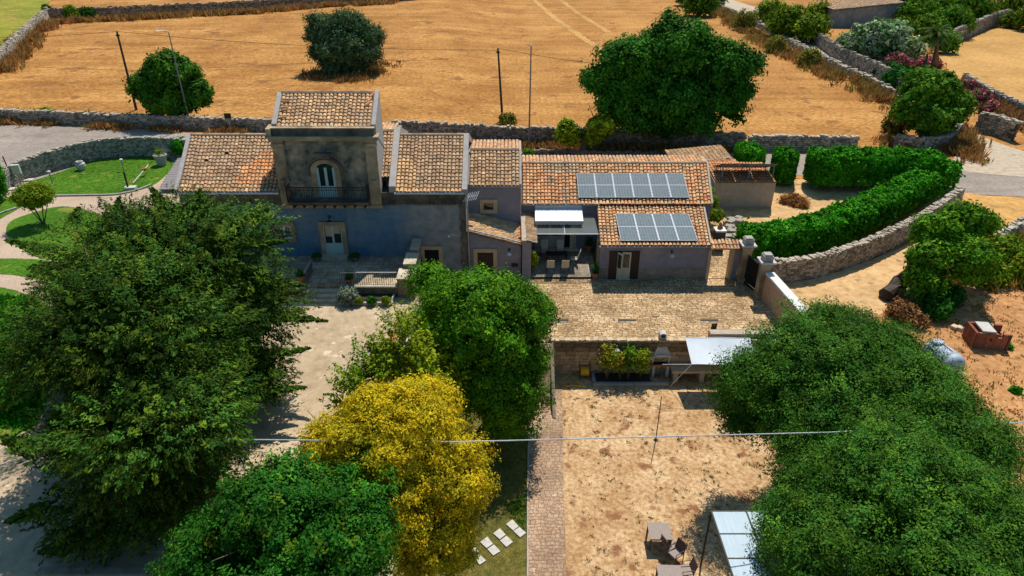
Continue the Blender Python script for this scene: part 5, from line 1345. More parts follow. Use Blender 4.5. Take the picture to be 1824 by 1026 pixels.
tree('feathery_tree', 'broad dense fine leaved green tree filling the right foreground, upper of the two crowns', 'tree', (14.2, 24.6, -2.3),
     [bp(1480, 640, 128, .9, .7, z=4.6), bp(1360, 680, 88, .9, .75, z=3.6), bp(1600, 700, 120, .9, .7, z=4.2), bp(1470, 740, 125, .9, .8, z=3.2), bp(1690, 760, 80, .9, .75, z=3.0), bp(1580, 620, 70, .9, .7, z=4.0), bp(1330, 740, 55, .9, .8, z=1.8), bp(1652, 690, 70, .9, .75, z=3.2), bp(1600, 785, 84, .9, .7, z=4.4), bp(1690, 790, 60, .9, .7, z=4.0), bp(1500, 590, 66, .9, .7, z=4.2)],
     220000, LF['carob'], 5, size=.13, aspect=.38, lobe=1.0, r0=.32, k=16, sub=.34, var=.32, ray=1.22, pal_=((1, 1, 1), (1.5, 1.25, 1), (.7, .9, 1.1), (1.15, 1, .9)), inner=.16, upb=.5, gap=.08)
tree('feathery_tree', 'lower right corner tree overhanging the white panelled gazebo', 'tree', (15.5, 17.6, -2.3),
     [bp(1600, 880, 150, .9, .75, z=4.6), bp(1460, 880, 84, .9, .8, z=3.2), bp(1730, 930, 130, .9, .8, z=4.2), bp(1500, 980, 140, .9, .8, z=3.4), bp(1680, 1020, 160, .9, .8, z=4.0), bp(1440, 800, 62, .9, .8, z=3.0), bp(1745, 800, 76, .9, .8, z=3.6), bp(1410, 940, 26, .9, .8, z=2.0)],
     210000, LF['carob'], 6, size=.12, aspect=.38, lobe=.95, r0=.32, k=16, sub=.32, var=.32, ray=1.22, pal_=((1, 1, 1), (1.6, 1.3, 1), (.7, .9, 1.1), (1.15, 1, .9)), inner=.16, upb=.5)

# field trees
tree('carob_tree', 'very large dark green tree standing in the golden field behind the roofs', 'tree', tuple(G(1195, 236)),
     [bp(1120, 130, 68, .9, 1, Y=72), bp(1200, 90, 70, .9, .9, Y=73), bp(1285, 125, 66, .9, .9, Y=72), bp(1190, 180, 72, .9, .75, Y=70.5), bp(1110, 180, 50, .9, .9, Y=70.5), bp(1290, 170, 52, .9, .7, Y=71), bp(1195, 50, 32, .9, 1, Y=74), bp(1330, 115, 28, .9, .9, Y=72), bp(1062, 145, 26, .9, .9, Y=71.5), bp(1140, 208, 44, .9, .7, Y=70), bp(1235, 212, 46, .9, .6, Y=70), bp(1300, 195, 26, .9, .8, Y=70.5), bp(1190, 215, 40, .9, .6, Y=70)],
     90000, LF['deep'], 7, size=.33, aspect=.6, lobe=1.25, r0=.5, k=16, sub=.55, var=.32, pal_=((1, 1, 1), (1.4, 1.15, 1), (.75, .9, 1.1)), gap=.1)
tree('field_tree', 'mid sized round green tree beside the street lamp on the left roadside', 'tree', tuple(G(312, 210)),
     [bp(305, 140, 50, .9, .9, Y=77), bp(275, 155, 38, .9, .9, Y=76.5), bp(340, 165, 36, .9, .9, Y=76.5), bp(305, 180, 44, .9, .7, Y=76), bp(280, 120, 22, .9, .9, Y=77), bp(330, 125, 24, .9, .9, Y=77)],
     34000, LF['deep'], 8, size=.34, aspect=.55, lobe=.95, r0=.3, k=10, sub=.45, var=.3, pal_=((1.3, 1, 1), (1.8, 1.2, 1), (.9, .9, 1.1)))
tree('olive_tree', 'grey green tree alone in the golden field, ringed by dry weeds', 'tree', tuple(G(610, 122)),
     [bp(580, 60, 38, .9, .9, Y=104), bp(620, 50, 38, .9, .9, Y=104), bp(655, 65, 30, .9, .9, Y=103.5), bp(610, 90, 44, .9, .8, Y=102), bp(655, 95, 26, .9, .8, Y=102), bp(572, 92, 26, .9, .8, Y=102.5), bp(560, 38, 16, .9, .9, Y=104), bp(600, 115, 34, .9, .6, Y=102), bp(640, 112, 26, .9, .7, Y=102)],
     40000, LF['olive'], 9, size=.38, aspect=.38, lobe=1.2, r0=.4, k=12, sub=.5, var=.3, pal_=((1, 1, 1), (1.4, 1.25, 1.2), (.6, .9, .7)), gap=.1)
b0 = G(1042, 277)
tree('fig_tree', 'small fig like tree with thick forked trunk behind the long tiled roof', 'tree', tuple(b0),
     [bp(1014, 242, 21, .9, 1.0, Y=b0.y), bp(1070, 226, 24, .9, .9, Y=b0.y), bp(1056, 244, 17, .9, .9, Y=b0.y), bp(1010, 226, 12, 1, 1, Y=b0.y)],
     9000, LF['shrub'], 10, size=.34, aspect=.7, lobe=.55, r0=.42, k=7, sub=.35, var=.3, pal_=((1, 1, 1), (1.4, 1.3, 1)), gap=.15)
tree('lane_tree', 'bright green spreading tree beside the two leaning posts at upper right', 'tree', tuple(G(1665, 232)),
     [bp(1655, 165, 48, .9, .8, Y=74), bp(1625, 195, 32, .9, .9, Y=73), bp(1690, 190, 38, .9, .8, Y=73), bp(1660, 210, 42, .9, .7, Y=72), bp(1640, 140, 24, .9, .8, Y=75)],
     26000, LF['shrub'], 11, size=.42, aspect=.5, lobe=.9, r0=.3, k=9, sub=.42, var=.25, pal_=((.5, .85, 1), (.7, .95, 1), (.4, .7, 1)))
# tree with leaning dark trunk, right
lt = thing('leaning_tree', tuple(G(1585, 520)), 'green tree at right whose thick dark trunk leans over the dirt track', 'tree')
rs = np.random.RandomState(12)
Q, T, LC = crown(rs, [bp(1670, 410, 42, .9, .8, z=4.2), bp(1720, 395, 46, .9, .8, z=4.4), bp(1660, 460, 40, .9, .9, z=3.0), bp(1720, 460, 52, .9, .8, z=3.0), bp(1755, 400, 26, .9, .8, z=4.0), bp(1650, 500, 36, .9, .9, z=1.8)], 26000, .26, .5, .62, sub=.3, var=.28, pal_=((1, 1, 1), (1.4, 1.2, 1), (.7, .9, 1)), gap=.12)
quads_mesh('crown', Q, T, LF['walnut'], lt)
mb = MB(); mb.tube([PZ(1572, 533, .05), PZ(1580, 526, .3), PZ(1592, 513, .6), PZ(1602, 503, .8), PZ(1610, 494, 1.2), PZ(1620, 486, 1.6), PZ(1634, 479, 2.1), PZ(1650, 475, 2.4), PZ(1700, 482, 2.8)], [.30, .52, .44, .54, .38, .40, .27, .22, .08], 14)
mb.v = [tuple(Vector(p) + Vector((mnoise.noise(Vector(p) * 3), mnoise.noise(Vector(p) * 3 + Vector((9, 0, 0))), mnoise.noise(Vector(p) * 3 + Vector((0, 9, 0))))) * .16) for p in mb.v]
mb.tube([PZ(1618, 488, 1.6), PZ(1640, 455, 3.2), PZ(1660, 430, 4)], [.26, .18, .06], 7); mb.tube([PZ(1640, 520, .2), PZ(1655, 490, 2), PZ(1690, 440, 3.4)], [.2, .16, .05], 7)
mb.build('trunk', MT['dark_wood'], lt)

# clipped hedge along a path
def hedge(name, label, path, w, h, n, seed, mat, size=.2, group=None, pal_=((1, 1, 1), (1.9, 1.25, 1), (.75, .9, 1), (1.3, 1.1, 1)), stems=True, low=.12):
    rs = np.random.RandomState(seed); P = [Vector((p[0], p[1], 0)) for p in path]
    seg = [(P[i], P[i + 1]) for i in range(len(P) - 1)]; ln = np.array([(b - a).length for a, b in seg]); pr = ln / ln.sum()
    t = thing(name, (P[0].x, P[0].y, float(ht(P[0].x, P[0].y))), label, 'hedge', group)
    si = rs.choice(len(seg), n, p=pr); u = rs.uniform(0, 1, n)
    A = np.array([tuple(s[0]) for s in seg])[si]; Bv = np.array([tuple(s[1]) for s in seg])[si]
    d = unit(Bv - A); nr = np.stack([-d[:, 1], d[:, 0], 0 * d[:, 0]], 1)
    which = rs.uniform(0, 1, n); top = which < .42
    sd = np.where(rs.uniform(0, 1, n) < .5, -1, 1)
    lat = np.where(top, rs.uniform(-1, 1, n), sd) * w / 2
    zz = np.where(top, h, h * (low + (1 - low) * rs.uniform(0, 1, n) ** .8))
    pos = A + (Bv - A) * u[:, None] + nr * lat[:, None]; pos[:, 2] = ht(pos[:, 0], pos[:, 1]) + zz
    ph = np.array([mnoise.noise(Vector(p) * 1.6) for p in pos]); ph2 = np.array([mnoise.noise(Vector(p) * 4.5) for p in pos])
    nrm = np.where(top[:, None], np.array([0, 0, 1.0]), nr * sd[:, None] + np.array([0, 0, .3]))
    # round the shoulders
    sh = np.clip((zz - h + .35) / .35, 0, 1) * (~top); pos -= nr * (sd * sh * .22)[:, None]
    pos[:, 2] -= np.where(top, .22 * np.abs(lat / (w / 2)) ** 4, 0)
    pos += nrm * (ph * .38 + ph2 * .20 + rs.normal(0, .06, n) + (rs.uniform(0, 1, n) > .97) * rs.uniform(0, .4, n))[:, None]
    ends = []
    for e, q in ((P[0], P[0] - P[1]), (P[-1], P[-1] - P[-2])):
        q = q.normalized(); k = int(n * w / ln.sum() * .9); ns = Vector((-q.y, q.x, 0))
        uu = rs.uniform(-1, 1, k); z_ = h * (low + (1 - low) * rs.uniform(0, 1, k) ** .8); bulge = (1 - uu ** 2) * .35
        pe = np.array(e)[None] + np.outer(uu * w / 2 * .95, np.array(ns)) + np.outer(bulge, np.array(q)); pe[:, 2] = ht(pe[:, 0], pe[:, 1]) + z_
        pe += rs.normal(0, .08, pe.shape); ends.append((pe, np.tile(np.array(q) + np.array([0, 0, .3]), (k, 1))))
    pos = np.concatenate([pos] + [e[0] for e in ends]); nrm = np.concatenate([nrm] + [e[1] for e in ends]); m = len(pos)
    Q = leaves(rs, pos, nrm, size, .6, .6); pc = np.array(pal_)
    T = pc[rs.randint(0, len(pc), m)] * (rs.uniform(.7, 1.3, m) * (1 + .5 * np.array([mnoise.noise(Vector(p) * .9) for p in pos])))[:, None]
    quads_mesh('crown', Q, np.clip(T, .1, 3), mat, t)
    mb = MB()
    for a, b in seg:
        dd = (b - a).normalized(); k = Vector((-dd.y, dd.x, 0)) * (w / 2 - .32); z0 = float(ht(a.x, a.y)); z1 = float(ht(b.x, b.y))
        mb.hexa([a - k + Vector((0, 0, z0 + h * max(low, .3))), b - k + Vector((0, 0, z1 + h * max(low, .3))), b + k + Vector((0, 0, z1 + h * max(low, .3))), a + k + Vector((0, 0, z0 + h * max(low, .3))),
                 a - k + Vector((0, 0, z0 + h - .4)), b - k + Vector((0, 0, z1 + h - .4)), b + k + Vector((0, 0, z1 + h - .4)), a + k + Vector((0, 0, z0 + h - .4))], 0, (.5, .6, .5))
        L_ = (b - a).length
        for j in range(int(L_ / .5) + 1):
            q = a + dd * (j * .5 + rs.uniform(-.1, .1)); 
            for _ in range(2):
                o = Vector((rs.normal(0, .12), rs.normal(0, .12), 0)); z_ = float(ht(q.x, q.y)); mb.tube([q + o + Vector((0, 0, z_)), q + o * 2 + Vector((rs.normal(0, .1), rs.normal(0, .1), z_ + h * .5))], [.045, .03], 4, 1)
    mb.build('stems', [mat, MT['bark']], t)
    return t
front = smooth_loop([PZ(x, y, 2.3) for x, y in ((1330, 408), (1400, 404), (1480, 385), (1560, 352), (1640, 312), (1690, 288))], 3, False)
hedge('clipped_hedge', 'long curving bright green clipped hedge in front, above the dry stone wall', front, 2.3, 2.3, 34000, 31, LF['hedge'], .24)
back = [PZ(x, y, 3.2) for x, y in ((1455, 272), (1520, 272), (1600, 272), (1672, 277))]
hedge('clipped_hedge', 'straight clipped hedge along the road, joining the curved hedge at right', back, 3.0, 3.2, 26000, 32, LF['hedge'], .26, low=.2)
hedge('clipped_hedge', 'clipped round topped hedge block nearest the shed', [PZ(1324, 265, 3.1), PZ(1350, 265, 3.1)], 3.2, 3.1, 11000, 33, LF['hedge'], .26)
hedge('clipped_hedge', 'small clipped hedge block between the shed hedge and the long hedge', [PZ(1390, 271, 2.8), PZ(1412, 272, 2.8)], 2.8, 2.8, 8000, 34, LF['hedge'], .26)
hedge('clipped_hedge', 'tall clipped dark hedge cut off by the left edge of the picture', [G(-14, 330), G(-2, 360)], 1.6, 3.2, 6000, 35, LF['hedge'], .2)

# shrubs
def shrub(name, label, blobs, n, mat, seed, size=.2, lobe=.4, cat='shrub', group=None, trunk=True, **kw):
    c = blobs[0][0]; gz = float(ht(c[0], c[1])); kw.setdefault('sub', lobe * .5)
    t = thing(name, (c[0], c[1], gz), label, cat, group); rs = np.random.RandomState(seed)
    Q, T, LC = crown(rs, blobs, n, size, kw.pop('aspect', .5), lobe, **kw)
    quads_mesh('foliage', Q, T, mat, t)
    if trunk:
        mb = MB()
        for i in rs.choice(len(LC), min(7, len(LC)), replace=False):
            mb.tube([Vector((c[0], c[1], gz - .1)), Vector(LC[i])], [.05, .015], 4)
        mb.build('stem', MT['bark'], t)
    return t
def gblob(px, py, r, ry=1.0, rz=1.0, lift=.6):
    g = G(px, py); Zc = g.y * CP + (H - g.z) * SP; R_ = r * Zc / FPX
    return (g.x, g.y, g.z + R_ * lift * rz), (R_, R_ * ry, R_ * rz)
shrub('tall_shrub', 'loose yellow green tall shrub between the yard and the golden tree, right part', [bp(712, 622, 32, .9, 1.6, z=4.2), bp(740, 660, 34, .9, 1.2, z=3.4), bp(695, 655, 24, .9, 1.3, z=3.4), bp(775, 690, 28, .9, 1, z=2.8)], 8500, LF['shrub'], 41, .17, .34, spray=1.2, droop=-1.6, gap=.5, var=.3, inner=.0, sub=.3, pal_=((1.4, 1.25, 1), (1, 1, 1), (1.6, 1.3, 1)))
shrub('tall_shrub', 'loose dark green tall shrub leaning over the yard, left of the yellow green one', [bp(645, 665, 24, .9, 1.5, z=3.6), bp(622, 700, 20, .9, 1.3, z=3.0), bp(665, 690, 22, .9, 1.3, z=3.2)], 3600, LF['shrub'], 42, .17, .32, spray=1.2, droop=-1.6, gap=.5, var=.3, inner=.0, sub=.3, pal_=((.7, .95, 1), (1.0, 1, 1)))
shrub('orange_tree', 'small round headed garden tree with yellowish leaves on three thin stems', [bp(60, 350, 32, .95, .75, z=3.4)], 7000, LF['shrub'], 43, .17, .4, cat='tree', pal_=((1, 1, 1), (.7, .9, 1), (1.3, 1.1, 1)))
shrub('bush', 'bright green round bush tucked against the left gable', [bp(322, 262, 17, 1, 1, z=2.2)], 2500, LF['hedge'], 44, .2, .35)
shrub('bush', 'climbing green bush on the curved garden wall', [bp(165, 262, 12, .7, 1.2, z=2.2), bp(172, 272, 10, .7, 1, z=1.7)], 1500, LF['mulb'], 45, .18, .25)
shrub('bush', 'yellow green round bush at the right end of the long roof', [bp(1222, 279, 19, 1, .8, z=1.2)], 2500, LF['shrub'], 46, .22, .4, pal_=((1.8, 1.3, 1), (1.3, 1.1, 1)))
shrub('bush', 'small dark green bush by the road behind the annex', [bp(941, 273, 10, 1, .9, z=.8)], 900, LF['walnut'], 47, .2, .3)
shrub('bush', 'straggly green bush below the shed along the house wall', [bp(1268, 362, 12, 1, 1.2, z=1.6), bp(1275, 385, 13, 1, 1.1, z=1.2), bp(1262, 342, 9, 1, 1.1, z=1.8)], 2600, LF['shrub'], 48, .18, .3, pal_=((.7, .9, 1), (1.1, 1, 1)))
shrub('lavender_bush', 'grey green lavender bush beside the porch steps', [bp(622, 528, 11, 1, .9, z=1.7)], 2600, LF['lav'], 49, .18, .3, spray=.3, droop=-.9, aspect=.25, trunk=False)
for i, (px, lab, mt) in enumerate(((638, 'small green plant next to the lavender in the porch bed', 'shrub'), (662, 'low plant in the middle of the porch flower bed', 'mulb'), (688, 'low yellow green plant at the right of the porch bed', 'shrub'))):
    shrub('bed_plant', lab, [bp(px, 535, 8, 1, .9, z=1.55)], 500, LF[mt], 60 + i, .14, .16, 'plant', trunk=False)
shrub('bush', 'green roadside bush at the left against the low wall', [gblob(88, 216, 15)], 1600, LF['shrub'], 50, .4, .6, pal_=((.7, .9, 1), (1, 1, 1)))
shrub('oleander_bush', 'big oleander covered in white flowers by the sunken lane', [gblob(1560, 112, 56, .7, .72, .85), gblob(1512, 98, 28, .8, .9), gblob(1612, 108, 28, .8, .9)], 15000, LF['oleander'], 51, .55, .9, pal_=((1.2, 1.1, 1.2), (1.9, 1.6, 2.2), (.25, .45, .2), (.5, .75, .4)), var=.3)
shrub('oleander_bush', 'pink flowering oleander below the white one', [gblob(1595, 124, 24, .8, .75), gblob(1572, 122, 14, .8, .7), gblob(1650, 128, 24, .8, .7)], 5000, LF['pink'], 52, .45, .7, pal_=((1, 1, 1), (1.3, 1.3, 1.3), (.3, 1.2, .3)), var=.3)
shrub('oleander_bush', 'pink oleander hedge running down beside the right hand field', [gblob(1720, 164, 16, .8, .9), gblob(1740, 184, 19, .8, .9), gblob(1757, 202, 17, .8, .8), gblob(1722, 186, 12, .8, 1)], 4500, LF['pink'], 53, .4, .6, pal_=((1, 1, 1), (1.3, 1.3, 1.3), (.3, 1.2, .3), (.25, .9, .25)), var=.3)
shrub('oleander_bush', 'pink blossoming bush in the top right corner', [gblob(1775, 28, 20, .8, .8), gblob(1752, 26, 15, .8, .8)], 3000, LF['pink'], 54, .7, 1.0, pal_=((1, 1, 1), (1.3, 1.3, 1.3), (.3, 1.2, .3)), var=.3)
hb = [('green bushes hiding the left end of the stone hut', [(1400, 40, 40), (1440, 50, 36), (1370, 22, 30), (1455, 22, 26)], 108, 'shrub', ((.7, .9, 1), (1.1, 1, 1))),
      ('dense green tree right behind the white oleander', [(1625, 25, 34), (1600, 45, 20), (1650, 50, 30)], 125, 'shrub', ((.5, .85, 1), (.8, .95, 1))),
      ('dark green tree behind the hut roof', [(1560, -8, 36), (1610, -5, 40), (1520, -15, 30)], 165, 'mulb', ((1, 1, 1), (.6, .8, 1))),
      ('bright green tree crown right of the palm', [(1690, 40, 36), (1720, 15, 40), (1680, 75, 26), (1665, 15, 30)], 120, 'shrub', ((.45, .85, 1), (.7, .95, 1))),
      ('green tree at the top edge left of the lane', [(1245, 5, 32), (1265, -10, 30), (1225, -8, 24)], 135, 'shrub', ((.4, .7, 1), (.6, .8, 1))),
      ('tall dark tree filling the top right corner', [(1810, 10, 36), (1800, 35, 20), (1840, 30, 34)], 130, 'shrub', ((.6, .7, 1), (.8, .8, 1))),
      ('dark green shrub beneath the pink oleander by the lane', [(1600, 140, 26), (1580, 128, 18), (1625, 150, 22)], 84, 'mulb', ((1, 1, 1), (.6, .8, 1)))]
for i, (lab, bl, Y, mt, pl) in enumerate(hb):
    shrub('distant_tree', lab, [gblob(x, y + r * .75, r, .8, .8, .85) for x, y, r in bl], 9000, LF[mt], 70 + i, .6, 1.1, 'tree', pal_=pl, var=.3)
shrub('bush', 'green bush at the right edge below the road verge', [gblob(1790, 470, 42, 1, .8), gblob(1750, 500, 36, 1, .7), gblob(1830, 500, 40, 1, .9)], 9000, LF['shrub'], 80, .26, .5, pal_=((.6, .85, 1), (1.2, 1.05, 1)))
shrub('bush', 'brown withered bush beside the leaning dark trunk', [gblob(1605, 565, 26, 1, .8), gblob(1630, 580, 20, 1, .8)], 3500, LF['brush'], 81, .2, .35, pal_=((.8, .75, .8), (.5, .5, .5)))
shrub('bush', 'dark shaded shrub beneath the leaning tree', [gblob(1660, 560, 30, 1, 1.0), gblob(1685, 540, 24, 1, 1.0)], 5000, LF['mulb'], 82, .22, .4)
shrub('corner_bush', 'greenish brown bush at the inner corner of the track wall', [gblob(1590, 235, 20, .8, 1.1), gblob(1610, 225, 16, .8, 1)], 2800, LF['brushg'], 83, .35, .5, pal_=((.5, .6, 1), (.7, .6, .8)))
shrub('bush', 'low bushes filling the corner beneath the lane tree', [gblob(1660, 250, 28, .8, .7), gblob(1690, 238, 18, .8, .6)], 3000, LF['brushg'], 84, .35, .45, pal_=((.6, .7, 1), (1, .8, 1)))
for i, (px, py, r, mt, lab) in enumerate(((88, 20, 12, 'mulb', 'upright dark green bush at the corner of the far field walls'), (130, 24, 14, 'shrub', 'first green bush along the far field wall'), (160, 24, 12, 'mulb', 'second green bush along the far field wall, darker'),
                                   (905, 215, 14, 'brushg', 'tall green reedy clump at the foot of the bare timber pole'), (1325, 45, 22, 'brushg', 'yellowish bush between the field and the sunken lane, upper'), (1440, 110, 20, 'brushg', 'yellowish bush at the lower end of the sunken lane wall'), (1380, 85, 18, 'brushg', 'yellowish bush halfway along the sunken lane wall'))):
    shrub('wild_bush', lab, [gblob(px, py + 8, r, .8, 1.0)], 1500, LF[mt], 90 + i, .45, .6, pal_=((.7, .8, 1), (1, 1, 1)))
pb = shrub('brush_pile', 'heap of dry cut branches on the ground behind the curved hedge', [gblob(1412, 362, 26, .8, .35), gblob(1425, 368, 18, .8, .3)], 1600, LF['brush'], 97, .35, .35, 'brush pile', aspect=.12, pal_=((1.2, 1.1, 1), (.7, .6, .6)), trunk=False)

# palm
pl = thing('palm_tree', tuple(G(1668, 125)), 'palm with drooping fronds rising behind the pink oleander', 'palm')
rs = np.random.RandomState(20); pc = np.array(PY(1668, 62, 96)); b = WL[pl.name]
mb = MB(); mb.tube([b, Vector(pc)], [.35, .25], 8); mb.build('trunk', MT['bark'], pl)
Qs = []; Ts = []
for k in range(34):
    az = rs.uniform(0, 2 * math.pi); el = rs.uniform(-.2, 1.3); d = np.array([math.cos(az) * math.cos(el), math.sin(az) * math.cos(el), math.sin(el)]); L_ = rs.uniform(2.6, 3.6)
    for j in range(26):
        t = j / 26; p = pc + d * L_ * t + np.array([0, 0, -1.9 * t * t]); tg = unit((d * L_ + np.array([0, 0, -3.8 * t]))[None])[0]; sd = unit(np.cross(tg, [0, 0, 1.0])[None])[0]
        for s in (-1, 1):
            e = p + sd * s * .55 * (1 - t * .6) + tg * .3 + np.array([0, 0, -.12]); w_ = tg * .05
            Qs.append([p - w_, p + w_, e + w_ * .3, e - w_ * .3]); Ts.append([rs.uniform(.6, 1.4)] * 3)
quads_mesh('fronds', np.array(Qs), np.array(Ts), LF['palm'], pl)

# ---- uncountable growth
def scatter(name, pts_fn, n, size, mat, seed, hgt=(.1, .35), pal_=((1, 1, 1),), per=10, spread=.12, vert=True):
    rs = np.random.RandomState(seed); C = pts_fn(rs, n); m = len(C) * per; ci = np.repeat(np.arange(len(C)), per)
    hh = rs.uniform(hgt[0], hgt[1], len(C))[ci]
    b = C[ci] + rs.normal(0, 1, (m, 3)) * np.array([spread, spread, 0]) * (hh / max(hgt))[:, None]
    dr = unit(np.stack([rs.normal(0, .45, m), rs.normal(0, .45, m), np.ones(m)], 1)); tip = b + dr * (hh * rs.uniform(.5, 1.1, m))[:, None]
    az = rs.uniform(0, 2 * math.pi, m); sd = np.stack([np.cos(az), np.sin(az), 0 * az], 1) * (size * rs.uniform(.5, 1.3, m))[:, None]
    mid = (b + tip) / 2
    Q = np.stack([b, mid + sd * .5, tip, mid - sd * .5], 1); pc = np.array(pal_); T = pc[rs.randint(0, len(pc), len(C))][ci] * rs.uniform(.6, 1.3, (m, 1))
    o = quads_mesh(name, Q, T, mat, None, tuple(C.mean(0))); return tag(o, kind='stuff')
def along(pts, w):
    P = np.array([tuple(G(*p)) for p in pts])
    def fn(rs, n):
        ln = np.linalg.norm(P[1:] - P[:-1], axis=1); si = rs.choice(len(ln), n, p=ln / ln.sum()); u = rs.uniform(0, 1, n)[:, None]
        q = P[si] * (1 - u) + P[si + 1] * u; q[:, :2] += rs.normal(0, w, (n, 2)) 
        dens = np.array([mnoise.noise(Vector(a) * .28) for a in q]); q = q[dens > -.12 + rs.uniform(-.15, .15, n)]
        q[:, 2] = ht(q[:, 0], q[:, 1]); return q
    return fn
def inside(pts, cond=None, z=None):
    P = np.array([tuple(G(*p))[:2] for p in pts]); 
    def fn(rs, n):
        q = rs.uniform(P.min(0), P.max(0), (n, 2)); inn = np.zeros(n, bool); j = len(P) - 1
        for i in range(len(P)):
            c = ((P[i, 1] > q[:, 1]) != (P[j, 1] > q[:, 1])) & (q[:, 0] < (P[j, 0] - P[i, 0]) * (q[:, 1] - P[i, 1]) / (P[j, 1] - P[i, 1] + 1e-9) + P[i, 0]); inn ^= c; j = i
        q = q[inn]; q = np.concatenate([q, ht(q[:, 0], q[:, 1])[:, None]], 1)
        if cond is not None: q = q[cond(q, rs)]
        return q
    return fn
BR = ((1, 1, 1), (1.2, 1.1, 1), (.6, .55, .5), (.8, 1.1, .8))
scatter('roadside_weeds', along([(-100, 216), (0, 218), (150, 224), (300, 231), (430, 236), (600, 243), (760, 250), (1000, 262), (1300, 272)], .55), 4200, .16, LF['brush'], 101, (.3, .95), BR, 12, .3)
scatter('field_edge_weeds', along([(-60, 200), (0, 203), (150, 209), (300, 217), (440, 222), (700, 230), (850, 238), (1000, 243), (1500, 256)], .6), 1500, .14, LF['brushg'], 102, (.3, .9), ((.9, .8, 1), (1.3, 1.1, 1), (.7, .9, 1)), 10, .3)
scatter('field_edge_weeds', along([(0, 130), (40, 86), (68, 58), (95, 42), (180, 38), (300, 32), (450, 24), (560, 14), (700, 6)], 1.0), 2200, .25, LF['brush'], 103, (.5, 1.8), BR, 12, .5)
scatter('lane_weeds', along([(1275, 20), (1340, 62), (1400, 96), (1480, 136), (1540, 160), (1590, 190)], 1.1), 2200, .2, LF['brush'], 104, (.5, 1.6), ((1, 1, 1), (1, 1.2, .8), (.6, .55, .5), (.7, 1.1, .7)), 12, .45)
scatter('lane_weeds', along([(1720, 155), (1770, 190), (1830, 225), (1900, 260)], .9), 900, .2, LF['brush'], 105, (.4, 1.3), ((.6, .55, .6), (1, 1, 1)), 12, .4)
scatter('corner_weeds', along([(1570, 255), (1620, 262), (1700, 258), (1715, 285), (1712, 250), (1690, 225)], .8), 900, .16, LF['brush'], 106, (.4, 1.2), BR, 12, .35)
scatter('field_weeds', along([(545, 130), (570, 140), (610, 146), (650, 138), (685, 118)], 1.0), 420, .18, LF['brush'], 107, (.4, 1.0), ((.7, .7, .6), (1, 1, 1), (.5, .6, .4)), 12, .4)
scatter('right_edge_weeds', along([(1700, 500), (1760, 470), (1830, 450), (1900, 440)], 1.2), 1300, .16, LF['brushg'], 108, (.4, 1.3), ((1, 1, 1), (1.3, 1.1, 1), (1.2, .8, .8)), 12, .35)
scatter('dry_tufts', inside([(945, 690), (1260, 690), (1420, 800), (1400, 1040), (1012, 1040), (1004, 800)], lambda q, rs: np.array([mnoise.noise(Vector(a) * .9) for a in q]) > rs.uniform(-.3, .3, len(q))), 1500, .035, LF['tuft'], 109, (.02, .13), ((1, 1, 1), (.7, 1, .6), (1.6, 1.0, .8), (.7, .5, .5), (.5, .8, .5)), 22, .075)
scatter('scrub_tufts', inside([(1560, 560), (1660, 500), (1780, 470), (1900, 450), (1900, 850), (1800, 800), (1700, 680)]), 1100, .08, LF['brush'], 110, (.06, .3), ((1.3, 1.2, 1), (1, 1, 1), (.6, .9, .5)), 12, .2)
scatter('lower_lawn_grass', inside([(845, 700), (940, 760), (940, 1040), (830, 1040), (880, 860)]), 5200, .03, LF['grass'], 111, (.03, .09), ((.7, .6, .9), (.9, .7, 1), (.5, .7, .7)), 7, .09)
scatter('lower_lawn_grass', inside([(905, 900), (940, 880), (940, 960), (915, 935)]), 700, .04, LF['grass'], 112, (.05, .13), ((.7, 1.1, .8),), 10, .09)
scatter('lawn_grass', inside(lawn_up), 7000, .06, LF['grass'], 113, (.04, .1), ((1, 1, 1), (1.4, 1.1, 1), (.7, .9, 1)), 6, .12)
scatter('left_ivy', inside([(-40, 530), (60, 530), (70, 640), (60, 760), (-40, 760)]), 7000, .14, LF['hedge'], 114, (.1, .4), ((1, 1, 1), (1.6, 1.2, 1), (.6, .8, 1)), 6, .2)
# ---------------------------------------------------------------- poles, lamps, wires
def wire(pts, r, mat, name='overhead_wire', label='', cat='wire', sag=.0, n=16, group=None):
    mb = MB(); P = []
    for a, b in zip(pts[:-1], pts[1:]):
        a = Vector(a); b = Vector(b); L_ = (b - a).length
        for k in range(n):
            t = k / n; P.append(a.lerp(b, t) - Vector((0, 0, sag * L_ * 4 * t * (1 - t))))
    P.append(Vector(pts[-1])); mb.tube(P, r, 5); return tag(mb.build(name, MT[mat]), label, cat, group)
def up(base_px, top_py): 
    g = G(*base_px); d = g.y; t = PY(base_px[0], top_py, d); return g, t.z
def pole(name, label, base_px, top_px, r, mat, lean=True):
    g = G(*base_px); top = PY(top_px[0], top_px[1], g.y)
    mb = MB(); mb.tube([g, top], [r, r * .65], 8); t = thing(name, tuple(g), label, 'pole'); mb.build('shaft', MT[mat], t); return t, g, top
t1, g1, T1 = pole('timber_pole', 'dark timber wire pole left of the roadside tree', (243, 196), (208, 56), .16, 'pole_wood')
t2, g2, T2 = pole('timber_pole', 'bare dark timber pole in the field edge behind the annex', (895, 214), (887, 86), .15, 'pole_wood')
t3, g3, T3 = pole('timber_pole', 'left of the two leaning posts rising from the lane tree', (1640, 168), (1652, 96), .2, 'pole_wood')
t4, g4, T4 = pole('timber_pole', 'right of the two leaning posts rising from the lane tree', (1648, 168), (1668, 82), .2, 'pole_wood')
for t, T in ((t1, T1), (t2, T2)):
    mb = MB(); mb.lathe(T - Vector((0, 0, .5)), [(.2, 0), (.24, .08), (.2, .16)], 8); mb.build('insulator', MT['iron'], t)
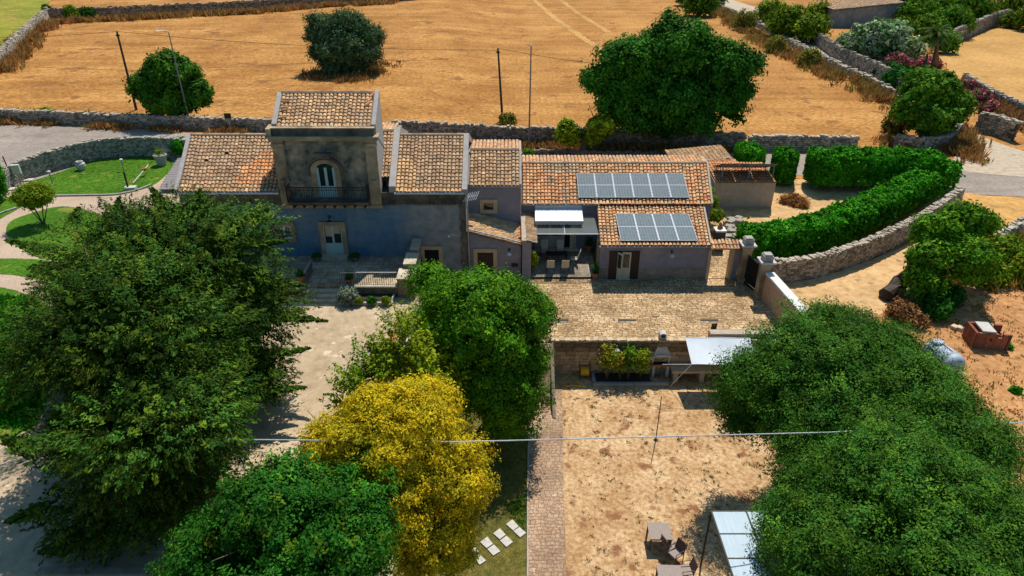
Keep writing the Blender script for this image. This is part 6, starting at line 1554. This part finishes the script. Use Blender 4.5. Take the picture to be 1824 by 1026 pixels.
def lamp(name, label, base_px, top_px, side):
    g = G(*base_px); top = PY(top_px[0], top_px[1], g.y); t = thing(name, tuple(g), label, 'street lamp')
    e = top + Vector((side * 1.0, -.5, .15))
    mb = MB(); mb.tube([g, top - Vector((0, 0, .3)), top, top.lerp(e, .3)], [.10, .06, .05, .04], 8); mb.build('post', MT['pole_steel'], t)
    mb = MB(); d = (e - top).normalized(); a = top + d * .15; s = Vector((-d.y, d.x, 0)) * .2; u = Vector((0, 0, .1))
    mb.hexa([a - s * .5, e - s, e + s, a + s * .5, a - s * .4 + u, e - s * .6 + u * .7, e + s * .6 + u * .7, a + s * .4 + u]); mb.build('lamp_head', MT['plastic_grey'], t); return t
lamp('street_lamp', 'tall steel street lamp in front of the left roadside tree', (340, 226), (300, 57), -1)
lamp('street_lamp', 'tall thin street lamp behind the annex roof', (942, 262), (946, 82), -.25)
hs = G(429, 222); t = thing('road_sign', tuple(hs), 'small roadside sign seen from behind above the left wing ridge', 'sign')
top = PY(428, 205, hs.y); mb = MB(); mb.tube([hs - Vector((0, 3, 0)), Vector((hs.x, hs.y - 3, top.z + .5))], .07, 6); mb.build('post', MT['sand_surround'], t)
mb = MB(); mb.box(hs.x - .35, hs.x + .35, hs.y - 3.1, hs.y - 3.0, top.z + .45, top.z + 1.0); mb.build('plate', MT['iron'], t)
wire([PY(-100, 66, g1.y + 8), T1], .02, 'wire', label='thin black wire reaching the left timber pole from the left edge', sag=.01)
wire([T1, PY(560, 82, 79), T2 - Vector((0, 0, .2))], .02, 'wire', label='long thin wire between the two timber poles over the field', sag=.006)
wire([T2, PY(1100, 118, 74), PY(1330, 125, 80)], .02, 'wire', label='thin wire from the bare pole into the big field tree', sag=.01)
wire([PY(-100, 112, 84), PY(240, 125, 80), PY(560, 112, 90), PY(800, 105, 90)], .015, 'wire', label='second fainter wire crossing the golden field lower down', sag=.004)
wire([T3 - Vector((0, 0, .3)), PY(1500, 121, 78)], .02, 'wire', label='pale wire running left from the leaning posts', sag=.005)
wire([PZ(330, 782, 6.0), PZ(820, 787, 6.0), PZ(1480, 770, 4.8), PZ(1960, 745, 4.2)], .022, 'cable', 'overhead_cable', 'thick pale cable stretched across the foreground trees and lower garden', 'cable', sag=0, n=24)

# ---------------------------------------------------------------- lower garden
zl = -2.38
# barbecue
q = PZ(1174, 668, zl); bx, by = q.x, q.y + .2
bb = thing('barbecue', (bx, by, zl), 'masonry barbecue with tall tapered hood against the retaining wall', 'barbecue')
mb = MB(); mb.box(bx - .50, bx - .34, by - .4, by + .4, zl, zl + .78); mb.cut(); mb.box(bx + .34, bx + .50, by - .4, by + .4, zl, zl + .78); mb.build_each('leg', MT['concrete_pale'], bb)
mb = MB(); mb.box(bx - .62, bx + .62, by - .45, by + .45, zl + .78, zl + .9); mb.build('worktop', MT['terracotta'], bb)
mb = MB(); mb.box(bx - .46, bx + .46, by - .40, by + .3, zl + .9, zl + .93); mb.build('hearth', MT['iron'], bb)
mb = MB(); mb.box(bx - .52, bx - .42, by - .25, by + .42, zl + .9, zl + 1.45); mb.box(bx + .42, bx + .52, by - .25, by + .42, zl + .9, zl + 1.45); mb.box(bx - .42, bx + .42, by + .32, by + .42, zl + .9, zl + 1.45); mb.build('firebox', MT['concrete_pale'], bb)
mb = MB(); mb.box(bx - .42, bx + .42, by + .29, by + .317, zl + .93, zl + 1.45); mb.build('firebox_back', MT['iron'], bb)  # near-black panel lining the back of the firebox
mb = MB(); z0 = zl + 1.45; z1 = zl + 2.15; mb.hexa([(bx - .54, by - .4, z0), (bx + .54, by - .4, z0), (bx + .54, by + .42, z0), (bx - .54, by + .42, z0), (bx - .2, by - .05, z1), (bx + .2, by - .05, z1), (bx + .2, by + .36, z1), (bx - .2, by + .36, z1)])
for k in range(8):
    a0 = math.pi * k / 8; a1 = math.pi * (k + 1) / 8; mb.hexa([(bx - .5 * math.cos(a0), by - .44, z0 + .0), (bx - .5 * math.cos(a1), by - .44, z0 + .0), (bx - .5 * math.cos(a1), by - .38, z0 + .0), (bx - .5 * math.cos(a0), by - .38, z0 + .0),
                                                      (bx - .5 * math.cos(a0), by - .42, z0 + .03 + .12 * math.sin(a0)), (bx - .5 * math.cos(a1), by - .42, z0 + .03 + .12 * math.sin(a1)), (bx - .5 * math.cos(a1), by - .36, z0 + .03 + .12 * math.sin(a1)), (bx - .5 * math.cos(a0), by - .36, z0 + .03 + .12 * math.sin(a0))])
mb.build('hood', MT['concrete_pale'], bb)
mb = MB(); mb.box(bx - .2, bx + .2, by - .05, by + .36, z1, z1 + .55)
arch_ring(mb, bx, z1 + .55, .12, .21, by - .06, by + .37, 8); mb.build('chimney', MT['concrete_pale'], bb)
mb = MB(); mb.box(bx - .11, bx + .11, by - .062, by - .052, z1 + .42, z1 + .60); mb.build('flue_opening', MT['iron'], bb)
# stone counter
q0 = PZ(1200, 682, zl); q1 = PZ(1330, 680, zl)
ct = thing('stone_counter', ((q0.x + q1.x) / 2, q0.y + .3, zl), 'long cream masonry counter under the white shade sail', 'counter')
cx0, cx1 = PY(1197, 665, q0.y).x, PY(1400, 665, q0.y).x
mb = MB(); mb.box(cx0, cx1, q0.y - .05, q0.y + .95, zl + .72, zl + .86); mb.build('top_slab', MT['sand_surround'], ct)
for k in range(5):
    x = cx0 + .12 + k * (cx1 - cx0 - .5) / 4; mb = MB(); mb.box(x, x + .28, q0.y + .02, q0.y + .9, zl, zl + .72); mb.build('support', MT['plaster_warm'], ct)
mb = MB(); mb.box(cx0, cx1, q0.y + .9, q0.y + .98, zl, zl + .72); mb.build('back_wall', MT['plaster_warm'], ct)
mb = MB(); mb.box(cx0, cx1, q0.y + .95, 33.5, zl + 1.0, zl + 1.12); mb.build('backsplash', MT['plaster_warm'], ct)
# white shade sail
sl = thing('shade_sail', tuple(PZ(1280, 668, zl)), 'flat bright white shade sail over the stone counter', 'shade sail')
a = PY(1221, 601, 33.4); b = PY(1336, 602, 33.4); c = PY(1352, 649, 31.5); d = PY(1232, 649, 31.5)
mb = MB(); n = 10
def sp_(u, v):
    p = (a * (1 - u) + b * u) * (1 - v) + (d * (1 - u) + c * u) * v; p = Vector(p); p.z -= .12 * math.sin(math.pi * u) * math.sin(math.pi * v) + .02 * math.sin(9 * u + 4 * v); return p
for i in range(n):
    for j in range(n): mb.quad(sp_(i / n, j / n), sp_(i / n, (j + 1) / n), sp_((i + 1) / n, (j + 1) / n), sp_((i + 1) / n, j / n))
for i in range(n): 
    for j in (0, n): mb.bar(sp_(i / n, j / n), sp_((i + 1) / n, j / n), .03)
mb.build('cloth', MT['cloth_white'], sl)
e = PZ(1192, 690, zl); mb = MB(); mb.tube([d, e], .012, 5); mb.tube([d, PY(1180, 649, 31.6)], .012, 5); mb.build('guy_rope', MT['white_paint'], sl)
mb = MB(); mb.tube([Vector((c.x - .3, c.y, zl)), Vector((c.x - .3, c.y, c.z))], .04, 6); mb.build('post', MT['gutter'], sl)
# hose reel
q = PZ(1041, 671, zl); hr = thing('hose_reel', (q.x, q.y, zl), 'yellow garden hose wound on a reel by the retaining wall', 'hose reel')
mb = MB()
for k in range(7): 
    x = q.x - .22 + k * .07; mb.tube([(x, q.y + .26 * math.cos(t_ * math.pi / 6), zl + .42 + .26 * math.sin(t_ * math.pi / 6)) for t_ in range(13)], .035, 5, cap=False)
mb.build('coil', MT['plastic_yellow'], hr)
mb = MB(); 
for s in (-1, 1): mb.tube([(q.x + s * .3, q.y - .3, zl), (q.x + s * .3, q.y, zl + .45), (q.x + s * .3, q.y + .3, zl + 1.15)], .02, 5); mb.tube([(q.x + s * .3, q.y, zl + .45), (q.x + s * .3, q.y + .35, zl)], .02, 5)
mb.tube([(q.x - .3, q.y + .3, zl + 1.15), (q.x + .3, q.y + .3, zl + 1.15)], .02, 5); mb.tube([(q.x - .3, q.y, zl + .42), (q.x + .3, q.y, zl + .42)], .06, 6); mb.build('stand', MT['iron'], hr)
hp = [(1030, 665), (1024, 676), (1030, 685), (1040, 690), (1020, 688), (1008, 690), (1003, 683), (1010, 672), (1020, 664), (1028, 660), (1018, 658)]
mb = MB(); mb.tube([Vector((p.x, p.y, zl + .06)) for p in smooth_loop([tuple(PZ(x, y, zl)) for x, y in hp], 4, False)], .035, 6); mb.build('loose_hose', MT['plastic_yellow'], hr)
# rose bed
a_ = PZ(1056, 686, zl); b_ = PZ(1190, 686, zl)
rb = thing('rose_bed', (a_.x, a_.y, zl), 'dark soil bed with low stone edging under the roses', 'flower bed')
mb = MB(); mb.box(a_.x, b_.x, a_.y - .12, a_.y + .06, zl, zl + .2); mb.box(a_.x, a_.x + .18, a_.y, a_.y + 1.25, zl, zl + .2); mb.build('edging', MT['concrete'], rb)
mb = MB(); mb.box(a_.x + .18, bx - .65, a_.y + .06, 33.5, zl, zl + .12); mb.build('soil', MT['soil'], rb)
for i, (px, py, r, lab, pl_) in enumerate(((1083, 632, 12, 'pinkish rose bush, leftmost against the retaining wall', ((1, 1, 1), (1.2, 1, 1), (3.5, 1.5, 8))), (1106, 640, 9, 'thin rose bush second from the left, under the wall lamp', ((.8, 1, 1), (3.5, 1.5, 8))), (1122, 634, 10, 'tall green rose bush third along the retaining wall', ((.6, 1, 1), (.9, 1, 1))), (1144, 635, 10, 'yellow green rose bush next to the barbecue', ((1.6, 1.3, 1), (1.1, 1.1, 1))))):
    p = PY(px, py + 9, 32.9); Zc = p.y * CP + (H - p.z) * SP; R_ = r * Zc / FPX
    shrub('rose_bush', lab, [((p.x, p.y, p.z), (R_ * 1.1, R_ * .8, R_ * 2.4))], 900, LF['shrub'], 120 + i, .12, .2, 'rose bush', gap=.35, inner=.05, pal_=pl_, spray=.35, droop=-1)
wall_lamp(PY(1099, 618, 33.4).x, 33.52, PY(1099, 618, 33.4).z, 'cream shade lamp on the retaining wall above the roses', shade='stone_white')
# thin pole
g = PZ(1168, 784, zl); tp_ = PY(1178, 706, g.y); mb = MB(); mb.tube([g, Vector((g.x, g.y, tp_.z))], [.03, .022], 6); mb.lathe(g, [(.12, 0), (.12, .03), (.04, .06)], 10)
tag(mb.build('thin_pole', MT['iron']), 'thin dark metal pole standing alone in the dry lower garden', 'pole')
# gazebo with panelled roof
A = PZ(1266, 910, 0.0); zt = 0.0
A = PY(1267, 911, PZ(1243, 1008, zl).y)
zt = A.z; a = PZ(1267, 911, zt); e = PZ(1306, 1040, zt); a2 = PZ(1440, 909, zt); 
gz_ = thing('gazebo', (a.x, e.y, zl), 'dark framed gazebo with white panel roof under the lower right tree', 'gazebo')
print('gazebo', a, e, zt)
x_l, x_r = a.x, a.x + 4.2; y_b = a.y; y_f = y_b - 4.6; dz = .35
mb = MB(); nx, ny = 3, 4; mb2 = MB()
for i in range(nx):
    for j in range(ny):
        if mb.v: mb.cut()
        xa = x_l + (x_r - x_l) * i / nx + .03; xb = x_l + (x_r - x_l) * (i + 1) / nx - .03; ya = y_b - (y_b - y_f) * j / ny - .03; yb = y_b - (y_b - y_f) * (j + 1) / ny + .03
        mb.box(xa, xb, yb, ya, zt, zt + .02)
mb.build_each('roof_panel', MT['gazebo_sheet'], gz_)
for i in range(nx + 1): x = x_l + (x_r - x_l) * i / nx; mb2.bar((x, y_b, zt), (x, y_f, zt), .06, .08)
for j in range(ny + 1): y = y_b - (y_b - y_f) * j / ny; mb2.bar((x_l, y, zt), (x_r, y, zt), .05, .07)
mb2.build('frame', MT['iron'], gz_)
for x, y in ((x_l, y_b), (x_r, y_b), (x_l, y_f), (x_r, y_f)): mb = MB(); mb.tube([(x, y, zl), (x, y, zt)], .045, 6); mb.build('post', MT['iron'], gz_)
# tables and chairs
def wtable(px, py, s, rz, lab):
    g = PZ(px, py, zl + .72); t = thing('wicker_table', (g.x, g.y, zl), lab, 'table', 'wicker tables on the dry lawn')
    mb = MB(); mb.cbox((g.x, g.y, zl + .71), s, s * .95, .05, rz); mb.build('tabletop', MT['wicker'], t)
    mb = MB(); mb.cbox((g.x, g.y, zl + .65), s - .06, s * .95 - .06, .07, rz); mb.build('apron', MT['wicker_dark'], t)
    R = Matrix.Rotation(rz, 3, 'Z')
    for sx in (-1, 1):
        for sy in (-1, 1): o = R @ Vector((sx * (s / 2 - .06), sy * (s * .475 - .06), 0)); mb = MB(); mb.cbox((g.x + o.x, g.y + o.y, zl + .31), .07, .07, .62, rz); mb.build('leg', MT['wicker_dark'], t)
wtable(1175, 946, .98, -.03, 'upper grey brown wicker table on the dry ground')
wtable(1194, 1024, 1.0, -.03, 'lower wicker table cut off by the bottom edge')
t = thing('wicker_chair', (0, 0, 0), '', 'chair')
mb = MB(); mb.box(-.25, .25, -.25, .25, .38, .45); mb.build('seat', MT['wicker'], t)
mb = MB(); mb.hexa([(-.25, .2, .45), (.25, .2, .45), (.25, .26, .45), (-.25, .26, .45), (-.25, .34, .92), (.25, .34, .92), (.25, .38, .92), (-.25, .38, .92)]); mb.build('backrest', MT['wicker_dark'], t)
for sx in (-1, 1):
    mb = MB(); mb.tube([(sx * .26, -.24, 0), (sx * .26, -.24, .64), (sx * .26, .28, .66)], .02, 5); mb.tube([(sx * .26, .25, 0), (sx * .26, .24, .5)], .02, 5); mb.build('side_frame', MT['wicker_dark'], t)
g1_ = PZ(1203, 985, zl + .4); g2_ = PZ(1186, 978, zl + .4); g3_ = PZ(1222, 1016, zl + .4)
place_copies(t, [(g1_.x, g1_.y, zl, -1.0, 'brown wicker chair turned between the two wicker tables'), (g2_.x + .25, g2_.y + .3, zl, 2.0, 'wicker chair pushed against the upper wicker table'), (g3_.x, g3_.y, zl, math.pi / 2 * 3 + .1, 'wicker chair right of the lower wicker table at the bottom edge')], 'wicker chairs on the dry lawn')
# stepping stones
sq = [((970, 568), (1026, 628), (975, 663), (915, 610)), ((1026, 630), (1086, 680), (1033, 720), (975, 665)), ((868, 640), (920, 695), (866, 735), (810, 685)), ((922, 700), (978, 755), (920, 798), (866, 742)),
      ((766, 708), (816, 770), (760, 808), (705, 755)), ((820, 772), (876, 830), (814, 868), (763, 812)), ((700, 850), (760, 905), (705, 942), (655, 900)), ((660, 790), (700, 830), (690, 850), (640, 830))]
labs = ['upper slab of the stepping stone pair nearest the path', 'lower slab of the stepping stone pair nearest the path', 'upper slab of the middle stepping stone pair', 'lower slab of the middle stepping stone pair', 'upper slab of the third stepping stone pair from the path', 'lower slab of the third stepping stone pair from the path', 'stepping stone slab partly shaded by the golden tree', 'stepping stone slab almost hidden beneath the golden tree']
for s, lab in zip(sq, labs):
    P = [PZ(700 + x / 4.56, 800 + y / 4.56, zl + .06) for x, y in s]; mb = MB()
    c_ = (P[0] + P[1] + P[2] + P[3]) / 4; P = [c_.lerp(p, .93) for p in P]
    mb.hexa([Vector((p.x, p.y, zl)) for p in reversed(P)] + [Vector((p.x, p.y, zl + .07)) for p in reversed(P)]); tag(mb.build('stepping_stone', MT['concrete_pale']), lab, 'stepping stone', 'stepping stones on the lower lawn')
# garden bollard lamps
def glamp(px, py, h, lab):
    g = G(px, py); t = thing('garden_lamp', tuple(g), lab, 'garden lamp')
    mb = MB(); mb.tube([g, g + Vector((0, 0, h))], .05, 8); mb.build('post', MT['gutter'], t)
    mb = MB(); mb.lathe(g + Vector((0, 0, h)), [(.06, 0), (.13, .04), (.13, .16), (.16, .18), (.04, .25)], 10); mb.build('lamp_head', MT['plastic_grey'], t)
glamp(221, 304, .9, 'garden lamp post standing in the middle of the green lawn'); glamp(94, 327, .95, 'garden lamp post near the utility box at the left of the lawn'); glamp(871, 782, .6, 'small garden light in the shade under the round tree')
# urns and pots
def pot(px, py, r, h, mat, lab, z=None, plant=None, urn=False, name='plant_pot', seed=1, ph=.6):
    g = G(px, py) if z is None else PZ(px, py, z); t = thing(name, tuple(g), lab, 'pot')
    prof = [(r * .6, 0), (r * 1.0, h * .45), (r * .95, h * .75), (r * .55, h * .9), (r * .7, h), (r * .5, h), (r * .4, h * .85)] if urn else [(r * .7, 0), (r, h * .9), (r * 1.1, h * .9), (r * 1.1, h), (r * .9, h), (r * .85, h * .9)]
    mb = MB(); mb.lathe(g, prof, 14); mb.build('vessel', MT[mat], t, smooth=False)
    if plant:
        rs = np.random.RandomState(seed); Q, T, LC = crown(rs, [((g.x, g.y, g.z + h + ph * .5), (r * .9, r * .9, ph))], 260, .12, .35, min(.2, ph * .5), sub=.1, spray=.08, droop=-.4)
        quads_mesh('plant', Q, T, LF[plant], t)
pot(146, 303, .42, .85, 'concrete_pale', 'pale urn shaped jar standing on the lawn before the curved wall', urn=True, name='garden_urn')
pot(289, 294, .55, 1.0, 'concrete', 'large stone pot with a small palm beside the plank roof', plant='shrub', seed=2, ph=.5)
mb = MB(); g = G(301, 279); mb.cbox(g + Vector((0, 0, .75)), 1.0, .9, .25, .4); mb.cbox(g + Vector((0, 0, .35)), .4, .4, .6, .4); tag(mb.build('stone_table', MT['concrete_pale']), 'pale stone slab table against the garden wall beside the big pot', 'stone table')
pot(565, 464, .34, .35, 'stone_dark', 'left of the two low stone bowls flanking the front door step', 1.8, 'mulb', seed=3, ph=.12); pot(633, 464, .34, .35, 'stone_dark', 'right of the two low stone bowls flanking the front door step', 1.8, 'mulb', seed=4, ph=.12)
pot(537, 503, .26, .5, 'terracotta', 'terracotta pot with dark plant at the left of the porch steps', 1.8, 'mulb', seed=5, ph=.3); pot(624, 508, .26, .5, 'terracotta', 'terracotta pot with dark plant behind the porch railing', 1.8, 'mulb', seed=6, ph=.3)
pot(1048, 447, .32, .5, 'terracotta', 'terracotta pot with leafy plant in the back corner of the patio', .15, 'mulb', seed=7, ph=.45); pot(1060, 497, .24, .5, 'terracotta', 'terracotta pot with a tall plant at the front corner of the patio', 0, 'mulb', seed=8, ph=.5)
shrub('potted_climber', 'yellow green plant growing against the dividing wall by the patio', [(tuple(PZ(950, 466, .9)), (.22, .25, .7))], 700, LF['shrub'], 130, .18, .2, 'plant', trunk=False, pal_=((1.6, 1.3, 1),))
# utility box, post, slabs
g = G(38, 328); t = thing('utility_box', tuple(g), 'pale grey utility cabinet by the left end of the garden wall', 'utility box')
mb = MB(); mb.cbox(g + Vector((0, 0, 1.35)), .62, .3, .8, .3); mb.build('cabinet', MT['plastic_grey'], t); mb = MB(); mb.tube([g, g + Vector((0, 0, .95))], .06, 6); mb.cut(); mb.tube([g + Vector((.2, 0, 0)), g + Vector((.2, .05, .95))], .04, 6); mb.build_each('post', MT['concrete'], t)
g = G(27, 330); mb = MB(); mb.tube([g, Vector((g.x, g.y, 1.2)) + Vector((-.15, 0, 2.6))], .05, 6); tag(mb.build('rusty_post', MT['iron']), 'leaning thin dark post next to the utility cabinet', 'post')
for (px, py, s, lab) in ((22, 338, .6, 'small pale cover slab on the ground at the far left of the lawn'), (52, 322, .55, 'greenish cover slab beside the utility cabinet')):
    g = G(px, py); mb = MB(); mb.cbox(g + Vector((0, 0, .07)), s * 1.3, s, .12, .2); tag(mb.build('cover_slab', MT['concrete_pale']), lab, 'slab')
g = G(233, 337); t = thing('parasol_base', tuple(g), 'stone parasol base with dark tube at the lawn edge', 'parasol base'); mb = MB(); mb.cbox(g + Vector((0, 0, .12)), .9, .6, .22, .2); mb.build('slab', MT['concrete_pale'], t); mb = MB(); mb.tube([g + Vector((-.2, 0, .2)), g + Vector((-.25, .1, 1.5))], .08, 8); mb.build('tube', MT['iron'], t)
a = G(238, 330); b = G(268, 306); t = thing('grass_trimmer', tuple(a), 'red and grey grass trimmer lying on the lawn', 'grass trimmer'); mb = MB(); mb.tube([a + Vector((0, 0, .2)), b + Vector((0, 0, .7))], .04, 6); mb.build('shaft', MT['plastic_grey'], t)
mb = MB(); m_ = a.lerp(b, .7); mb.cbox(m_ + Vector((0, 0, .58)), .35, .22, .22, .6); mb.build('motor', MT['plastic_red'], t); mb = MB(); mb.tube([b + Vector((0, 0, .7)), b + Vector((.3, .3, .9))], .03, 5); mb.build('handle', MT['iron'], t)
# lawn edging
ed = [G(*p) for p in ((98, 350), (150, 349), (200, 348), (228, 344), (250, 338), (270, 330))]
mb = MB(); P = smooth_loop(ed, 4, False)
for a, b in zip(P[:-1], P[1:]): mb.bar((a.x, a.y, 1.27), (b.x, b.y, 1.27), .14, .14)
tag(mb.build('lawn_edging', MT['concrete']), 'curved pale stone edging along the front of the green lawn', 'edging')
ed = [G(*p) for p in ((-10, 386), (10, 378), (30, 372))]; mb = MB()
for a, b in zip(ed[:-1], ed[1:]): mb.bar((a.x, a.y, 1.27), (b.x, b.y, 1.27), .14, .14)
tag(mb.build('lawn_edging', MT['concrete']), 'short stone edging at the left picture edge', 'edging')
# brick box with slab
g = G(1752, 612); R = Matrix.Rotation(-.14, 3, 'Z'); t = thing('brick_box', tuple(g), 'unfinished red brick enclosure with a pale slab on top', 'brick enclosure')
def bw(mb, x0, x1, y0, y1, h):
    P = [R @ Vector((x, y, 0)) + g for x, y in ((x0, y0), (x1, y0), (x1, y1), (x0, y1))]; mb.hexa(P + [p + Vector((0, 0, h)) for p in P])
mb = MB(); bw(mb, -.85, .25, -.65, -.5, 1.05); bw(mb, .25, .5, -.65, -.5, .8); bw(mb, .5, .95, -.65, -.5, 1.05); bw(mb, -.95, -.8, -.65, .65, 1.05); bw(mb, -.8, .2, .5, .65, 1.05); bw(mb, .2, .55, .5, .65, .75); bw(mb, .55, .95, .5, .65, 1.0); bw(mb, .8, .952, -.5, .5, .55); mb.build('wall', MT['brick_red'], t)
mb = MB(); P = [R @ Vector((x, y, 1.07)) + g for x, y in ((-.62, -.55), (.1, -.6), (.1, .5), (-.62, .5))]; mb.hexa(P + [p + Vector((0, 0, .1)) for p in P]); mb.build('slab', MT['concrete_pale'], t)
mb = MB(); P = R @ Vector((-.1, -.66, .65)) + g; mb.cbox(P, .12, .03, .14, -.14); mb.build('vent_hole', MT['iron'], t)
for (px, py, lab) in ((1699, 586, 'white stone left of the brick enclosure, nearer the bushes'), (1709, 588, 'yellowish stone left of the brick enclosure')):
    g = G(px, py); mb = MB(); mb.stone(g + Vector((0, 0, .12)), .4, .35, .25, random.Random(px), .4, .2, 0, (1.8, 1.6, 1.3)); tag(mb.build('loose_stone', MT['drystone']), lab, 'stone')
# tank
g = G(1682, 652); t = thing('water_tank', tuple(g), 'blue grey plastic water tank lying beside the right hand tree', 'water tank')
mb = MB(); r_ = .62; g = g + Vector((-.25, 0, -.1)); d = Vector((.30, -1, 0)).normalized(); s = Vector((-d.y, d.x, 0)); 
prof = [(-1.05, .25), (-1.0, .48), (-.85, .6), (-.5, .66), (-.45, .62), (-.40, .66), (0, .68), (.05, .64), (.1, .68), (.5, .66), (.55, .62), (.6, .66), (.85, .6), (1.0, .48), (1.05, .25)]
mb.tube([g + Vector((0, 0, .66)) + d * u for u, _ in prof], [r for _, r in prof], 20); mb.build('drum', MT['tank'], t, smooth=True)
mb = MB(); q = g + Vector((0, 0, 1.28)) - d * .55; mb.lathe(q, [(.3, 0), (.3, .1), (.26, .13), (.05, .14)], 16); mb.build('lid', MT['tank'], t)
mb = MB(); mb.tube([q + Vector((.15, -.1, .1)), g + Vector((0, 0, 1.36)) + d * .3, g + Vector((0, 0, 1.1)) + d * .95], .04, 6); mb.build('pipe', MT['plastic_grey'], t)
for (px, py, lab) in ((1793, 620, 'small green tussock right of the brick enclosure'), (1808, 698, 'small green tussock low down at the right edge')):
    shrub('grass_tussock', lab, [gblob(px, py, 9, 1, .7)], 260, LF['hedge'], px, .2, .14, 'grass tussock', trunk=False)
# rocks by tree trunk and at bottom left
mb = MB(); r3 = random.Random(8)
for k in range(26): q = G(1628 + r3.uniform(-22, 22), 512 + r3.uniform(-14, 18)); mb.stone(q + Vector((0, 0, .15)), .4, .35, .3, r3, r3.uniform(0, 3), .3, 0, (1.3, 1.2, 1.1))
tag(mb.build('rubble_heap', MT['drystone']), 'pale rubble heap behind the leaning dark trunk', 'rubble')
mb = MB(); g = G(150, 1020); mb.box(g.x - 1.5, g.x + 4, g.y - .3, g.y, 1.2, 1.5); tag(mb.build('low_kerb', MT['plaster_base']), 'low kerb at the bottom left corner under the dark conifer', 'kerb')
